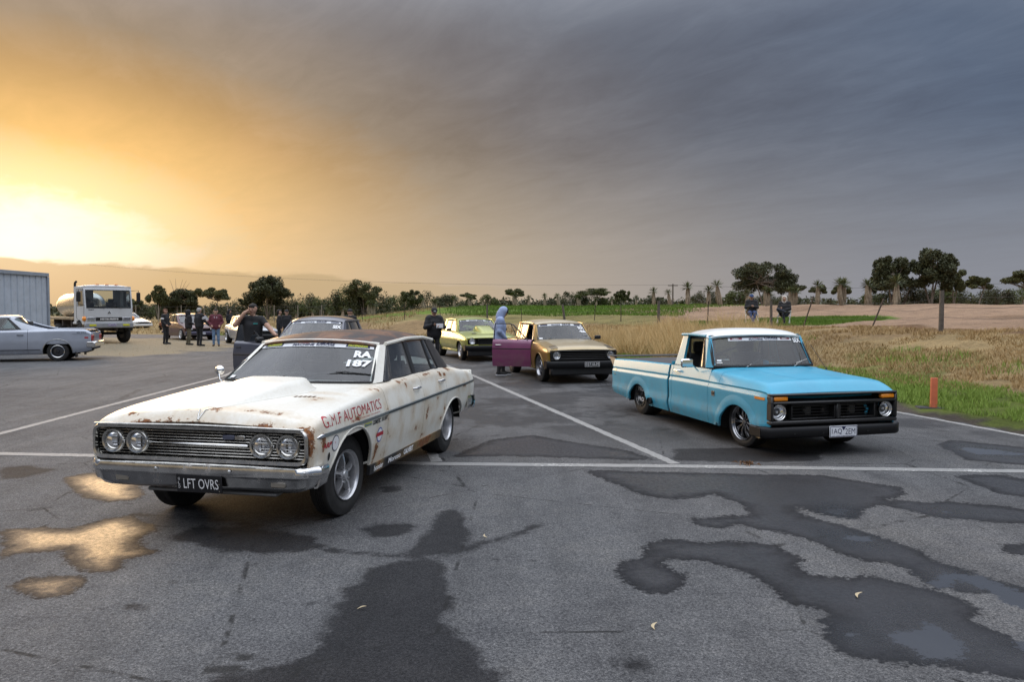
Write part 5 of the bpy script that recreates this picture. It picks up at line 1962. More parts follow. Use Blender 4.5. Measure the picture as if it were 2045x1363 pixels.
# ---------------------------------------------------------------- other sedans
def sedan(name, label, loc, rz, o):
    """o: dict of proportions and colours; returns root. x=0 front axle"""
    root = thing(name, label, 'car', loc, radians(rz))
    D = o.get('detail', True)
    paint, roofm = o['paint'], o.get('roofm', o['paint'])
    xn, xr, W, zs = o['xn'], o['xr'], o['W'], o['zs']
    zn, zc, zb, zd, ztail = o['zn'], o['zc'], o['zb'], o['zd'], o['zt']
    xc, xd, wb = o['xc'], o['xd'], o['wb']
    zm = o.get('zm', zs + .42)
    tk = o.get('tuck', .04)
    yh = o.get('yh', .62)
    nr = o.get('nround', .10)
    zc2 = zb + .025

    def sec(x, zsh, ztop, yb, crown, zl=zs, w=W):
        return (x, [(w - tk, zl), (w - .012, zl + .16), (w, zm), (w - .045, zsh), (yb, ztop), (yb * .55, ztop + crown * .7), (0, ztop + crown)])
    st = [sec(xn, zn - .05, zn - .02, yh, .01, zs + .10, W - .045 - o.get('nw', 0)), sec(xn - nr, zn - .005, zn + .035, yh, .02, zs + .08, W - .012), sec(.3, zn + (zc - zn) * .35, zn + (zc - zn) * .35 + .045, yh, .028, zs + .02),
          sec(-.25, zn + (zc - zn) * .75, zn + (zc - zn) * .75 + .04, yh + .02, .025), sec(xc, zb - .02, zc + .01, yh + .06, .02), sec(xc - .6, zb - .02, zc2, W - .12, .01), sec(-1.9, zb - .015, zc2 + .003, W - .12, .01),
          sec(xd + .45, zb - .02, zc2, W - .125, .01), sec(xd, zd - .02, zd + .02, W - .19, .015, zs + .04), sec(xr, ztail - .03, ztail, W - .21, .01, zs + .16, W - .03)]
    B = Body(st, [0, .05, .06, .05, .03, .2, 0])
    R, rr = o.get('R', .32), o.get('rr', .19)
    fa = (.03, R * .98, o.get('ar', .39), o.get('ary', .37))
    ra = (-wb + .02, R * .98, o.get('ar', .39), o.get('ary2', .34))
    xdf, xdm, xdr = o.get('xdf', xc - .02), o.get('xdm', -1.60), o.get('xdr', -wb + .45)
    res = .06 if D else .12
    op = o.get('open')
    for sg in (1, -1):
        B.panel('front_fender', xdf, xn, 0, 4, root, paint, sg, [fa], res=res)
        B.arch_lip(fa, sg, root, paint, .010)
        doors = (('front_door', xdm, xdf), ('rear_door', xdr, xdm)) if xdr < xdm - .1 else (('front_door', xdm, xdf),)
        for n, x0, x1 in doors:
            isop = op and op['side'] == sg and n == 'front_door'
            d = B.panel(n, x0, x1, 0, 4, root, op['mat'] if isop else paint, sg, [ra] if n == 'rear_door' else (), res=res, rim=.05 if isop else .02)
            h = MB()
            p = B.side(x0 + .16, zb - .11, sg, 0)
            h.tube([p + np.array([.07, 0, 0]), p + np.array([.05, sg * .028, 0]), p + np.array([-.06, sg * .028, 0]), p + np.array([-.08, 0, 0])], .011, 6)
            h.build('door_handle', o.get('handle', DCHROME), d)
            if isop:
                hp = np.array([x1, sg * W, 0])
                a = radians(op['angle']) * (-sg)
                ca, sa = cos(a), sin(a)
                d.location = hp - np.array([ca * hp[0] - sa * hp[1], sa * hp[0] + ca * hp[1], 0])
                d.rotation_euler = (0, 0, a)
                B.strip('door_moulding', x0 + .01, x1 - .01, lambda x: zm, .02, d, o.get('trim', BLACK), sg, .006, 12)
                ins = MB()
                ins.box(x0 + .03, x1 - .03, sg * (W - .10) - .02, sg * (W - .10) + .02, zs + .05, zb - .03, b=.015)
                ins.build('door_card', INTER, d)
                fr = op['frame']
                P = [(x, sg * y, z) for (x, y, z) in fr]
                t = MB()
                t.tube(P, .016, 6)
                for (pa, pb) in op.get('bars', []):
                    t.tube([(pa[0], sg * pa[1], pa[2]), (pb[0], sg * pb[1], pb[2])], .010, 6)
                t.build('window_frame', o.get('trim', BLACK), d)
                if op.get('glass'):
                    gp = MB()
                    gp.slab(P, (0, -sg * .005, 0))
                    gp.build('window_glass', op['glass'], d, smooth=0)
                if op.get('mirror'):
                    mm = MB()
                    q = np.array([x1 - .12, sg * (W + .08), zb + .06])
                    mm.box(q[0] - .05, q[0] + .06, q[1] - .10, q[1] + .10, q[2] - .06, q[2] + .07, b=.03)
                    mm.build('door_mirror', BLACK, d)
                q2 = B.panel('door_aperture', x0, x1, 0, 2, root, INTER, sg, res=.3)
                q2.location = (0, -sg * .12, 0)
        B.panel('rear_quarter', xr, min(xdr, xdm), 0, 4, root, paint, sg, [ra], res=res)
        B.arch_lip(ra, sg, root, paint, .010)
        if o.get('strip'):
            B.strip('side_moulding', xr + .05, xn - .1, lambda x: o['strip'], .022, root, o.get('stripm', DCHROME), sg, .007, 40)
        sl_ = MB()
        sl_.box(-wb + .42, -.40, sg * (W - .075) - .03, sg * (W - .075) + .03, zs - .03, zs + .04, b=.015)
        sl_.build('sill', paint, root)
        yw = o.get('yw', W - .13)
        wheel(root, (0, sg * yw, R), R, o.get('tw', .19), rr, sg, o.get('wst', 'five'), o.get('rim', ALLOY), dish=.04, steer=radians(o.get('steer', 0)), detail=D)
        wheel(root, (-wb, sg * (yw - o.get('rin', .01)), o.get('R2', R)), o.get('R2', R), o.get('tw2', .22), rr, sg, o.get('wst', 'five'), o.get('rim', ALLOY), dish=.05, detail=D)
    B.panel('bonnet', xc + .02, xn, 4, 6, root, o.get('bonnetm', paint), 1, both=True, res=res)
    B.panel('cowl_panel', xc - .16, xc + .02, 4, 6, root, paint, 1, both=True, res=.08)
    if not o.get('nodeck'):
        B.panel('boot_lid', xr, xd, 4, 6, root, paint, 1, both=True, res=res)
    t = MB()
    t.box(xr - .015, xr + .02, -W + .06, W - .06, zs + .16, ztail - .01, b=.01)
    t.build('tail_panel', paint, root)
    rb = MB()
    rb.box(xr - .09, xr + .05, -W + .02, W - .02, zs + .10, zs + .26, b=.04)
    rb.build('rear_bumper', o.get('bumper', DCHROME), root)
    for sg in (1, -1):
        q = MB()
        q.box(xr - .03, xr, sg * (W - .25) - .17, sg * (W - .25) + .17, zs + .34, zs + .46, b=.01)
        q.build('tail_lamp', REDLENS, root)
    # ------------------------------------------------ nose
    gz0, gz1, gy = o['gz0'], o['gz1'], o.get('gy', W - .07)
    gm = o.get('grillem', BLACK)
    q = MB()
    q.box(xn - .22, xn - .10, -W + .1, W - .1, zs + .02, zn - .06)
    q.build('radiator_panel', UNDER, root)
    if o.get('noseclip'):
        q = MB()
        for (y0, y1, z0, z1) in ((-W + .05, W - .05, gz1, zn - .022), (-W + .05, W - .05, zs + .20, gz0)):
            q.box(xn - .10, xn - .004, y0, y1, z0, z1, b=.01)
        q.build('nose_panel', paint, root)
    q = MB()
    for (y0, y1, z0, z1) in ((-gy, gy, gz1 - .02, gz1), (-gy, gy, gz0, gz0 + .02), (-gy, -gy + .02, gz0 + .02, gz1 - .02), (gy - .02, gy, gz0 + .02, gz1 - .02)):
        q.box(xn - .09, xn + .012, y0, y1, z0, z1, b=.006)
    q.build('grille_surround', o.get('surround', gm), root)
    for z in np.linspace(gz0 + .045, gz1 - .045, o.get('bars', 4)):
        q = MB()
        q.box(xn - .08, xn - .02, -gy + .02, gy - .02, z - .007, z + .007, b=.004)
        q.build('grille_bar', o.get('barm', gm), root)
    for (y, z, r) in o['lamps']:
        for sg in (1, -1):
            if r > 0:
                bk = MB()
                bk.lathe([(r + .035, -.03), (r + .035, .0), (r + .012, .004)], 24, c=(xn - .02, sg * y, z), axis='x')
                h = headlight(root, (xn + .004, sg * y, z), r, o.get('ring', CHROME), depth=.05, ringw=.012)
                bk.build('headlight_bezel', o.get('bezel', gm), h)
            else:
                h = MB()
                h.box(xn - .07, xn + .008, sg * y - .16, sg * y + .16, z + r / 2, z - r / 2, b=.02)
                ho = h.build('headlight', REFLECT, root)
                h = MB()
                h.box(xn + .010, xn + .018, sg * y - .155, sg * y + .155, z + r / 2 + .005, z - r / 2 - .005, b=.003)
                h.build('lens', CLEARL, ho)
    bz0, bz1 = o['bz']
    G = []
    for y in np.linspace(-1, 1, 31):
        a = abs(y)
        x = xn + o.get('bx', .09) - .04 * a * a - .09 * max(0, (a - .82) / .18) ** 2
        yy = y * (W + .005)
        G.append([(x - .12, yy, bz1), (x - .02, yy, bz1), (x, yy, bz1 - .02), (x + .004, yy, (bz0 + bz1) / 2), (x - .005, yy, bz0 + .02), (x - .03, yy, bz0), (x - .12, yy, bz0)])
    b = MB()
    b.grid(np.array(G), ref=(.3, 0, (bz0 + bz1) / 2), rim=.01)
    for sg in (1, -1):
        b.grid(np.array([[(x, sg * (W + .008), z) for z in (bz1, bz1 - .05, bz0 + .04, bz0)] for x in (xn - .04, xn - .15, xn - .26)]), ref=(xn - .2, 0, .4), rim=.01)
    b.build('front_bumper', o.get('bumper', DCHROME), root, smooth=50)
    if o.get('valance'):
        q = MB()
        q.box(xn - .15, xn + .02, -W + .08, W - .08, o['valance'], bz0 + .03, b=.03)
        q.build('front_valance', o.get('valm', BLACK), root)
    if o.get('plate'):
        tx, bg, fg = o['plate']
        plate(root, (xn + o.get('bx', .09) + .012, o.get('py', 0), o.get('pz', (bz0 + bz1) / 2)), .372, .12, tx, bg, fg, bold=.0)
    # ------------------------------------------------ cabin
    g = dict(o['gh'])
    if op:
        g['open'] = (op['side'], op['pane'])
    GR = greenhouse(root, g, paint, roofm, o.get('glass', GLASS), o.get('trim', BLACK), o.get('pillarm', paint), o.get('cm', paint))
    P = GR['ws']
    if o.get('banner'):
        b0, b1 = o['banner']
        BF = mat('white banner film', (.70, .72, .74), .4)
        banner(GR['wso'], P, .05, .95, b0, b1, BF, [('MACHINE', .30, .48, b0 + .012, b1 - .035, NAVY, .04), ('DRAG', .52, .70, b0 + .025, b1 - .012, NAVY, .05), ('CHALLENGE', .52, .70, b0 + .006, b0 + .022, NAVY, .02), (None, .08, .22, b0 + .02, b1 - .02, NAVY), (None, .78, .92, b0 + .02, b1 - .02, NAVY)] if D else [])
    if o.get('number'):
        nb = o['number']
        banner(GR['wso'], P, 0, 0, 0, 0, None, [(t_, .83, .97, .80 - i * .22 - .16, .80 - i * .22, WHITE, .05) for i, t_ in enumerate(nb)] + [(None, .03, .09, .04, .12, WHITE)])
    interior(root, -wb + .35, xc - .05, W - .16, zs + .03, zb, -1, xc - .05)
    if D:
        for y in (-.36, .36):
            seat(root, -1.45, y, zs + .12)
        for sg in (1, -1):
            if o.get('mirrors', True) and not (op and op['side'] == sg):
                m = MB()
                q = B.side(xc - .30, zb - .03, sg, 0)
                m.tube([q, q + np.array([.02, sg * .10, .07])], .010, 6)
                m.box(q[0] + .0, q[0] + .05, q[1] + sg * .14 - .085, q[1] + sg * .14 + .085, q[2] + .045, q[2] + .145, b=.02)
                m.build('door_mirror', o.get('mirm', BLACK), root)
        wz = zc + .045
        wiper(root, (xc + .03, -.42, wz - .02), (xc - .08, -.15, wz + .06), (xc - .06, -.38, wz + .045), (xc - .10, .10, wz + .06))
        wiper(root, (xc + .03, .18, wz - .02), (xc - .08, .42, wz + .06), (xc - .06, .20, wz + .045), (xc - .10, .62, wz + .05))
    under(root, xr + .2, xn - .25, W - .30, zs - .05, zs + .12)
    wheelhouse(root, .03, R, .43, W - .50, W - .05)
    wheelhouse(root, -wb + .02, R, .43, W - .52, W - .05)
    return root, B, GR


def gh(wsb, wst, yb, zbelt, zt_, A, panes, posts, C, rwb, rwt, yw0, yw1, **k):
    d = dict(ws=((wsb, yw0, zbelt + .005), (wst, yw1, zt_)), A=A, yb=yb, yt=lambda x: yw1 + .035, zb=lambda x: zbelt, zt=lambda x: zt_ + .008 + .03 * max(0, 1 - ((x - (wst + C[3]) / 2) / ((wst - C[3]) / 2)) ** 2),
             panes=panes, posts=posts, C=C, rw=((rwb, yw0 - .06, zbelt + .0), (rwt, yw1 - .01, zt_ - .005)))
    d.update(k)
    return d


def metallic(name, c, c2=None, rough=.32, dirt=.25):
    def fn(g, p, oc):
        n = g.noise(oc, 2.5, 5, .6)
        lw = g.n('ShaderNodeLayerWeight')
        lw.inputs[0].default_value = .35
        col = g.mix(lw.outputs['Facing'], c2 or c, c)
        col = g.mix(1.0, col, g.ramp(n, [(.3, (.9, .9, .9)), (.7, (1.08, 1.08, 1.08))]), 'MULTIPLY')
        sp = g.n('ShaderNodeSeparateXYZ')
        g.put(sp.inputs[0], oc)
        f = g.math('MULTIPLY', g.math('MULTIPLY', g.smooth(g.noise(oc, 5, 6, .65), .35, .75), g.smooth(sp.outputs[2], .7, .15)), dirt)
        g.put(p.inputs['Base Color'], g.mix(f, col, (.16, .13, .10)))
        p.inputs['Metallic'].default_value = .35
        g.put(p.inputs['Roughness'], g.math('ADD', g.math('MULTIPLY', f, .5), rough))
        p.inputs['Coat Weight'].default_value = .55
    return mat(name, fn=fn)


PLATEW = mat('plate white', (.72, .74, .78), .4)
GOLD = metallic('gold metallic paint', (.29, .18, .030))
PURPLE = mat('plum door paint', (.175, .032, .10), .38, coat=.4, var=.08, vscale=4, dirt=.5)
gold = dict(paint=GOLD, bonnetm=metallic('gold bonnet with painted sheen', (.44, .34, .18)), xn=.80, xr=-3.80, W=.875, zs=.30, zn=.80, zc=.955, zb=.945, zd=.93, zt=.90, xc=-.60, xd=-3.05, wb=2.745, zm=.74, R=.335, R2=.345, rr=.195, yw=.74, tw=.18, tw2=.24,  # bonnet colour paled: the reflection on it is put into the paint
            gz0=.555, gz1=.775, gy=.80, bars=4, barm=mat('dark grille bar', (.05, .05, .05), .35), lamps=[(.655, .665, .082)], bz=(.36, .53), bumper=mat('black painted bumper', (.008, .008, .009), .42, spec=.3), valance=.20, plate=('02710-M', PLATEBLK, WHITE), py=.17, pz=.455,
            wst='five', rim=mat('gunmetal alloy', (.42, .42, .44), .25, metal=.9), roofm=metallic('cream roof paint', (.55, .46, .30), rough=.35), xdm=-1.62, xdr=-2.30, ary=.36,
            gh=gh(-.62, -1.08, .755, .96, 1.335, (-.74, -1.15), [(-.76, -.98, -1.17, -1.19), (-.99, -1.58, -1.20, -1.58), (-1.66, -2.20, -1.66, -2.22), (-2.21, -2.42, -2.23, -2.38)], [(-1.58, -1.65, -1.58, -1.65)], (-2.43, -2.95, -2.39, -2.55), -3.0, -2.62, .70, .615, postm=GOLD),
            open=dict(side=-1, angle=60, mat=PURPLE, pane=1, frame=[(-.72, .80, .96), (-1.12, .68, 1.33), (-1.22, .66, 1.36), (-1.60, .66, 1.36), (-1.605, .755, .96)], bars=[((-.98, .755, .96), (-1.18, .67, 1.34))]),
            banner=(.84, .965), number=('SIX', '46'), glass=glass_mat('blue screen glass', (.42, .50, .54), dust=.05), steer=3, mirm=BLACK)
rt, Bg, _ = sedan('sedan_car', 'gold sedan with black grille and its plum purple front door standing open', (1.46, 18.12, .004), -76, gold)
for sg in (1, -1):
    for k in range(5):
        q = MB()
        x0, y0 = .70, sg * (.60 + .034 * k)
        q.slab([Bg.top(.74, y0, .004), Bg.top(.74, y0 + sg * .016, .004), Bg.top(.50, y0 + sg * .016, .004), Bg.top(.50, y0, .004)], (0, 0, .006))
        q.build('fender_louvre', BLACK, rt, smooth=0)

GREEN = metallic('lime green metallic paint', (.255, .285, .026), (.40, .41, .07))
green = dict(paint=GREEN, xn=.86, xr=-3.75, W=.94, zs=.30, zn=.80, zc=.96, zb=.95, zd=.95, zt=.90, xc=-.60, xd=-3.0, wb=2.82, zm=.72, R=.335, R2=.35, rr=.20, yw=.80, tw=.18, tw2=.26, nround=.16, tuck=.08,
             gz0=.56, gz1=.77, gy=.50, bars=5, lamps=[(.72, .675, .088)], noseclip=True, bz=(.36, .53), bumper=mat('black painted bumper', (.008, .008, .009), .42, spec=.3), valance=.18, plate=('PGP 187', PLATEBLK, WHITE), py=.28, pz=.42, wst='five', ary=.37,
             gh=gh(-.62, -1.15, .80, .965, 1.335, (-.76, -1.22), [(-.80, -1.55, -1.25, -1.60), (-1.63, -2.35, -1.66, -2.25)], [(-1.55, -1.63, -1.60, -1.66)], (-2.36, -3.0, -2.26, -2.6), -3.1, -2.66, .74, .63, sideglass=glass_mat('hazy side glass', (.62, .66, .66), dust=.08)),
             banner=(.86, .96), bezel=BLACK, glass=glass_mat('blue screen glass', (.42, .50, .54), dust=.05))
rt, Bq, _ = sedan('sedan_car', 'lime green sedan with a tall bonnet scoop and black front bumper', (-.93, 25.82, .004), -70, green)
q = MB()
G = np.zeros((14, 13, 3))
for i, u in enumerate(np.linspace(0, 1, 14)):
    for j, v in enumerate(np.linspace(-1, 1, 13)):
        x, hw = .45 - .95 * u, .26 + .08 * u
        G[i, j] = (x, v * hw + .05, Bq.z_at(x, abs(v * hw), 4) + .004 + (.02 + .15 * min(1, u * 1.3)) * min(1, 1.6 * (1 - abs(v) ** 3)) * min(1, u * 8))
q.grid(G, ref=(0, 0, .5), rim=.01)
q.build('bonnet_scoop', GREEN, rt, smooth=50)
for (x, y) in ((.35, -.50), (.30, -.48)):
    q = MB()
    q.slab([Bq.top(x, y - .08, .004), Bq.top(x - .10, y - .02, .004), Bq.top(x - .05, y + .10, .004), Bq.top(x + .06, y + .04, .004)], (0, 0, .006))
    q.build('bonnet_vent', BLACK, rt, smooth=0)
    break

# modern dark saloon right behind the white one, driver's door open
DARK = metallic('charcoal metallic paint', (.050, .050, .062), (.10, .10, .125), .28)
modern = dict(xn=.92, xr=-3.85, W=.92, zs=.24, zn=.72, zc=.96, zb=.98, zd=1.0, zt=.98, xc=-.55, xd=-3.25, wb=2.80, zm=.70, R=.33, rr=.22, yw=.78, tw=.22, tw2=.22, nround=.25, tuck=.06, nw=.10, gz0=.50, gz1=.64, gy=.42, bars=3, lamps=[(.64, .62, -.12)], noseclip=True,
              bz=(.28, .50), bx=.06, ary=.37, ary2=.37, wst='multi', mirrors=True)
MG = gh(-.58, -1.32, .80, .985, 1.425, (-.78, -1.38), [(-.85, -1.62, -1.42, -1.66), (-1.68, -2.42, -1.72, -2.36)], [(-1.62, -1.68, -1.66, -1.72)], (-2.44, -3.2, -2.40, -2.65), -3.22, -2.62, .74, .60, arch=.07, crown=.06)
dark = dict(modern, paint=DARK, bumper=DARK, gh=dict(MG, sideglass=GLASSD, postm=BLACK), banner=(.88, .97), number=('SIX',), glass=glass_mat('blue screen glass', (.42, .50, .54), dust=.05), handle=BLACK,
            open=dict(side=-1, angle=65, mat=DARK, pane=0, glass=GLASSD, mirror=True, frame=[(-.80, .80, .985), (-1.00, .755, 1.15), (-1.22, .70, 1.30), (-1.42, .665, 1.385), (-1.66, .655, 1.395), (-1.64, .79, .985)]), plate=('ZZR 406', PLATEW, NAVY))
rt, _, GRd = sedan('sedan_car', 'charcoal sedan parked directly behind the rusty white one with its door open', (-4.485, 15.9, .004), -92, dark)
fn_ = MB()
fn_.slab([(-1.62, -.012, 1.50), (-1.80, -.012, 1.50), (-1.80, -.012, 1.56), (-1.78, -.012, 1.57)], (0, .024, 0))
fn_.tube([(-1.76, 0, 1.55), (-1.82, 0, 1.68)], .006, 5)
fn_.build('roof_aerial', BLACK, rt)

ORANGE = mat('burnt orange paint', (.50, .17, .05), .3, coat=.5)
SILVER = metallic('silver paint', (.42, .44, .46), (.55, .56, .58), .3)
MAROON = metallic('dark maroon paint', (.075, .020, .020), (.10, .03, .03), .3)
BROWNR = mat('red brown paint', (.20, .055, .025), .3, coat=.5)
WHT = mat('clean white paint', (.72, .72, .70), .3, coat=.4)
classic = dict(green, detail=False, plate=None, number=None, banner=None, noseclip=True)
sedan('sedan_car', 'burnt orange coupe seen just behind the charcoal sedan roof', (-6.0, 21.5, .004), -99, dict(classic, paint=ORANGE, gh=dict(green['gh']), banner=(.86, .96)))
sv = dict(classic, xn=.80, xr=-3.6, W=.86, zn=.74, zb=.93, zc=.92, zd=.96, zt=.93, nround=.12, tuck=.03, lamps=[(.62, .62, -.13)], gy=.45, gz0=.54, gz1=.68, bumper=BLACK, wb=2.80,
          gh=gh(-.60, -1.18, .76, .95, 1.33, (-.74, -1.25), [(-.80, -1.55, -1.30, -1.58), (-1.62, -2.25, -1.64, -2.2), (-2.28, -2.5, -2.24, -2.42)], [(-1.55, -1.62, -1.58, -1.64)], (-2.52, -2.95, -2.44, -2.6), -3.0, -2.62, .70, .60, sideglass=glass_mat('hazy side glass', (.62, .66, .66), dust=.08)))
sedan('sedan_car', 'boxy silver white sedan parked left of the man in the black shirt', (-12.5, 37.0, .004), -58, dict(sv, paint=SILVER, R=.35))
mar = dict(modern, detail=False, xn=.86, xr=-3.4, W=.86, wb=2.63, zn=.70, plate=('NSW', PLATEW, NAVY), py=.0, gh=dict(MG, yb=.75, ws=((-.58, .69, .985), (-1.30, .56, 1.36)), rw=((-3.0, .63, .985), (-2.55, .55, 1.355)), C=(-2.40, -3.0, -2.34, -2.57), panes=[(-.85, -1.58, -1.40, -1.62), (-1.64, -2.38, -1.68, -2.30)]), xdm=-1.58, xd=-3.02)
sedan('sedan_car', 'dark maroon saloon with white plate behind the standing group', (-18.1, 43.2, .004), -48, dict(mar, paint=MAROON, bumper=metallic('indigo bumper paint', (.06, .055, .10))))
sedan('sedan_car', 'red brown fastback on wide chrome wheels behind the man in black', (-25.6, 57.5, .004), 148, dict(classic, paint=BROWNR, R=.36))
sedan('sedan_car', 'small white saloon facing right beyond the white truck cab', (-33.0, 66.5, .004), -30, dict(mar, paint=WHT, bumper=WHT, plate=None))
# ---------------------------------------------------------------- silver coupe utility at the left edge
def coupe_utility():
    root = thing('coupe_utility', 'silver grey coupe utility cut by the left edge, tail and rear wheel showing', 'car', (-18.19, 24.87, .004), radians(200))
    P = metallic('silver blue grey paint', (.27, .30, .36), (.40, .43, .49), .32, .4)
    lo = [(.88, .25), (.94, .40), (.96, .66)]
    st = [(.95, [(.84, .40), (.88, .48), (.90, .62), (.88, .86), (.66, .90), (.3, .91), (0, .915)]), (.7, lo + [(.92, .92), (.66, .97), (.3, 1.0), (0, 1.01)]), (-.4, lo + [(.92, .98), (.70, 1.03), (.35, 1.05), (0, 1.06)]),
          (-.75, lo + [(.92, 1.0), (.80, 1.05), (.4, 1.06), (0, 1.06)]), (-2.0, lo + [(.92, 1.0), (.84, 1.055), (.4, 1.06), (0, 1.06)]), (-3.0, lo + [(.93, 1.02), (.85, 1.075), (.4, 1.08), (0, 1.08)]),
          (-3.72, [(.88, .30), (.93, .42), (.95, .66), (.92, 1.01), (.85, 1.06), (.4, 1.06), (0, 1.06)]), (-3.95, [(.86, .36), (.90, .45), (.93, .66), (.91, .90), (.85, .95), (.4, .95), (0, .95)])]
    B = Body(st, [0, .05, .08, .06, .03, .2, 0])
    fa, ra = (0, .33, .42, .40), (-2.95, .33, .43, .40)
    for sg in (1, -1):
        B.panel('front_fender', -.60, .95, 0, 4, root, P, sg, [fa])
        d = B.panel('door', -2.10, -.60, 0, 4, root, P, sg)
        h = MB()
        p = B.side(-1.92, .88, sg, 0)
        h.tube([p + np.array([.12, 0, 0]), p + np.array([.08, sg * .03, 0]), p + np.array([-.04, sg * .03, 0]), p + np.array([-.06, 0, 0])], .012, 6)
        h.build('door_handle', BLACK, d)
        B.panel('bed_side', -3.95, -2.10, 0, 4, root, P, sg, [ra])
        B.arch_lip(ra, sg, root, DCHROME, .014)
        B.strip('lower_moulding', -2.45, -.5, lambda x: .385, .02, root, BLACK, sg)
        B.strip('upper_crease_moulding', -3.88, -3.40, lambda x: .92, .012, root, P, sg, .012)
        q = MB()
        G = np.array([[B.side(x, z, sg, .006) for z in (.755, .80)] for x in np.linspace(-3.86, -3.75, 4)])
        q.grid(G, ref=(-4, 0, .7), rim=.006)
        q.build('side_marker', REDLENS, root)
        lettering('bed_badge', 'SS 396', (lambda s_: lambda u, v: B.side(-3.52 - .28 * u if s_ > 0 else -3.80 + .28 * u, .935 + .03 * v, s_, .004))(sg), BLACK, root, bold=.03)
        q = MB()
        q.box(-3.98, -3.945, sg * .72 - .20, sg * .72 + .20, .66, .87, b=.015)
        q.build('tail_lamp', REDLENS, root)
        wheel(root, (0, sg * .80, .325), .325, .2, .20, sg, 'torq')
        wheel(root, (-2.95, sg * .79, .325), .325, .24, .20, sg, 'disc', mat('dark wheel centre', (.10, .10, .105), .3, metal=.8), dish=.09)
        rg = MB()
        rg.lathe([(.186, .118), (.205, .126), (.210, .132), (.200, .136), (.188, .130)], 40, c=(-2.95, sg * .79, .325), sgn=sg)
        rg.build('wheel_trim_ring', CHROME, root)
        # sail panel running from the roof down to the bed rail
        n = 10
        G = []
        for t in np.linspace(0, 1, n):
            top = lerp((-1.50, sg * .70, 1.475), (-2.65, sg * .82, 1.085), t) + np.array([0, 0, -.05 * 4 * t * (1 - t)])
            bot = np.array([lerp(-1.92, -2.66, t), sg * .845, 1.06])
            G.append([lerp(bot, top, q_) for q_ in np.linspace(0, 1, 6)])
        s = MB()
        s.grid(np.array(G), ref=(-2, 0, 1.1), rim=.04)
        s.build('sail_panel', P, root, smooth=50)
        mf = MB()
        mf.box(-3.50, -3.46, sg * .79 - .14, sg * .79 + .14, .12, .30, b=.01)
        mf.build('mud_flap', BLACK, root)
    B.panel('bonnet', -.55, .95, 4, 6, root, P, 1, both=True)
    B.panel('cowl_panel', -.75, -.55, 4, 6, root, P, 1, both=True)
    g = dict(ws=((-.75, .76, 1.06), (-1.15, .64, 1.42)), A=(-.90, -1.20), yb=.845, yt=lambda x: .70, zb=lambda x: 1.06, zt=lambda x: 1.445, panes=[(-.92, -1.80, -1.22, -1.47)], posts=[(-1.80, -1.93, -1.47, -1.56)], postm=BLACK,
             C=(-1.93, -2.1, -1.56, -1.6), rw=((-1.95, .66, 1.06), (-1.65, .62, 1.42)), arch=.055, crown=.05)
    greenhouse(root, g, P, P, glass_mat('green side glass', (.55, .68, .66), dust=.05), BLACK)
    interior(root, -1.95, -.75, .80, .35, 1.04, 1, -.78)
    for y in (-.4, .4):
        seat(root, -1.5, y, .5)
    bc = MB()
    bc.box(-3.90, -1.98, -.84, .84, 1.00, 1.03)
    bc.build('bed_cover', mat('charcoal vinyl cover', (.040, .040, .046), .55, var=.2, vscale=4), root)
    tg = MB()
    tg.box(-3.97, -3.94, -.86, .86, .42, .95, b=.02)
    tg.build('tailgate', P, root)
    rb = MB()
    for (x0, x1, y0, y1) in ((-4.06, -3.96, -.93, .93), (-4.02, -3.80, -.955, -.925), (-4.02, -3.80, .925, .955)):
        rb.box(x0, x1, y0, y1, .46, .64, b=.03)
    rb.build('rear_bumper', CHROME, root)
    fb = MB()
    fb.box(.92, 1.06, -.92, .92, .45, .62, b=.04)
    fb.build('front_bumper', CHROME, root)
    gr = MB()
    gr.box(.88, .955, -.84, .84, .64, .86, b=.02)
    gr.build('grille', BLACK, root)
    for y in (-.68, -.48, .48, .68):
        headlight(root, (.96, y, .75), .075)
    m = MB()
    m.tube([(-.95, .90, 1.03), (-.93, .99, 1.09)], .01, 6)
    m.box(-.96, -.90, .96, 1.12, 1.06, 1.16, b=.02)
    m.build('door_mirror', BLACK, root)
    under(root, -3.8, .6, .60, .26, .42)
    wheelhouse(root, 0, .33, .45, .45, .90)
    wheelhouse(root, -2.95, .33, .45, .42, .90)


coupe_utility()


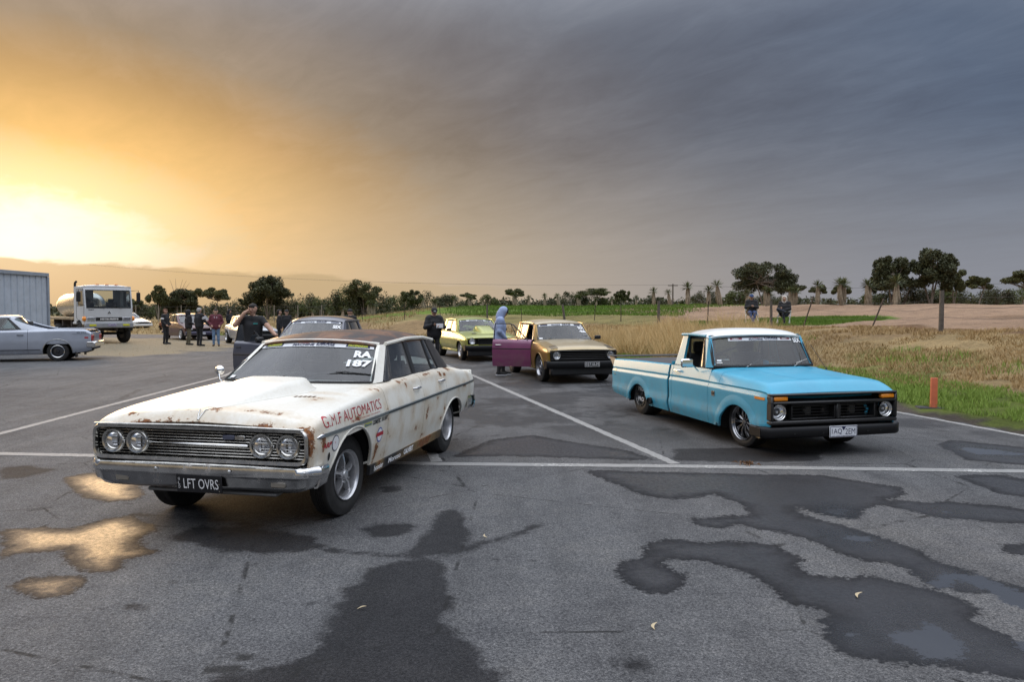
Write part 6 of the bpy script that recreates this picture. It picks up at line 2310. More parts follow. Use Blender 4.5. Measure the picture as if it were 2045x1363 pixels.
# ---------------------------------------------------------------- white tanker truck
def tanker():
    root = thing('tanker_truck', 'white cab-over truck with three-diamond badge and steel tank facing the cars', 'truck', (-21.16, 39.0, .0), radians(-45))
    CAB = mat('chalky white truck paint', (.58, .60, .62), .5, var=.10, vscale=2.5, dirt=.7)
    STEEL = mat('stainless tank steel', (.62, .60, .56), .28, metal=1.0, var=.12, vscale=2)
    W = 1.12
    # cab sides with wheel cut-outs
    for sg in (1, -1):
        outline = [(.98, 1.0), (.98, 1.80), (.80, 2.86), (-.78, 2.90), (-.80, 1.0), (-.62, 1.0)] + [(.58 * cos(a), .55 + .62 * sin(a)) for a in np.linspace(pi * .77, pi * .23, 9)] + [(.62, 1.0)]
        s = MB()
        win = [(.72, 1.95), (.62, 2.62), (-.25, 2.62), (-.25, 1.95)]
        # panel below and around the window: four pieces
        s.slab([(x, sg * W, z) for x, z in [(.98, 1.0), (.98, 1.90), (-.80, 1.90), (-.80, 1.0), (-.50, 1.0), (-.40, 1.14), (0, 1.22), (.40, 1.14), (.50, 1.0)]], (0, -sg * .05, 0))
        s.slab([(x, sg * W, z) for x, z in [(.98, 1.90), (.83, 2.68), (.68, 2.68), (.76, 1.90)]], (0, -sg * .05, 0))
        s.slab([(x, sg * W, z) for x, z in [(-.25, 1.90), (-.25, 2.68), (-.80, 2.68), (-.80, 1.90)]], (0, -sg * .05, 0))
        s.slab([(x, sg * W, z) for x, z in [(.83, 2.68), (.80, 2.88), (-.78, 2.90), (-.80, 2.68)]], (0, -sg * .05, 0))
        s.build('cab_side', CAB, root, smooth=0)
        w = MB()
        w.slab([(x, sg * (W - .03), z) for x, z in [(.76, 1.90), (.68, 2.68), (-.25, 2.68), (-.25, 1.90)]], (0, -sg * .01, 0))
        w.build('side_window', GLASS, root, smooth=0)
        dl = MB()
        dl.tube([(x, sg * (W + .002), z) for x, z in [(.84, 1.25), (.90, 1.9), (.76, 2.78), (-.33, 2.78), (-.36, 1.30), (-.2, 1.24)]], .012, 5)
        dl.build('door_seam', BLACK, root)
        mi = MB()
        mi.tube([(.82, sg * W, 2.70), (1.05, sg * (W + .28), 2.72), (1.05, sg * (W + .30), 2.0), (.95, sg * W, 1.95)], .016, 6)
        mi.box(1.02, 1.07, sg * (W + .28) - .10, sg * (W + .28) + .10, 2.12, 2.62, b=.03)
        mi.build('door_mirror', BLACK, root)
        st = MB()
        st.box(.50, .96, sg * (W - .10) - .12, sg * (W - .10) + .12, .62, 1.02, b=.04)
        st.build('step_guard', BLACK, root)
        fd = MB()
        fd.box(-.95, -.45, sg * (W - .12) - .15, sg * (W - .12) + .15, .98, 1.10, b=.03)
        fd.build('rear_mudguard', CAB, root)
    f = MB()
    f.slab([(.98, -W + .004, 1.30), (.98, W - .004, 1.30), (1.0, W - .004, 1.80), (1.0, -W + .004, 1.80)], (-.06, 0, 0))
    f.slab([(.985, -W + .004, .98), (.985, W - .004, .98), (.98, W - .004, 1.30), (.98, -W + .004, 1.30)], (-.06, 0, 0))
    f.slab([(.85, -W + .004, 2.72), (.85, W - .004, 2.72), (.79, W - .004, 2.92), (.79, -W + .004, 2.92)], (-.06, 0, 0))
    f.build('cab_front', CAB, root, smooth=0)
    for sg in (1, -1):
        p = MB()
        p.slab([(1.0, sg * W * .998, 1.80), (1.0, sg * (W - .09), 1.80), (.85, sg * (W - .09), 2.72), (.85, sg * W * .998, 2.72)], (-.06, 0, 0))
        p.build('windscreen_pillar', CAB, root, smooth=0)
    ws = MB()
    G = np.array([[(lerp(.995, .845, v), y, lerp(1.82, 2.71, v)) for v in np.linspace(0, 1, 4)] for y in np.linspace(-W + .09, W - .09, 8)])
    ws.grid(G, ref=(0, 0, 2), rim=.006)
    wso = ws.build('windscreen', GLASS, root)
    loop_tube(G, .022, 'windscreen_seal', RUBBER, wso)
    for (y0, y1) in ((-.75, -.15), (.05, .65)):
        wi = MB()
        wi.tube([(1.03, (y0 + y1) / 2 + .25, 1.80), (1.02, (y0 + y1) / 2, 1.88)], .01, 5)
        wi.tube([(1.02, y0, 1.88), (1.02, y1, 1.90)], .012, 5)
        wi.build('wiper', BLACK, root)
    rf = MB()
    G = np.array([[(x, y, 2.90 + .10 * (1 - (y / W) ** 4) * (1 - ((x - .0) / .85) ** 6)) for y in np.linspace(-W, W, 15)] for x in np.linspace(-.80, .82, 12)])
    rf.grid(G, ref=(0, 0, 2), rim=.04)
    rfo = rf.build('roof', CAB, root, smooth=60)
    rl = MB()
    for y in (-.45, 0, .45):
        rl.box(.66, .74, y - .09, y + .09, 2.985, 3.04, b=.02)
    rl.build('roof_lamps', AMBER, rfo)
    bk = MB()
    bk.box(-.84, -.79, -W + .05, W - .05, 1.0, 1.9)
    bk.box(-.84, -.79, -W + .05, -.2, 1.9, 2.9)
    bk.box(-.84, -.79, .75, W - .05, 1.9, 2.9)
    bk.build('cab_back', CAB, root, smooth=0)
    sp = MB()
    sp.box(-.78, .9, -W + .06, W - .06, 1.0, 1.06)
    sp.prism([(.92, 1.75), (.60, 1.72), (.58, 1.3), (.92, 1.3)], -W + .07, W - .07)
    sp.build('cab_floor', INTER, root)
    for y in (-.55, .55):
        seat(root, -.1, y, 1.35, INTER, .55, .75)
    steering_wheel(root, (.36, -.55, 1.86), .24, 55)
    gp = MB()
    gp.box(.985, 1.0, -.62, .62, 1.16, 1.34, b=.01)
    gp.build('grille_panel', BLACK, root)
    lettering('grille_lettering', 'MITSUBISHI', quadmap((1.006, -.42, 1.215), (0, .84, 0), (0, 0, .075)), WHITE, root, bold=.05)
    lettering('model_lettering', 'FUSO', quadmap((1.008, -.95, 1.70), (0, .24, 0), (0, 0, .05)), BLACK, root, bold=.03)
    em = MB()
    for k in range(3):
        a = radians(90 + 120 * k)
        d, e = .085, .049
        c = np.array([1.012, 0, 1.58])
        t_ = np.array([0, cos(a), sin(a)])
        l_ = np.array([0, cos(a + radians(30)), sin(a + radians(30))])
        r_ = np.array([0, cos(a - radians(30)), sin(a - radians(30))])
        em.slab([c, c + l_ * e * 1.0, c + t_ * d, c + r_ * e], (.01, 0, 0))
    em.build('front_emblem', BLACK, root, smooth=0)
    for sg in (1, -1):
        h = MB()
        h.box(.98, 1.0, sg * .83 - .19, sg * .83 + .19, 1.15, 1.35, b=.02)
        ho = h.build('headlight', REFLECT, root)
        h = MB()
        h.box(1.004, 1.012, sg * .83 - .18, sg * .83 + .18, 1.16, 1.34, b=.002)
        h.build('lens', CLEARL, ho)
        h = MB()
        h.lathe([(.001, .09), (.11, .06), (.13, 0), (.12, -.06)], 20, c=(.93, sg * (W + .02), 1.27), sgn=sg)
        h.build('indicator_lamp', AMBER, root)
        h = MB()
        h.box(1.065, 1.08, sg * .78 - .16, sg * .78 + .16, .90, .99, b=.01)
        h.build('fog_lamp', mat('yellow lens', (.62, .60, .03), .25, coat=.5), root)
    b = MB()
    b.box(.90, 1.06, -W - .02, W + .02, .80, 1.06, b=.04)
    b.build('front_bumper', mat('grey bumper steel', (.26, .27, .29), .5, var=.15), root)
    plate(root, (1.068, .12, .95), .40, .12, 'NRT770 M', mat('purple plate', (.10, .06, .22), .4), WHITE, bold=.0)
    ch = MB()
    for y in (-.40, .40):
        ch.box(-6.6, .85, y - .05, y + .05, .62, .86, b=.01)
    for x in np.arange(-6.3, .6, 1.1):
        ch.box(x - .06, x + .06, -.35, .35, .66, .82)
    ch.build('chassis_rails', mat('rusty chassis', (.06, .05, .045), .8, var=.4), root)
    ax = MB()
    ax.tube([(0, -.95, .50), (0, .95, .50)], .07, 8)
    ax.build('axle', UNDER, root)
    tb = MB()
    tb.box(-6.6, -1.0, -1.12, 1.12, 1.20, 1.34, b=.02)
    tb.build('tray', mat('tray timber', (.36, .28, .18), .8, var=.25, vscale=3), root)
    for x in (-1.6, -3.2, -4.8):
        sb = MB()
        sb.box(x - .08, x + .08, -1.05, 1.05, .87, 1.195)
        sb.build('tray_bearer', mat('rusty chassis', (.06, .05, .045), .8, var=.4), root)
    t = MB()
    t.lathe([(.001, -.22), (.35, -.19), (.56, -.08), (.64, .08), (.66, .25), (.66, 4.2), (.64, 4.35), (.56, 4.5), (.4, 4.6), (.001, 4.63)], 40, c=(-1.55, 0, 1.98), axis='x', sgn=-1)
    to = t.build('tank', STEEL, root, smooth=60)
    hp = MB()
    hp.tube([(-1.3, -.75, 1.5), (-1.25, -.9, 1.75), (-1.2, -.98, 2.1), (-1.1, -1.02, 2.4)], .035, 8)
    hp.box(-1.45, -1.05, -1.05, -.55, 1.36, 1.60, b=.05)
    hp.build('pump_and_hose', BLACK, root)
    sn = MB()
    sn.tube([(-.92, -1.0, 1.2), (-.92, -1.02, 3.0), (-.86, -1.02, 3.14), (-.70, -1.02, 3.16)], .06, 10)
    sn.build('intake_snorkel', BLACK, root)
    for sg in (1, -1):
        wheel(root, (0, sg * .98, .49), .49, .27, .27, sg, 'steel', mat('white steel wheel', (.4, .4, .4), .6), dish=-.02, steer=radians(12))
        for x in (-4.1,):
            wheel(root, (x, sg * .90, .49), .49, .45, .27, sg, 'steel', mat('white steel wheel', (.4, .4, .4), .6), dish=.12)


tanker()


# ---------------------------------------------------------------- corrugated container
def container():
    root = thing('shipping_container', 'pale blue grey corrugated steel container at the left edge', 'container', (-20.3, 33.0, 0))
    PC = mat('pale grey container steel', (.46, .51, .57), .55, var=.10, vscale=1.5, dirt=.5, bump=.1, bscale=20)
    X0, Y0, z0, z1 = -2.45, -12.2, .16, 3.30
    # long side: each corrugated panel is its own sheet
    step = .40
    y = 0.0
    for k in range(30):
        a = -.08 - k * step
        pr = [(0, 0), (.28, 0), (.31, -.035), (.37, -.035), (.40, 0)]
        m = MB()
        G = np.array([[(q, a - d, z) for z in np.linspace(z0 + .12, z1 - .12, 2)] for d, q in pr])
        m.grid(G, ref=(-1, a, 1.5))
        m.build('wall_sheet', PC, root, smooth=20)
        for z in (.9, 1.9, 2.9):
            r = MB()
            r.lathe([(.012, 0), (.010, .006), (.001, .008)], 6, c=(.001, a - .14, z), axis='x')
            r.build('rivet', DCHROME, root)
    e = MB()
    e.box(X0, .0, -.06, -.02, z0 + .1, z1 - .1)
    e.build('end_wall', PC, root)
    b = MB()
    b.box(X0 - .03, X0 + .0, Y0, 0, z0 + .1, z1 - .1)
    b.build('back_wall', PC, root)
    for (n, x0, x1, y0, y1, a0, a1) in (('top_rail', -.04, .07, Y0, .03, z1 - .13, z1 + .02), ('bottom_rail', -.04, .07, Y0, .03, z0 - .04, z0 + .13), ('corner_post', -.06, .075, -.075, .035, z0 + .14, z1 - .14)):
        q = MB()
        q.box(x0, x1, y0, y1, a0, a1, b=.008)
        q.build(n, mat('darker rail steel', (.30, .335, .38), .55, var=.12, dirt=.5), root)
    q = MB()
    q.box(X0, -.05, Y0, .0, z1 - .04, z1 - .01)
    q.build('roof', PC, root)
    q = MB()
    q.box(X0, .0, Y0, -.1, z0, z0 + .08)
    q.build('floor', UNDER, root)
    for y in (-.3, -6, -11.8):
        q = MB()
        q.box(X0 + .1, -.1, y - .15, y + .15, 0, z0 - .045)
        q.build('footing_block', mat('timber block', (.20, .14, .09), .9, var=.3), root)


container()


# ---------------------------------------------------------------- orange bollard
def bollard():
    root = thing('marker_post', 'short faded orange plastic post on a black rubber base at the road edge', 'marker post', (7.18, 12.78, .004), radians(-15))
    OR = mat('faded orange plastic', (.62, .16, .075), .55, var=.14, vscale=7, bump=.1)
    m = MB()
    m.lathe([(.060, .04), (.058, .06), (.057, .30), (.056, .53), (.054, .545), (.047, .548), (.046, .50)], 20, axis='z')
    m.build('post', OR, root)
    b = MB()
    P = [(-.26, -.17), (.26, -.17), (.28, -.12), (.28, .12), (.26, .17), (-.26, .17), (-.28, .12), (-.28, -.12)]
    vs = [(x, y, .0) for x, y in P] + [(x * .93, y * .90, .045) for x, y in P]
    fs = [tuple(range(7, -1, -1)), tuple(range(8, 16))] + [(i, (i + 1) % 8, 8 + (i + 1) % 8, 8 + i) for i in range(8)]
    b.add(vs, fs)
    b.build('base', RUBBER, root, smooth=0)


bollard()


# ---------------------------------------------------------------- fence, poles, wires
def tz(x, y):
    return float(terrain(np.array([x]), np.array([y]))[0])


WOOD = mat('weathered post timber', (.115, .10, .085), .9, var=.35, vscale=8, bump=.4, bscale=40)
PICKET = mat('rusty steel picket', (.06, .045, .035), .8, var=.3)


def fence():
    posts = [(15.2, 20.6, 1.25, 0, .05, 0), (13.76, 24.16, 1.30, 1, .075, .0), (13.08, 27.44, 1.05, 0, .022, .42), (11.98, 31.07, 1.28, 0, .022, .34), (11.36, 33.03, 1.15, 1, .06, -.02), (9.66, 37.22, 1.15, 0, .02, .02), (7.79, 40.08, 1.15, 1, .075, 0), (6.15, 42.58, .95, 0, .02, 0), (4.84, 44.25, .95, 0, .02, .05), (3.22, 45.87, 1.0, 1, .07, -.16), (.6, 48.5, .9, 0, .02, 0), (-1.67, 50.72, 1.05, 1, .06, 0), (-5.02, 53.02, 1.1, 0, .02, -.08), (-7.82, 54.84, 1.2, 0, .022, .02), (-11.29, 57.09, 1.15, 0, .022, -.1), (-15.03, 59.13, 1.2, 1, .06, 0)]
    root = thing('wire_fence', 'old wire fence with leaning pickets and timber posts along the bank', 'fence', (0, 0, 0))
    tops = []
    for (x, y, h, wood, r, lean) in posts:
        z = tz(x, y)
        mb = MB()
        if wood:
            mb.tube([(0, 0, -.15), (lean * h * .5, 0, h * .5), (lean * h, 0, h)], [r * 1.08, r, r * .92], 9)
        else:
            mb.slab([(-r, -r, -.1), (r, -r, -.1), (r + lean * h, -r, h), (-r + lean * h, -r, h)], (0, 2 * r, 0))
            mb.slab([(-r * .3, -r * 1.9, -.1), (r * .3, -r * 1.9, -.1), (r * .3 + lean * h, -r * 1.9, h), (-r * .3 + lean * h, -r * 1.9, h)], (0, .9 * r, 0))
        mb.build('post', WOOD if wood else PICKET, root, loc=(x, y, z))
        tops.append((x, y, z, h, lean))
    for f in (.35, .6, .85):
        mb = MB()
        pts = []
        for a, b in zip(tops[:-1], tops[1:]):
            pa = np.array([a[0] + a[4] * a[3] * f, a[1], a[2] + a[3] * f])
            pb = np.array([b[0] + b[4] * b[3] * f, b[1], b[2] + b[3] * f])
            for t in np.linspace(0, 1, 7)[:-1]:
                p = lerp(pa, pb, t)
                p[2] -= .10 * 4 * t * (1 - t)
                pts.append(p)
        pts.append(pb)
        mb.tube(pts, .004, 4)
        mb.build('wire', mat('fence wire', (.10, .095, .09), .6, metal=.5), root)
    # tall field fence far behind the left car park
    root = thing('field_fence', 'thin far fence of pale posts in front of the left tree line', 'fence', (0, 0, 0))
    fx = np.linspace(-62, -22, 15)
    for x in fx:
        mb = MB()
        mb.tube([(0, 0, 0), (0, 0, 2.3)], .045, 6)
        mb.build('post', mat('pale concrete post', (.25, .22, .18), .9), root, loc=(x, 92 - (x + 62) * .12, .0))
    for f in (.7, 1.4, 2.1):
        mb = MB()
        mb.tube([(x, 92 - (x + 62) * .12, f) for x in fx], .008, 4)
        mb.build('wire', mat('fence wire', (.10, .095, .09), .6, metal=.5), root)


fence()


def power_line():
    root = thing('power_pole', 'slim dark power pole with thin wires above the ridge', 'power pole', (19.6, 92.0, tz(19.6, 92.0)))
    m = MB()
    m.tube([(0, 0, -.3), (0, 0, 2.75)], [.10, .08], 8)
    m.build('pole', WOOD, root)
    m = MB()
    m.box(-.6, .6, -.05, .05, 2.50, 2.60, b=.01)
    m.build('cross_arm', WOOD, root)
    z0 = tz(19.6, 92.0)
    for dx in (-.5, .5):
        for (ex, ey, ez, n_) in ((-72, 128, 9.5, 40), (75, 80, 6.2, 24)):
            w = MB()
            pts = [lerp((dx, 0, 2.64), (ex + dx - 19.6, ey - 92, ez - z0), t) + np.array([0, 0, -1.1 * 4 * t * (1 - t)]) for t in np.linspace(0, 1, n_)]
            w.tube(pts, .007, 4)
            w.build('wire', mat('cable', (.03, .03, .03), .6), root)


power_line()
# ---------------------------------------------------------------- trees, yuccas, grass
def leaf_mat(name, c, var=.45):
    def fn(g, p, oc):
        n = g.noise(oc, 1.3, 4, .6)
        n2 = g.noise(oc, 9, 3, .6)
        a, b = tuple(v * (1 - var) for v in c), tuple(v * (1 + var) for v in c)
        g.put(p.inputs['Base Color'], g.mix(n2, g.ramp(n, [(.3, a), (.7, b)]), g.ramp(n, [(.3, a), (.7, (b[0] * 1.25, b[1] * 1.1, b[2]))])))
        p.inputs['Roughness'].default_value = .6
        p.inputs['Specular IOR Level'].default_value = .3
    return mat(name, fn=fn)


LEAFS = [leaf_mat('gum leaf olive', (.082, .090, .034)), leaf_mat('gum leaf dark', (.056, .064, .028)), leaf_mat('scrub leaf green', (.080, .102, .030))]
BARK = mat('pale gum bark', (.20, .165, .13), .85, var=.35, vscale=4, bump=.4, bscale=25)


def leaf_cloud(centres, radii, counts, size, r):
    """quads scattered through ellipsoidal clumps"""
    C = np.repeat(centres, counts, 0)
    R = np.repeat(radii, counts, 0)
    n = len(C)
    d = r.normal(size=(n, 3))
    d /= np.linalg.norm(d, axis=1, keepdims=True)
    rad = r.random(n) ** (1 / 2.2)
    P = C + d * rad[:, None] * R
    a = r.normal(size=(n, 3))
    a /= np.linalg.norm(a, axis=1, keepdims=True)
    b = np.cross(a, r.normal(size=(n, 3)))
    b /= np.linalg.norm(b, axis=1, keepdims=True) + 1e-9
    s = size * (.6 + .8 * r.random(n))[:, None]
    a, b = a * s, b * s * .55
    V = np.stack([P - a, P - b * .9, P + a, P + b * .9], 1).reshape(-1, 3)
    F = np.arange(n * 4).reshape(-1, 4)
    return V, F


def quads_mesh(name, V, F, mt):
    me = bpy.data.meshes.new(name)
    me.vertices.add(len(V))
    me.vertices.foreach_set('co', V.astype(np.float32).ravel())
    k = F.shape[1]
    me.loops.add(F.size)
    me.loops.foreach_set('vertex_index', F.ravel().astype(np.int32))
    me.polygons.add(len(F))
    me.polygons.foreach_set('loop_start', (np.arange(len(F)) * k).astype(np.int32))
    me.update(calc_edges=True)
    me.materials.append(mt)
    return me


def tree(name, label, x, y, h, w, seed, kind='gum', group='gum trees along the skyline', leaf=0, dense=1.0, cat='tree'):
    r = np.random.default_rng(seed)
    z = tz(x, y)
    root = thing(name, label, cat, (x, y, z), 0, group)
    cen, rad, cnt = [], [], []
    tk = MB()
    if kind == 'bush':
        n = int(7 + w * 1.3)
        for k in range(n):
            q = r.random()
            px, py = (r.random() - .5) * w * .85, (r.random() - .5) * w * .6
            top = h * (1 - .75 * (2 * px / w) ** 2) * (.75 + .25 * r.random())
            cz = top * (.30 + .5 * r.random())
            cen.append((px, py, cz))
            rr_ = .22 * w * (.5 + .5 * r.random())
            rad.append((rr_, rr_, max(.25, min(top - cz, h * .36))))
            cnt.append(int(150 * dense))
        for k in range(4):
            a = r.random() * 6.28
            tk.tube([(0, 0, -.1), (.2 * w * cos(a) * .5, .2 * w * sin(a) * .5, h * .3), (.3 * w * cos(a), .3 * w * sin(a), h * .6)], [.09, .06, .02], 5)
    else:
        nt = 1 if kind == 'umbrella' else int(r.integers(2, 4))
        crown0 = {'gum': .34, 'umbrella': .50, 'tall': .26}[kind]
        ncl = {'gum': 22, 'umbrella': 18, 'tall': 46}[kind]
        stems = []
        for k in range(nt):
            a = 2 * pi * k / nt + r.random()
            lean = (.10 + .15 * r.random()) * w
            p = [(0, 0, -.2), (lean * .4 * cos(a), lean * .3 * sin(a), h * .25), (lean * cos(a), lean * .6 * sin(a), h * (.48 + .1 * r.random()))]
            tk.tube(bez(*p, 7), np.linspace(.035 * h * .55, .018 * h * .5, 7), 7)
            stems.append(p[2])
        for k in range(ncl):
            a = r.random() * 2 * pi
            q = sqrt(r.random())
            px, py = .44 * w * q * cos(a), .34 * w * q * sin(a)
            if kind == 'umbrella':
                pz = h * (.86 - .22 * (abs(px) / (.5 * w)) ** 2) + (r.random() - .6) * .26 * h
                rx, rz_ = (.10 + .07 * r.random()) * w, (.05 + .05 * r.random()) * h
            else:
                pz = h * (crown0 + (1 - crown0) * (.15 + .72 * r.random()) * (1 - .35 * (2 * abs(px) / w) ** 2))
                rx, rz_ = .125 * w * (.6 + .7 * r.random()), .105 * h * (.7 + .6 * r.random())
            cen.append((px, py, pz))
            rad.append((rx, rx, rz_))
            cnt.append(int(190 * dense))
            s0 = stems[k % nt]
            mid = lerp(s0, (px, py, pz), .5) + np.array([0, 0, -.04 * h])
            tk.tube(bez(s0, mid, (px, py, pz - rz_ * .2), 5), np.linspace(.012 * h, .004 * h, 5), 5)
    V, F = leaf_cloud(np.array(cen), np.array(rad), np.array(cnt) * 2, .011 * h + .058, r)
    if kind == 'bush':
        V[:, 2] = np.maximum(V[:, 2], .02)
    link('crown', quads_mesh('crown', V, F, LEAFS[leaf]), root)
    tk.build('trunk', BARK, root)
    return root


def at_px(px, y):
    return (px - 1022.5) / 1505.0 * y


ORD = ['first', 'second', 'third', 'fourth', 'fifth', 'sixth', 'seventh', 'eighth', 'ninth', 'tenth', 'eleventh', 'twelfth', 'thirteenth', 'fourteenth', 'fifteenth', 'sixteenth', 'seventeenth', 'eighteenth', 'nineteenth', 'twentieth',
       'twenty-first', 'twenty-second', 'twenty-third', 'twenty-fourth', 'twenty-fifth', 'twenty-sixth', 'twenty-seventh', 'twenty-eighth', 'twenty-ninth', 'thirtieth', 'thirty-first', 'thirty-second', 'thirty-third', 'thirty-fourth', 'thirty-fifth', 'thirty-sixth', 'thirty-seventh', 'thirty-eighth', 'thirty-ninth', 'fortieth', 'forty-first', 'forty-second', 'forty-third', 'forty-fourth', 'forty-fifth']
# x, distance, height, width
GUMS = [(-53.0, 113, 5.2, 3.2, 'gum', 'small gum with a narrow crown just right of the white truck'), (-50.5, 115, 4.9, 5.2, 'tall', 'dense gum below bare dead branches behind the standing group'), (-45.0, 113, 5.1, 5.0, 'umbrella', 'open round-crowned gum behind the man in the maroon hoodie'),
        (-37.6, 116, 7.1, 7.4, 'tall', 'tall many-trunked gum above the man at the car door'), (-21.5, 110, 5.8, 5.8, 'gum', 'broad gum with a flat high crown above the charcoal car'), (-14.9, 112, 3.8, 3.4, 'gum', 'small round gum left of the yucca row'),
        (-58.5, 116, 3.2, 4.2, 'umbrella', 'low spreading gum peeping right beside the white truck mirror'), (-41.2, 118, 3.6, 3.6, 'umbrella', 'thin flat-topped gum between two taller crowns on the left'),
        (28.6, 86, 5.1, 7.8, 'tall', 'big dark rounded gum behind the two seated spectators'), (40.3, 80, 5.6, 4.2, 'tall', 'tall gum with a leaning dark crown left in the right-hand clump'), (44.4, 80, 6.2, 5.2, 'tall', 'tallest gum on the right, above the thick timber fence post'), (47.4, 81, 4.2, 2.8, 'gum', 'lower gum crown at the right side of the tall clump'),
        (52.5, 85, 3.5, 3.0, 'umbrella', 'flat-topped small gum near the right edge'), (57.5, 85, 3.9, 4.2, 'umbrella', 'spreading gum cut by the right edge'), (32.8, 88, 2.5, 2.8, 'umbrella', 'small flat-topped gum right of the seated spectators'), (36.4, 90, 2.6, 2.2, 'umbrella', 'thin flat-topped gum between the yuccas on the right'), (37.6, 86, 2.3, 2.2, 'umbrella', 'little gum under the leaning dark crown'),
        (.2, 112, 2.7, 3.6, 'umbrella', 'low flat-topped gum above the hooded man'), (11.2, 104, 2.5, 5.8, 'umbrella', 'wide low gum above the gold sedan roof'), (15.4, 105, 2.4, 2.6, 'gum', 'small bushy gum by the power pole'), (-6.6, 114, 2.2, 2.6, 'umbrella', 'tiny flat gum above the green sedan')]
for i, (x, y, h, w, k, lb) in enumerate(GUMS):
    tree('gum_tree', lb, x, y, h, w, 100 + i, k, leaf=1 if k == 'tall' else 0, dense=1.15)
dd = MB()
rt_ = thing('dead_tree', 'bare dead tree branches rising above the left tree line', 'tree', (-50.8, 114.5, tz(-50.8, 114.5)))
r_ = np.random.default_rng(5)
for k in range(9):
    a = (r_.random() - .5) * 1.5
    L_ = 3.0 + 2.6 * r_.random()
    dd.tube(bez((0, 0, 2.2), (sin(a) * L_ * .25, 0, 2.2 + L_ * .45), (sin(a) * L_ * .62, .3 * r_.random(), 2.2 + L_ * .75), 6), np.linspace(.06, .012, 6), 5)
dd.tube([(0, 0, -.2), (0, 0, 2.3)], [.16, .08], 7)
dd.build('trunk', BARK, rt_)
# continuous scrub under the gums: countable rounded trees
SCRUB = [(-63, 117, 3.77, 7), (-57, 119, 3.38, 6), (-52.5, 118, 3.9, 7), (-47, 120, 3.64, 7), (-42.5, 118, 3.77, 6.5), (-37, 121, 4.03, 8), (-32.2, 116, 5.07, 6.5), (-28, 118, 4.68, 6), (-24.6, 112, 5.59, 6), (-20.6, 111, 5.59, 6.5), (-17.0, 114, 3.9, 5), (-12.5, 112, 3.38, 4.6), (-9.4, 113, 2.6, 5), (-3.6, 116, 2.13, 3.6), (5.6, 108, 1.23, 3.4), (8.6, 106, 2.58, 4.6), (13.0, 106, 1.9, 4.0), (19.2, 104, 1.9, 3.6), (24.4, 96, 2.13, 4.4), (27.6, 92, 2.46, 4.0), (31.4, 93, 1.9, 3.6), (35.2, 96, 1.79, 4), (40.2, 84, 1.57, 3.2), (42.6, 82, 3.36, 4.2), (45.6, 84, 2.46, 4.0), (49.0, 86, 2.8, 4.6), (52.4, 90, 2.69, 5), (56.4, 88, 2.69, 5), (61, 90, 2.91, 6), (-34.6, 117, 3.7, 6), (-30, 115, 4.2, 5.5), (-26.4, 113, 4.6, 5.5), (-22.8, 112, 4.9, 5), (-55, 117, 3.6, 5)]
for i, (x, y, h, w) in enumerate(sorted(SCRUB, key=lambda s_: s_[0] / s_[1])):
    tree('scrub_tree', ORD[i] + ' low rounded scrub tree from the left along the skyline', x, y, h, w, 300 + i, 'bush', 'scrub trees along the skyline', leaf=2 if i % 3 == 0 else 1, dense=1.0)
# far bush mass closing the horizon
r_ = np.random.default_rng(77)
n = 420
a = np.linspace(-.95, .95, n) + (r_.random(n) - .5) * .01
Rr = 190 + 40 * r_.random(n)
cx, cy = np.sin(a) * Rr, np.cos(a) * Rr
cz = terrain(cx, cy) + .6 + .9 * r_.random(n)
V, F = leaf_cloud(np.stack([cx, cy, cz], 1), np.stack([2.2 + r_.random(n), 1.8 + 0 * a, 1.0 + 1.1 * r_.random(n)], 1), np.full(n, 60), .45, r_)
setp(link('far_bushland', quads_mesh('far_bushland', V, F, LEAFS[1])), 'far dark band of bushland closing the horizon', 'bushland', kind='stuff')

# yuccas on the ridge
YGREEN = leaf_mat('yucca leaf green', (.095, .115, .045))
STRAW = mat('dead yucca skirt', (.30, .24, .165), .9, var=.35, vscale=9)


def yucca_meshes(seed, heads, h, lean):
    r = np.random.default_rng(seed)
    gl, sk, tr = [], [], MB()
    for k in range(heads):
        hx = (k - (heads - 1) / 2) * .34
        hh = h * (1 - .12 * k * r.random())
        top = np.array([hx + lean * hh, 0, hh])
        tr.tube(bez((hx * .15, 0, -.1), (hx * .5, 0, hh * .5), top, 6), np.linspace(.11, .07, 6), 7)
        for j in range(80):     # living rosette
            a = r.random() * 2 * pi
            e = radians(-25 + 100 * r.random())
            L = .42 + .22 * r.random()
            d = np.array([cos(a) * cos(e), sin(a) * cos(e), sin(e)])
            s = np.cross(d, (0, 0, 1.0))
            s /= np.linalg.norm(s) + 1e-6
            gl.append([top + s * .03, top + d * L * .6 + s * .026 + np.array([0, 0, -.01]), top + d * L + np.array([0, 0, -.05]), top + d * L * .6 - s * .026])
        for j in range(150):    # dead skirt hanging along the stem
            t = r.random() ** .7
            b = lerp((hx * .15, 0, hh * .15), top, .25 + .75 * t)
            a = r.random() * 2 * pi
            L = .55 + .45 * r.random()
            o = np.array([cos(a), sin(a), 0])
            s = np.cross(o, (0, 0, 1.0))
            p1 = b + o * (.06 + .06 * r.random())
            p2 = p1 + o * .16 * r.random() + np.array([0, 0, -L])
            p2[2] = max(p2[2], .02)
            sk.append([b + s * .02, p1 + s * .03, p2, p1 - s * .03])
    G = np.array(gl).reshape(-1, 3)
    S = np.array(sk).reshape(-1, 3)
    return quads_mesh('rosette', G, np.arange(len(G)).reshape(-1, 4), YGREEN), quads_mesh('dead_skirt', S, np.arange(len(S)).reshape(-1, 4), STRAW), tr.mesh('stem', STRAW)


YV = [yucca_meshes(11, 1, 1.35, .0), yucca_meshes(12, 2, 1.35, .05), yucca_meshes(13, 1, 1.45, -.22), yucca_meshes(14, 3, 1.3, .0), yucca_meshes(15, 1, 1.15, .10)]
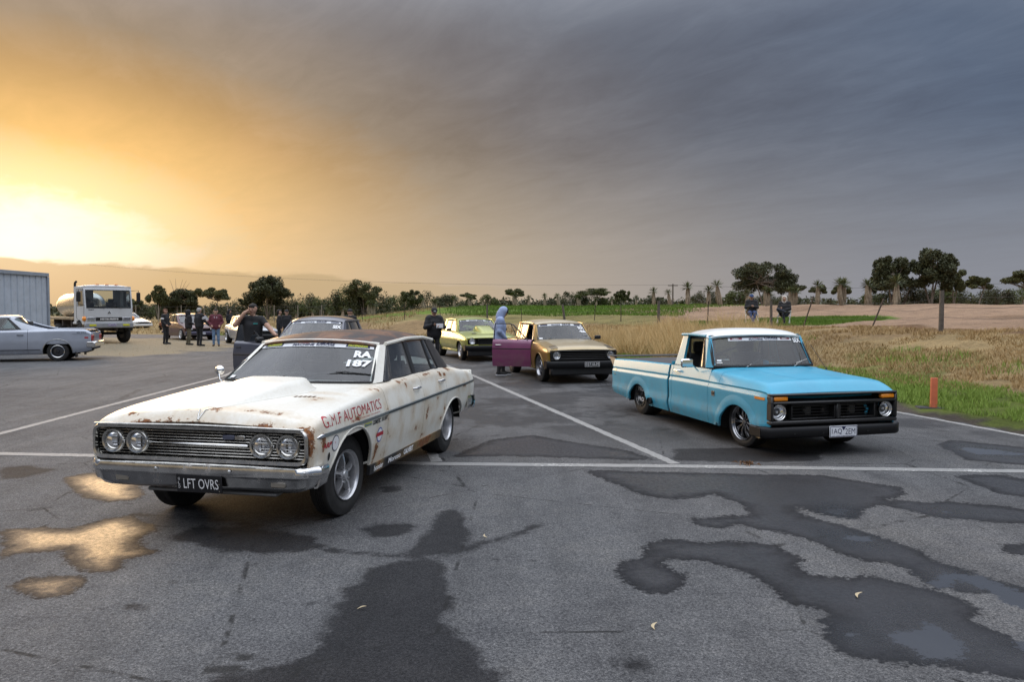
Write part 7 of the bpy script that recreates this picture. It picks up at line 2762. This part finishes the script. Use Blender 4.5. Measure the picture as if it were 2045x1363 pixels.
# x, y, variant, scale, rotation
YUC = [(907, 98, 0, 1.0), (938, 98, 1, .95), (963, 96, 4, .85), (1027, 96, 1, 1.05), (1055, 95, 4, .95), (1088, 92, 0, 1.0), (1118, 92, 2, .95), (1155, 90, 1, .85), (1190, 90, 4, .7), (1222, 90, 0, .75), (1270, 88, 4, .85), (1305, 86, 0, 1.25), (1340, 86, 2, 1.05), (1373, 80, 0, 1.45), (1413, 80, 4, 1.35), (1440, 78, 2, 1.45),
       (1490, 72, 4, 1.05), (1530, 72, 1, 1.1), (1583, 70, 3, 1.0), (1632, 68, 0, 1.25), (1680, 66, 3, 1.40), (1732, 66, 1, 1.35), (1787, 64, 4, 1.6), (590, 96, 4, 1.0), (628, 98, 2, .9), (655, 100, 0, .8), (683, 98, 4, 1.2), (742, 92, 3, 1.15), (848, 100, 2, .9), (868, 100, 3, .8), (703, 100, 1, .7)]
for i, (px, y, v, s) in enumerate(sorted(YUC)):
    x = at_px(px, y)
    o = thing('yucca_plant', '%s yucca with a straw skirt from the left along the ridge' % ORD[i], 'yucca', (x, y, tz(x, y) - .02), i * 1.7, 'yuccas along the ridge')
    o.rotation_euler = (0, 0, 0 if v == 2 else (i * 1.7) % .9)
    o.scale = (s, s, s)
    for nm, me_ in zip(('rosette', 'dead_skirt', 'stem'), YV[v]):
        link(nm, me_, o)


# grass as blades: one mesh for each kind
def blades(name, label, X, Y, H, Wd, mt, seed, lean=.35, cat='grass'):
    r = np.random.default_rng(seed)
    n = len(X)
    Z = terrain(X, Y)
    a = r.random(n) * 2 * pi
    l = lean * H * (.4 + r.random(n))
    b = r.random(n) * 2 * pi
    dx, dy = np.cos(b) * Wd / 2, np.sin(b) * Wd / 2
    B0 = np.stack([X - dx, Y - dy, Z - .02], 1)
    B1 = np.stack([X + dx, Y + dy, Z - .02], 1)
    T = np.stack([X + np.cos(a) * l, Y + np.sin(a) * l, Z + H * (.75 + .25 * r.random(n))], 1)
    V = np.stack([B0, B1, T], 1).reshape(-1, 3)
    me = quads_mesh(name, V, np.arange(n * 3).reshape(-1, 3), mt)
    return setp(link(name, me), label, cat, kind='stuff')


def grass_mat(name, c, c2):
    def fn(g, p, oc):
        n = g.noise(oc, .9, 5, .65)
        n2 = g.noise(oc, 21, 2, .6)
        col = g.mix(n2, g.ramp(n, [(.3, c), (.7, c2)]), g.ramp(n, [(.3, c2), (.7, c)]))
        g.put(p.inputs['Base Color'], col)
        p.inputs['Roughness'].default_value = .8
        p.inputs['Specular IOR Level'].default_value = .2
    return mat(name, fn=fn)


DRYG = grass_mat('dry straw grass', (.22, .135, .06), (.54, .40, .20))
TALLG = grass_mat('tall golden grass', (.42, .29, .125), (.72, .56, .30))
GRNG = grass_mat('green verge grass', (.14, .235, .035), (.27, .35, .08))
LUSHG = grass_mat('lush lawn grass', (.085, .155, .018), (.14, .22, .035))
r_ = np.random.default_rng(9)


def scatter(n, ymin, ymax, smin, smax, seed, clump=None):
    r = np.random.default_rng(seed)
    Y = ymin * (ymax / ymin) ** r.random(n)
    s = smin + (smax - smin) * r.random(n)
    # walk along the road edge: X from edge plus offset
    xe = np.interp(Y, EDGE[:8, 1], EDGE[:8, 0])
    X = xe + s * 1.02
    if clump:
        k = vnoise(X, Y, clump, seed) > .27
        X, Y = X[k], Y[k]
    return X, Y


X, Y = scatter(80000, 8.0, 46, 2.6, 10.0, 31, .8)
H = .05 + .10 * r_.random(len(X)) * (vnoise(X, Y, 1.3, 4) + .4)
blades('dry_grass', 'short dry straw grass covering the right bank', X, Y, H, .012 + .0009 * Y, DRYG, 41, .7)
X, Y = scatter(52000, 8.0, 40, .75, 3.4, 32, .35)
H = .05 + .09 * r_.random(len(X)) * (vnoise(X, Y, 1.0, 14) + .35)
blades('green_grass', 'fresh green grass strip along the road verge', X, Y, H, .009 + .0007 * Y, GRNG, 42, .6)
X, Y = scatter(9000, 9.0, 30, 3.0, 6.5, 33, None)
k = vnoise(X, Y, 1.1, 15) > .66
X, Y = X[k], Y[k]
blades('green_tuft', 'scattered green weed tufts among the dry bank grass', X, Y, .10 + .15 * r_.random(len(X)), .012 + .0008 * Y, GRNG, 43, .5)
# tall golden stand behind the gold sedan and pickup tail
n = 26000
Y = 24 + 10.5 * r_.random(n)
X = np.interp(Y, EDGE[:8, 1], EDGE[:8, 0]) + 1.1 + 6.2 * r_.random(n) ** 1.1
k = (vnoise(X, Y, .9, 16) > .36) & (X < 9.4)
X, Y = X[k], Y[k]
blades('tall_grass', 'tall golden dry grass stand behind the gold sedan and pickup', X, Y, (.52 + .66 * r_.random(len(X))) * (.6 + .6 * vnoise(X, Y, 1.2, 51)), .024, TALLG, 44, .45)
# lawn under the spectators and the lush ridge
n = 16000
a, q = r_.random(n) * 2 * pi, np.sqrt(r_.random(n))
Y = 36.8 + 3.6 * q * np.sin(a)
X = 13.2 + (Y - 37) * .35 + 5.2 * q * np.cos(a)
blades('lawn_grass', 'small bright green lawn patch under the two seated spectators', X, Y, .06 + .07 * r_.random(n), .035, LUSHG, 45, .5)
n = 26000
Y = 44 + 46 * r_.random(n)
X = at_px(880 + 470 * r_.random(n) + 55 * np.abs(r_.normal(size=n)) * (Y - 44) / 23, Y)
k = (edge_s(np.stack([X, Y], 1)) > 15)
X, Y = X[k], Y[k]
blades('ridge_grass', 'lush green grass strip running along the ridge top', X, Y, .12 + .16 * r_.random(len(X)), .07, LUSHG, 46, .5)
n = 24000
Y = 42 + 60 * r_.random(n) ** 1.5
X = -8 - 70 * r_.random(n)
k = (edge_s(np.stack([X, Y], 1)) > .5) & (X > -.75 * Y)
X, Y = X[k], Y[k]
blades('field_grass', 'dry brown field grass behind the far parked cars', X, Y, .15 + .2 * r_.random(len(X)), .07, DRYG, 47, .5)
n = 9000
P_ = np.stack([-46 + 34 * r_.random(n), 27 + 25 * r_.random(n)], 1)
k = (sdf(P_, DIRT) > .1)
P_ = P_[k]
blades('verge_grass', 'pale dry grass island in front of the white truck', P_[:, 0], P_[:, 1], .03 + .07 * r_.random(len(P_)), .03, DRYG, 48, .8)

# fallen gum leaves and litter on the asphalt
LEAFM = mat('dry fallen leaf', (.52, .42, .26), .7, var=.3)
for i, (x, y, a, lb, L) in enumerate([(2.05, 4.39, .8, 'pale curved dry leaf on the wet patch at lower right', .075), (.76, 3.95, 1.2, 'pale dry leaf on dry asphalt right of the big dark stain', .07), (-.85, 4.2, .2, 'tiny yellow leaf beside the dark sealed crack', .05), (-.2, 5.55, 2.0, 'small leaf sliver near the middle of the asphalt', .05)]):
    m = MB()
    t = np.linspace(0, 1, 9)
    c = np.stack([L * (t - .5), .25 * L * np.sin(pi * t) - .1 * L], 1)
    wv = .11 * L * np.sin(pi * t) + .001
    G = np.array([[(c[j, 0], c[j, 1] - wv[j], .014 + .012 * t[j]), (c[j, 0], c[j, 1], .011 + .014 * t[j]), (c[j, 0], c[j, 1] + wv[j], .014 + .012 * t[j])] for j in range(9)])
    m.grid(G, ref=(0, 0, -1), rim=.001)
    o = m.build('fallen_leaf', LEAFM, loc=(x, y, .0), rot=(0, 0, a))
    setp(o, lb, 'leaf')
m = MB()
r2 = np.random.default_rng(4)
for k in range(26):
    a, L = r2.random() * 6.28, .04 + .06 * r2.random()
    x, y = (r2.random() - .5) * .18, (r2.random() - .5) * .12
    m.slab([(x, y, .012), (x + L * cos(a) * .5 + .006, y + L * sin(a) * .5, .02 + .03 * r2.random()), (x + L * cos(a), y + L * sin(a), .012), (x + L * cos(a) * .5 - .006, y + L * sin(a) * .5 + .01, .02)], (0, 0, .0015))
o = m.build('leaf_litter', mat('brown leaf litter', (.16, .085, .04), .8, var=.5), loc=(2.56, 8.2, 0))
setp(o, 'small heap of brown leaf litter on the white start line', 'leaf litter', kind='stuff')
# ---------------------------------------------------------------- people
def surface_nets(f, lo, hi, h):
    nx, ny, nz = [int(np.ceil((b - a) / h)) + 1 for a, b in zip(lo, hi)]
    gx, gy, gz = [a + h * np.arange(n) for a, n in zip(lo, (nx, ny, nz))]
    P = np.stack(np.meshgrid(gx, gy, gz, indexing='ij'), -1).reshape(-1, 3)
    D = f(P).reshape(nx, ny, nz)
    S = D < 0
    acc = np.zeros((nx - 1, ny - 1, nz - 1, 3))
    cnt = np.zeros((nx - 1, ny - 1, nz - 1))
    c = [(0, 0, 0), (1, 0, 0), (0, 1, 0), (1, 1, 0), (0, 0, 1), (1, 0, 1), (0, 1, 1), (1, 1, 1)]
    edges = [(0, 1), (2, 3), (4, 5), (6, 7), (0, 2), (1, 3), (4, 6), (5, 7), (0, 4), (1, 5), (2, 6), (3, 7)]
    sub = lambda A, o: A[o[0]:nx - 1 + o[0], o[1]:ny - 1 + o[1], o[2]:nz - 1 + o[2]]
    for a, b in edges:
        da, db = sub(D, c[a]), sub(D, c[b])
        m = (da < 0) != (db < 0)
        t = np.where(m, da / (da - db + 1e-12), 0)
        p = np.array(c[a])[None, None, None] + t[..., None] * (np.array(c[b]) - np.array(c[a]))
        acc += np.where(m[..., None], p, 0)
        cnt += m
    act = cnt > 0
    idx = -np.ones(act.shape, int)
    idx[act] = np.arange(act.sum())
    I = np.argwhere(act)
    V = np.array(lo) + h * (I + acc[act] / cnt[act][:, None])
    F = []
    for ax in range(3):
        o = [q for q in range(3) if q != ax]
        sl0 = [slice(1, -1)] * 3
        A = np.take(S, range(0, S.shape[ax] - 1), ax)
        B = np.take(S, range(1, S.shape[ax]), ax)
        E = np.argwhere(A != B)
        E = E[(E[:, o[0]] > 0) & (E[:, o[1]] > 0) & (E[:, o[0]] < S.shape[o[0]] - 1) & (E[:, o[1]] < S.shape[o[1]] - 1)]
        q = []
        for (u, w) in ((0, 0), (1, 0), (1, 1), (0, 1)):
            k = E.copy()
            k[:, o[0]] -= u
            k[:, o[1]] -= w
            q.append(idx[k[:, 0], k[:, 1], k[:, 2]])
        q = np.stack(q, 1)
        fl = A[E[:, 0], E[:, 1], E[:, 2]] ^ (ax == 1)
        q[~fl] = q[~fl][:, ::-1]
        F.append(q[:, ::-1])
    F = np.vstack(F)
    return V, F[(F >= 0).all(1)]


def caps_d(P, a, b, r0, r1):
    a, b = np.array(a, float), np.array(b, float)
    d = b - a
    t = np.clip(((P - a) @ d) / (d @ d + 1e-9), 0, 1)
    return np.linalg.norm(P - a - t[:, None] * d, axis=1) - (r0 + (r1 - r0) * t)


def smin(a, b, k):
    h = np.clip(.5 + .5 * (b - a) / k, 0, 1)
    return b * (1 - h) + a * h - k * h * (1 - h)


SKIN = mat('skin', (.46, .27, .19), .55)
MATP = lambda n, c, r=.8: mat(n, c, r, var=.18, vscale=9)


def person(label, loc, yaw, top, legs, pose=None, shoe=None, hair=None, cap=None, hood=None, h=1.75, bulk=0.0, sleeves='long', extra=None, grp=None, fine=True, sole=None):
    root = thing('person', label, 'person', loc, radians(yaw), grp)
    J = dict(pel=(0, 0, .95), che=(.0, 0, 1.27), nec=(-.01, 0, 1.47), hed=(.015, 0, 1.63), sL=(0, .185, 1.41), sR=(0, -.185, 1.41), eL=(-.02, .235, 1.13), eR=(-.02, -.235, 1.13), wL=(.06, .235, .89), wR=(.06, -.235, .89),
             hL=(0, .09, .93), hR=(0, -.09, .93), kL=(.02, .10, .50), kR=(.02, -.10, .50), aL=(-.02, .11, .09), aR=(-.02, -.11, .09), tL=(.15, .13, .035), tR=(.15, -.13, .035), look=(1, 0, 0))
    J.update(pose or {})
    J = {k: np.array(v, float) for k, v in J.items()}
    k_ = h / 1.75
    lk = J.pop('look')
    lk = lk / np.linalg.norm(lk)
    J = {k: v * k_ for k, v in J.items()}
    up = np.array([0, 0, 1.0])
    sd = np.cross(up, lk)
    sd /= np.linalg.norm(sd) + 1e-9
    upl = np.cross(lk, sd)
    hd = J['hed']
    ms = [top, legs, SKIN, shoe or MATP('black shoes', (.015, .015, .015))]
    am = 0 if sleeves == 'long' else 2
    b = bulk
    HP = lambda f, s, u: hd + lk * f + sd * s + upl * u
    C = []      # a, b, r0, r1, material
    pel, che, nec = J['pel'], J['che'], J['nec']
    tr = (J['sL'] - J['sR'])
    tr = tr / np.linalg.norm(tr)
    C += [(pel + tr * .06, che + tr * .075, .125 + b, .130 + b, 0), (pel - tr * .06, che - tr * .075, .125 + b, .130 + b, 0), (che + tr * .07, J['sL'] * .75 + che * .25 + up * .03, .12 + b, .085 + b, 0), (che - tr * .07, J['sR'] * .75 + che * .25 + up * .03, .12 + b, .085 + b, 0),
          (J['sL'], J['sR'], .075 + b * .6, .075 + b * .6, 0), (pel + tr * .07 - up * .02, pel - tr * .07 - up * .02, .125 + b, .125 + b, 0 if b > .01 else 1)]
    C += [(che + up * .12 * k_, nec, .075, .060, 0), (nec, hd - up * .06, .055, .052, 2)]
    C += [(HP(-.012, 0, .022), HP(.006, 0, -.012), .098, .088, 2), (HP(.03, 0, -.055), HP(.045, 0, -.085), .058, .040, 2), (HP(.095, 0, .0), HP(.112, 0, -.022), .010, .015, 2), (HP(.0, .088, -.01), HP(-.012, .092, .018), .015, .018, 2), (HP(.0, -.088, -.01), HP(-.012, -.092, .018), .015, .018, 2), (HP(.078, .03, .028), HP(.078, -.03, .028), .018, .018, 2)]
    fing = MB()
    for s_ in 'LR':
        S, E, W_ = J['s' + s_], J['e' + s_], J['w' + s_]
        C += [(S, lerp(S, E, .55), .068 + b * .6, .060 + b * .6, 0), (lerp(S, E, .5), E, .056 + b * .5, .050 + b * .5, am), (E, W_, .047 + b * .5, .036 + b * .5, am)]
        d = (W_ - E) / (np.linalg.norm(W_ - E) + 1e-9)
        hnd = J.get('d' + s_)
        d2 = d if hnd is None else (hnd - W_) / np.linalg.norm(hnd - W_)
        pm = W_ + d2 * .085
        C += [(W_, pm, .030, .034, 2)]
        if fine:
            fs = np.cross(d2, lk if abs(np.dot(d2, lk)) < .9 else up)
            fs /= np.linalg.norm(fs) + 1e-9
            cu = np.cross(fs, d2)
            for q, L in ((-1.5, .068), (-.5, .080), (.5, .076), (1.5, .060)):
                p0 = pm + fs * q * .017
                fing.tube([p0 - d2 * .01, p0 + d2 * L * .55 + cu * .008, p0 + d2 * L * .9 + cu * .030], [.0095, .0088, .007], 6, mi=2)
            th = W_ + d2 * .03 + fs * .030
            fing.tube([th - fs * .012, th + d2 * .03 + fs * .020, th + d2 * .058 + fs * .022 + cu * .01], [.012, .0105, .008], 6, mi=2)
        H_, K, A, T = J['h' + s_], J['k' + s_], J['a' + s_], J['t' + s_]
        C += [(H_, K, .092 + b * .2, .066, 1), (K, lerp(K, A, .4), .064, .062, 1), (lerp(K, A, .4), A, .062, .050, 1), (A - up * .03, T, .046, .042, 3), (A + (A - T) * .2 * np.array([1, 1, 0]) - up * .035, A - up * .035, .038, .040, 3)]

    def f(P):
        d = None
        for (a, b_, r0, r1, m) in C:
            q = caps_d(P, a, b_, r0, r1)
            d = q if d is None else smin(d, q, .028 if m != 2 else .014)
        return d
    pts = np.array([c[0] for c in C] + [c[1] for c in C])
    V, F = surface_nets(f, pts.min(0) - .17, pts.max(0) + .17, .019 if fine else .026)
    V[:, 2] = np.maximum(V[:, 2], .0) if loc[2] <= .01 else V[:, 2]
    ctr = V[F].mean(1)
    D = np.stack([caps_d(ctr, a, b_, r0, r1) for (a, b_, r0, r1, m) in C], 1)
    mi = np.array([c[4] for c in C])[D.argmin(1)]
    mb = MB()
    mb.v = [tuple(p) for p in V]
    mb.f = [tuple(q) for q in F]
    mb.m = [int(q) for q in mi]
    if fine:
        mb.add(fing.v, fing.f, 2)
    body = mb.build('body', ms, root, smooth=180)
    if fine:
        for s_ in (1, -1):
            e = MB()
            p = HP(.088, s_ * .032, .012)
            e.lathe([(.001, -.011), (.008, -.007), (.011, 0), (.008, .007), (.001, .011)], 8, c=p, axis='z')
            e.build('eye', mat('dark eye', (.03, .02, .015), .3), root)
        e = MB()
        e.tube([HP(.086, .024, -.052), HP(.096, 0, -.054), HP(.086, -.024, -.052)], .0045, 5)
        e.build('mouth', mat('lips', (.28, .11, .09), .6), root)

    def addsdf(nm, g, lo, hi, mt, hh=.016):
        V, F = surface_nets(g, lo, hi, hh)
        m = MB()
        m.v = [tuple(p) for p in V]
        m.f = [tuple(q) for q in F]
        m.m = [0] * len(F)
        return m.build(nm, mt, root, smooth=180)
    if hair:
        def g(P):
            d = np.minimum(caps_d(P, HP(-.030, 0, .040), HP(-.035, 0, .0), .098, .092), caps_d(P, HP(-.02, 0, .045), HP(.035, 0, .062), .092, .070))
            return np.maximum(d, -caps_d(P, HP(.10, 0, -.03), HP(.08, 0, -.08), .085, .09))
        addsdf('hair', g, hd - .17, hd + .19, hair)
    if cap:
        def g(P):
            d = caps_d(P, HP(-.014, 0, .048), HP(.004, 0, .044), .106, .104)
            u = (P - hd) @ upl
            d = np.maximum(d, .035 - u)
            br = np.maximum(np.abs(u - .048) - .008, caps_d(P, HP(.08, 0, .048), HP(.13, 0, .045), .078, .066))
            return np.minimum(d, br)
        addsdf('cap', g, hd - .2, hd + .26, cap, .013)
    if hood:
        def g(P):
            d = smin(caps_d(P, HP(-.025, 0, .030), HP(-.03, 0, -.05), .128, .118), caps_d(P, HP(-.03, 0, -.07), HP(-.02, 0, -.14), .115, .125), .05)
            return np.maximum(d, -caps_d(P, HP(.14, 0, .02), HP(.12, 0, -.07), .108, .09))
        addsdf('hood', g, hd - .32, hd + .22, hood)
    if sole:
        for s_ in 'LR':
            A, T = J['a' + s_], J['t' + s_]
            dd_ = (T - A) * np.array([1, 1, 0])
            dd_ /= np.linalg.norm(dd_)
            sp = np.cross((0, 0, 1.0), dd_)
            m = MB()
            o0, o1 = A - dd_ * .075, T + dd_ * .045
            m.slab([(*(o0 + sp * .042)[:2], .004), (*(o1 + sp * .045)[:2], .004), (*(o1 - sp * .045)[:2], .004), (*(o0 - sp * .042)[:2], .004)], (0, 0, .024))
            m.build('shoe_sole', sole, root)
    if extra:
        extra(root, J, HP, k_)
    return root


BLK, NVB, JEAN, DJEAN = MATP('black cotton', (.014, .014, .016)), MATP('navy cloth', (.015, .018, .032)), MATP('blue denim', (.13, .21, .33)), MATP('mid blue denim', (.045, .075, .19))
MARH, LBLUE, DPANT = MATP('maroon fleece', (.115, .022, .035)), MATP('light blue fleece', (.30, .37, .56)), MATP('charcoal trousers', (.025, .024, .026))


def camofn(g, p, oc):
    n = g.noise(oc, 11, 3, .6)
    g.put(p.inputs['Base Color'], g.ramp(n, [(.40, (.06, .055, .035)), (.48, (.15, .125, .08)), (.56, (.085, .085, .05)), (.64, (.20, .17, .115))], 'CONSTANT'))
    p.inputs['Roughness'].default_value = .9


CAMO = mat('camouflage cloth', fn=camofn)
HBROWN, HGREY, HBLACK = MATP('red brown hair', (.11, .045, .022)), MATP('grey hair', (.33, .32, .31)), MATP('black hair', (.02, .016, .014))
PRINTW = mat('white cloth print', (.72, .72, .74), .7)


def band(root, a, b, r, mt, nm='sleeve_print', w=.02):
    m = MB()
    m.tube([lerp(a, b, .5 - w * 4), lerp(a, b, .5 + w * 4)], r, 14)
    m.build(nm, mt, root)


def ex_sleeve(sides, n=1):
    def f(root, J, HP, k):
        for s_ in sides:
            for i in range(n):
                a, b = lerp(J['s' + s_], J['e' + s_], .38 + .20 * i), lerp(J['s' + s_], J['e' + s_], (.62 if n == 1 else .48) + .20 * i)
                m = MB()
                m.tube([a, b], .081, 14)
                m.build('sleeve_print', PRINTW, root)
    return f


def ex_door_man(root, J, HP, k):
    m = MB()
    c = J['che'] + np.array([.152, .10, .06])
    m.box(c[0] - .004, c[0] + .004, c[1] - .05, c[1] + .05, c[2] - .012, c[2] + .012)
    m.build('shirt_print', mat('teal print', (.02, .25, .24), .6), root)


person('man in a black T-shirt wiping his face behind the open charcoal car door', (-5.86, 17.05, .004), -88, BLK, DJEAN, dict(eR=(.16, -.33, 1.30), wR=(.155, -.12, 1.56), dR=(.14, -.03, 1.62), sR=(.02, -.19, 1.43), eL=(.10, .36, 1.25), wL=(.22, .52, 1.10), dL=(.30, .60, 1.08), look=(1, -.08, -.12)), hair=HBLACK, h=1.84, sleeves='short', extra=ex_door_man, bulk=.012)
person('man with red-brown hair in black jacket with white arm patch, left of the group', (-17.3, 37.62, .004), -8, BLK, BLK, dict(wL=(.16, .20, .98), wR=(.15, -.20, .98), kL=(.05, .09, .50), tL=(.17, .12, .035)), hair=HBROWN, h=1.76, bulk=.02, extra=ex_sleeve('R'))
person('person in a black hooded top and camouflage trousers, in the standing group', (-15.75, 36.7, .004), 40, BLK, CAMO, dict(wL=(.2, .12, 1.05), wR=(.2, -.12, 1.05), aL=(-.04, .16, .09), tL=(.12, .2, .035)), hood=BLK, h=1.70, bulk=.02)
person('grey-haired man in black with white sleeve stripes seen from behind', (-14.78, 35.62, .004), 62, BLK, BLK, dict(eR=(.05, -.30, 1.16), wR=(.16, -.42, .98), aL=(.02, .14, .09), aR=(-.06, -.13, .09)), hair=HGREY, h=1.80, bulk=.025, extra=ex_sleeve('R', 2))


def ex_zip(root, J, HP, k):
    for y in (-.05, .05):
        m = MB()
        m.tube([J['nec'] + np.array([.08, y, -.03]), J['che'] + np.array([.172, y * 1.1, .06])], .006, 5)
        m.build('drawstring', PRINTW, root)


person('dark-haired man in a maroon hoodie and light jeans facing the cars', (-13.95, 35.5, .004), -72, MARH, JEAN, dict(eL=(-.05, .30, 1.15), eR=(-.05, -.30, 1.15), wL=(.10, .20, 1.0), wR=(.10, -.20, 1.0)), hair=HBLACK, h=1.74, bulk=.025, extra=ex_zip, shoe=MATP('brown shoes', (.06, .04, .03)))
person('dark hooded person standing behind the boxy silver sedan', (-16.6, 44.3, .004), -20, BLK, BLK, dict(wL=(.25, .05, 1.2), wR=(.25, -.05, 1.2), look=(1, 0, -.3)), hood=BLK, h=1.72, fine=False)
person('dark figure standing left of the orange coupe', (-10.5, 34.0, .004), 20, BLK, BLK, hair=HBLACK, h=1.72, fine=False)
person('dark figure showing only head and shoulders above the orange coupe roof', (-11.3, 37.8, .004), -60, BLK, BLK, cap=BLK, h=1.70, fine=False)


def ex_skull(root, J, HP, k):
    m = MB()
    c = J['che'] + np.array([-.168, 0, .02])
    n = 16
    P = [(c[0] - .004, c[1] + .10 * cos(a) * (1 if sin(a) > -.3 else .7), c[2] + .12 * sin(a)) for a in np.linspace(0, 2 * pi, n + 1)[:-1]]
    m.slab(P, (-.006, 0, 0))
    m.build('back_print', mat('pale back print', (.45, .45, .52), .7), root, smooth=0)


person('person in a black hoodie with a pale back print walking away past the white car', (-6.45, 30.0, .004), 88, BLK, BLK, dict(wL=(.12, .18, 1.0), wR=(.12, -.18, 1.0), kL=(.10, .09, .52), aL=(.05, .1, .10)), cap=BLK, h=1.72, bulk=.03, extra=ex_skull)


def ex_phone(root, J, HP, k):
    m = MB()
    m.box(.42, .43, -.02, .20, 1.13, 1.27, b=.004)
    m.build('held_paper', PRINTW, root)
    m = MB()
    m.box(.40, .415, -.16, -.08, 1.22, 1.36, b=.006)
    m.build('held_phone', BLACK, root)
    m = MB()
    c = HP(.105, 0, .075)
    m.box(c[0] - .004, c[0] + .006, c[1] - .03, c[1] + .03, c[2] - .01, c[2] + .01)
    m.build('cap_print', PRINTW, root)


person('man in black jacket and cap looking at a phone beside the lime green sedan', (-2.52, 24.4, .004), -72, BLK, BLK, dict(eL=(.10, .30, 1.14), wL=(.34, .10, 1.17), eR=(.12, -.31, 1.14), wR=(.33, -.13, 1.22), look=(1, -.05, -.38)), cap=BLK, h=1.76, bulk=.05, extra=ex_phone)
person('person in a light blue hoodie with hood over a black cap behind the plum door', (-.33, 19.62, .004), 2, LBLUE, DPANT, dict(che=(.02, 0, 1.25), nec=(.05, 0, 1.44), hed=(.11, 0, 1.59), sL=(.02, .18, 1.39), sR=(.02, -.18, 1.39), eL=(.0, .24, 1.12), eR=(.0, -.24, 1.12), wL=(.14, .17, .96), wR=(.14, -.17, .96), look=(1, -.05, -.55), aL=(.10, .1, .09), tL=(.27, .11, .035), kL=(.08, .1, .5)), cap=BLK, hood=LBLUE, h=1.80, bulk=.03, sole=PRINTW)


def chair(label, x, y, yaw):
    z = tz(x, y)
    root = thing('folding_chair', label, 'chair', (x, y, z), radians(yaw), 'white framed chairs on the lawn')
    WH = mat('white tube frame', (.72, .72, .72), .4)
    CL = mat('navy chair cloth', (.03, .035, .06), .8)
    for s_ in (1, -1):
        for (p, q) in (((.26, s_ * .27, 0), (-.20, s_ * .26, .62)), ((-.26, s_ * .27, 0), (.24, s_ * .26, .42))):
            m = MB()
            m.tube([p, q], .016, 8)
            m.build('leg', WH, root)
        m = MB()
        m.tube([(-.18, s_ * .26, .42), (-.30, s_ * .26, .88)], .015, 8)
        m.build('back_post', WH, root)
        m = MB()
        m.box(-.22, .26, s_ * .27 - .022, s_ * .27 + .022, .615, .64, b=.008)
        m.build('armrest', WH, root)
    m = MB()
    m.box(-.22, .25, -.24, .24, .405, .43, b=.01)
    m.build('seat', CL, root)
    m = MB()
    m.slab([(-.19, -.25, .50), (-.19, .25, .50), (-.29, .25, .86), (-.29, -.25, .86)], (-.015, 0, 0))
    m.build('backrest', CL, root)
    return z


def seated(label, x, y, yaw, top, legs, cross=False, **k):
    z = tz(x, y)
    p = dict(pel=(-.05, 0, .53), che=(-.11, 0, .85), nec=(-.12, 0, 1.05), hed=(-.09, 0, 1.21), sL=(-.11, .185, 1.0), sR=(-.11, -.185, 1.0), eL=(-.02, .26, .74), eR=(-.02, -.26, .74), wL=(.16, .08, .78), wR=(.16, -.06, .80), hL=(-.02, .09, .50), hR=(-.02, -.09, .50),
             kL=(.40, .12, .50), kR=(.40, -.12, .50), aL=(.44, .04, .09), aR=(.50, -.02, .09), tL=(.60, .07, .035), tR=(.66, -.03, .035), look=(1, 0, -.15))
    if cross:
        p.update(kR=(.40, -.20, .72), aR=(.46, .16, .60), tR=(.58, .24, .62), kL=(.42, .05, .50), aL=(.42, .10, .09), wL=(.22, .0, .68), wR=(.24, -.1, .78))
    return person(label, (x, y, z), yaw, top, legs, p, **k)


chair('white framed chair under the man with the blue cap', 11.12, 35.0, -100)
chair('white framed chair under the person crossing a leg', 12.62, 35.0, -120)
seated('seated man in a blue cap, black jacket and jeans on the lawn', 11.12, 35.0, -100, BLK, DJEAN, cap=MATP('blue cap cloth', (.02, .05, .14)), h=1.75, bulk=.04)
seated('seated person in dark clothes with a pale hood and one leg crossed', 12.62, 35.0, -120, BLK, NVB, True, hood=MATP('cream fleece', (.55, .50, .45)), h=1.75, bulk=.03)
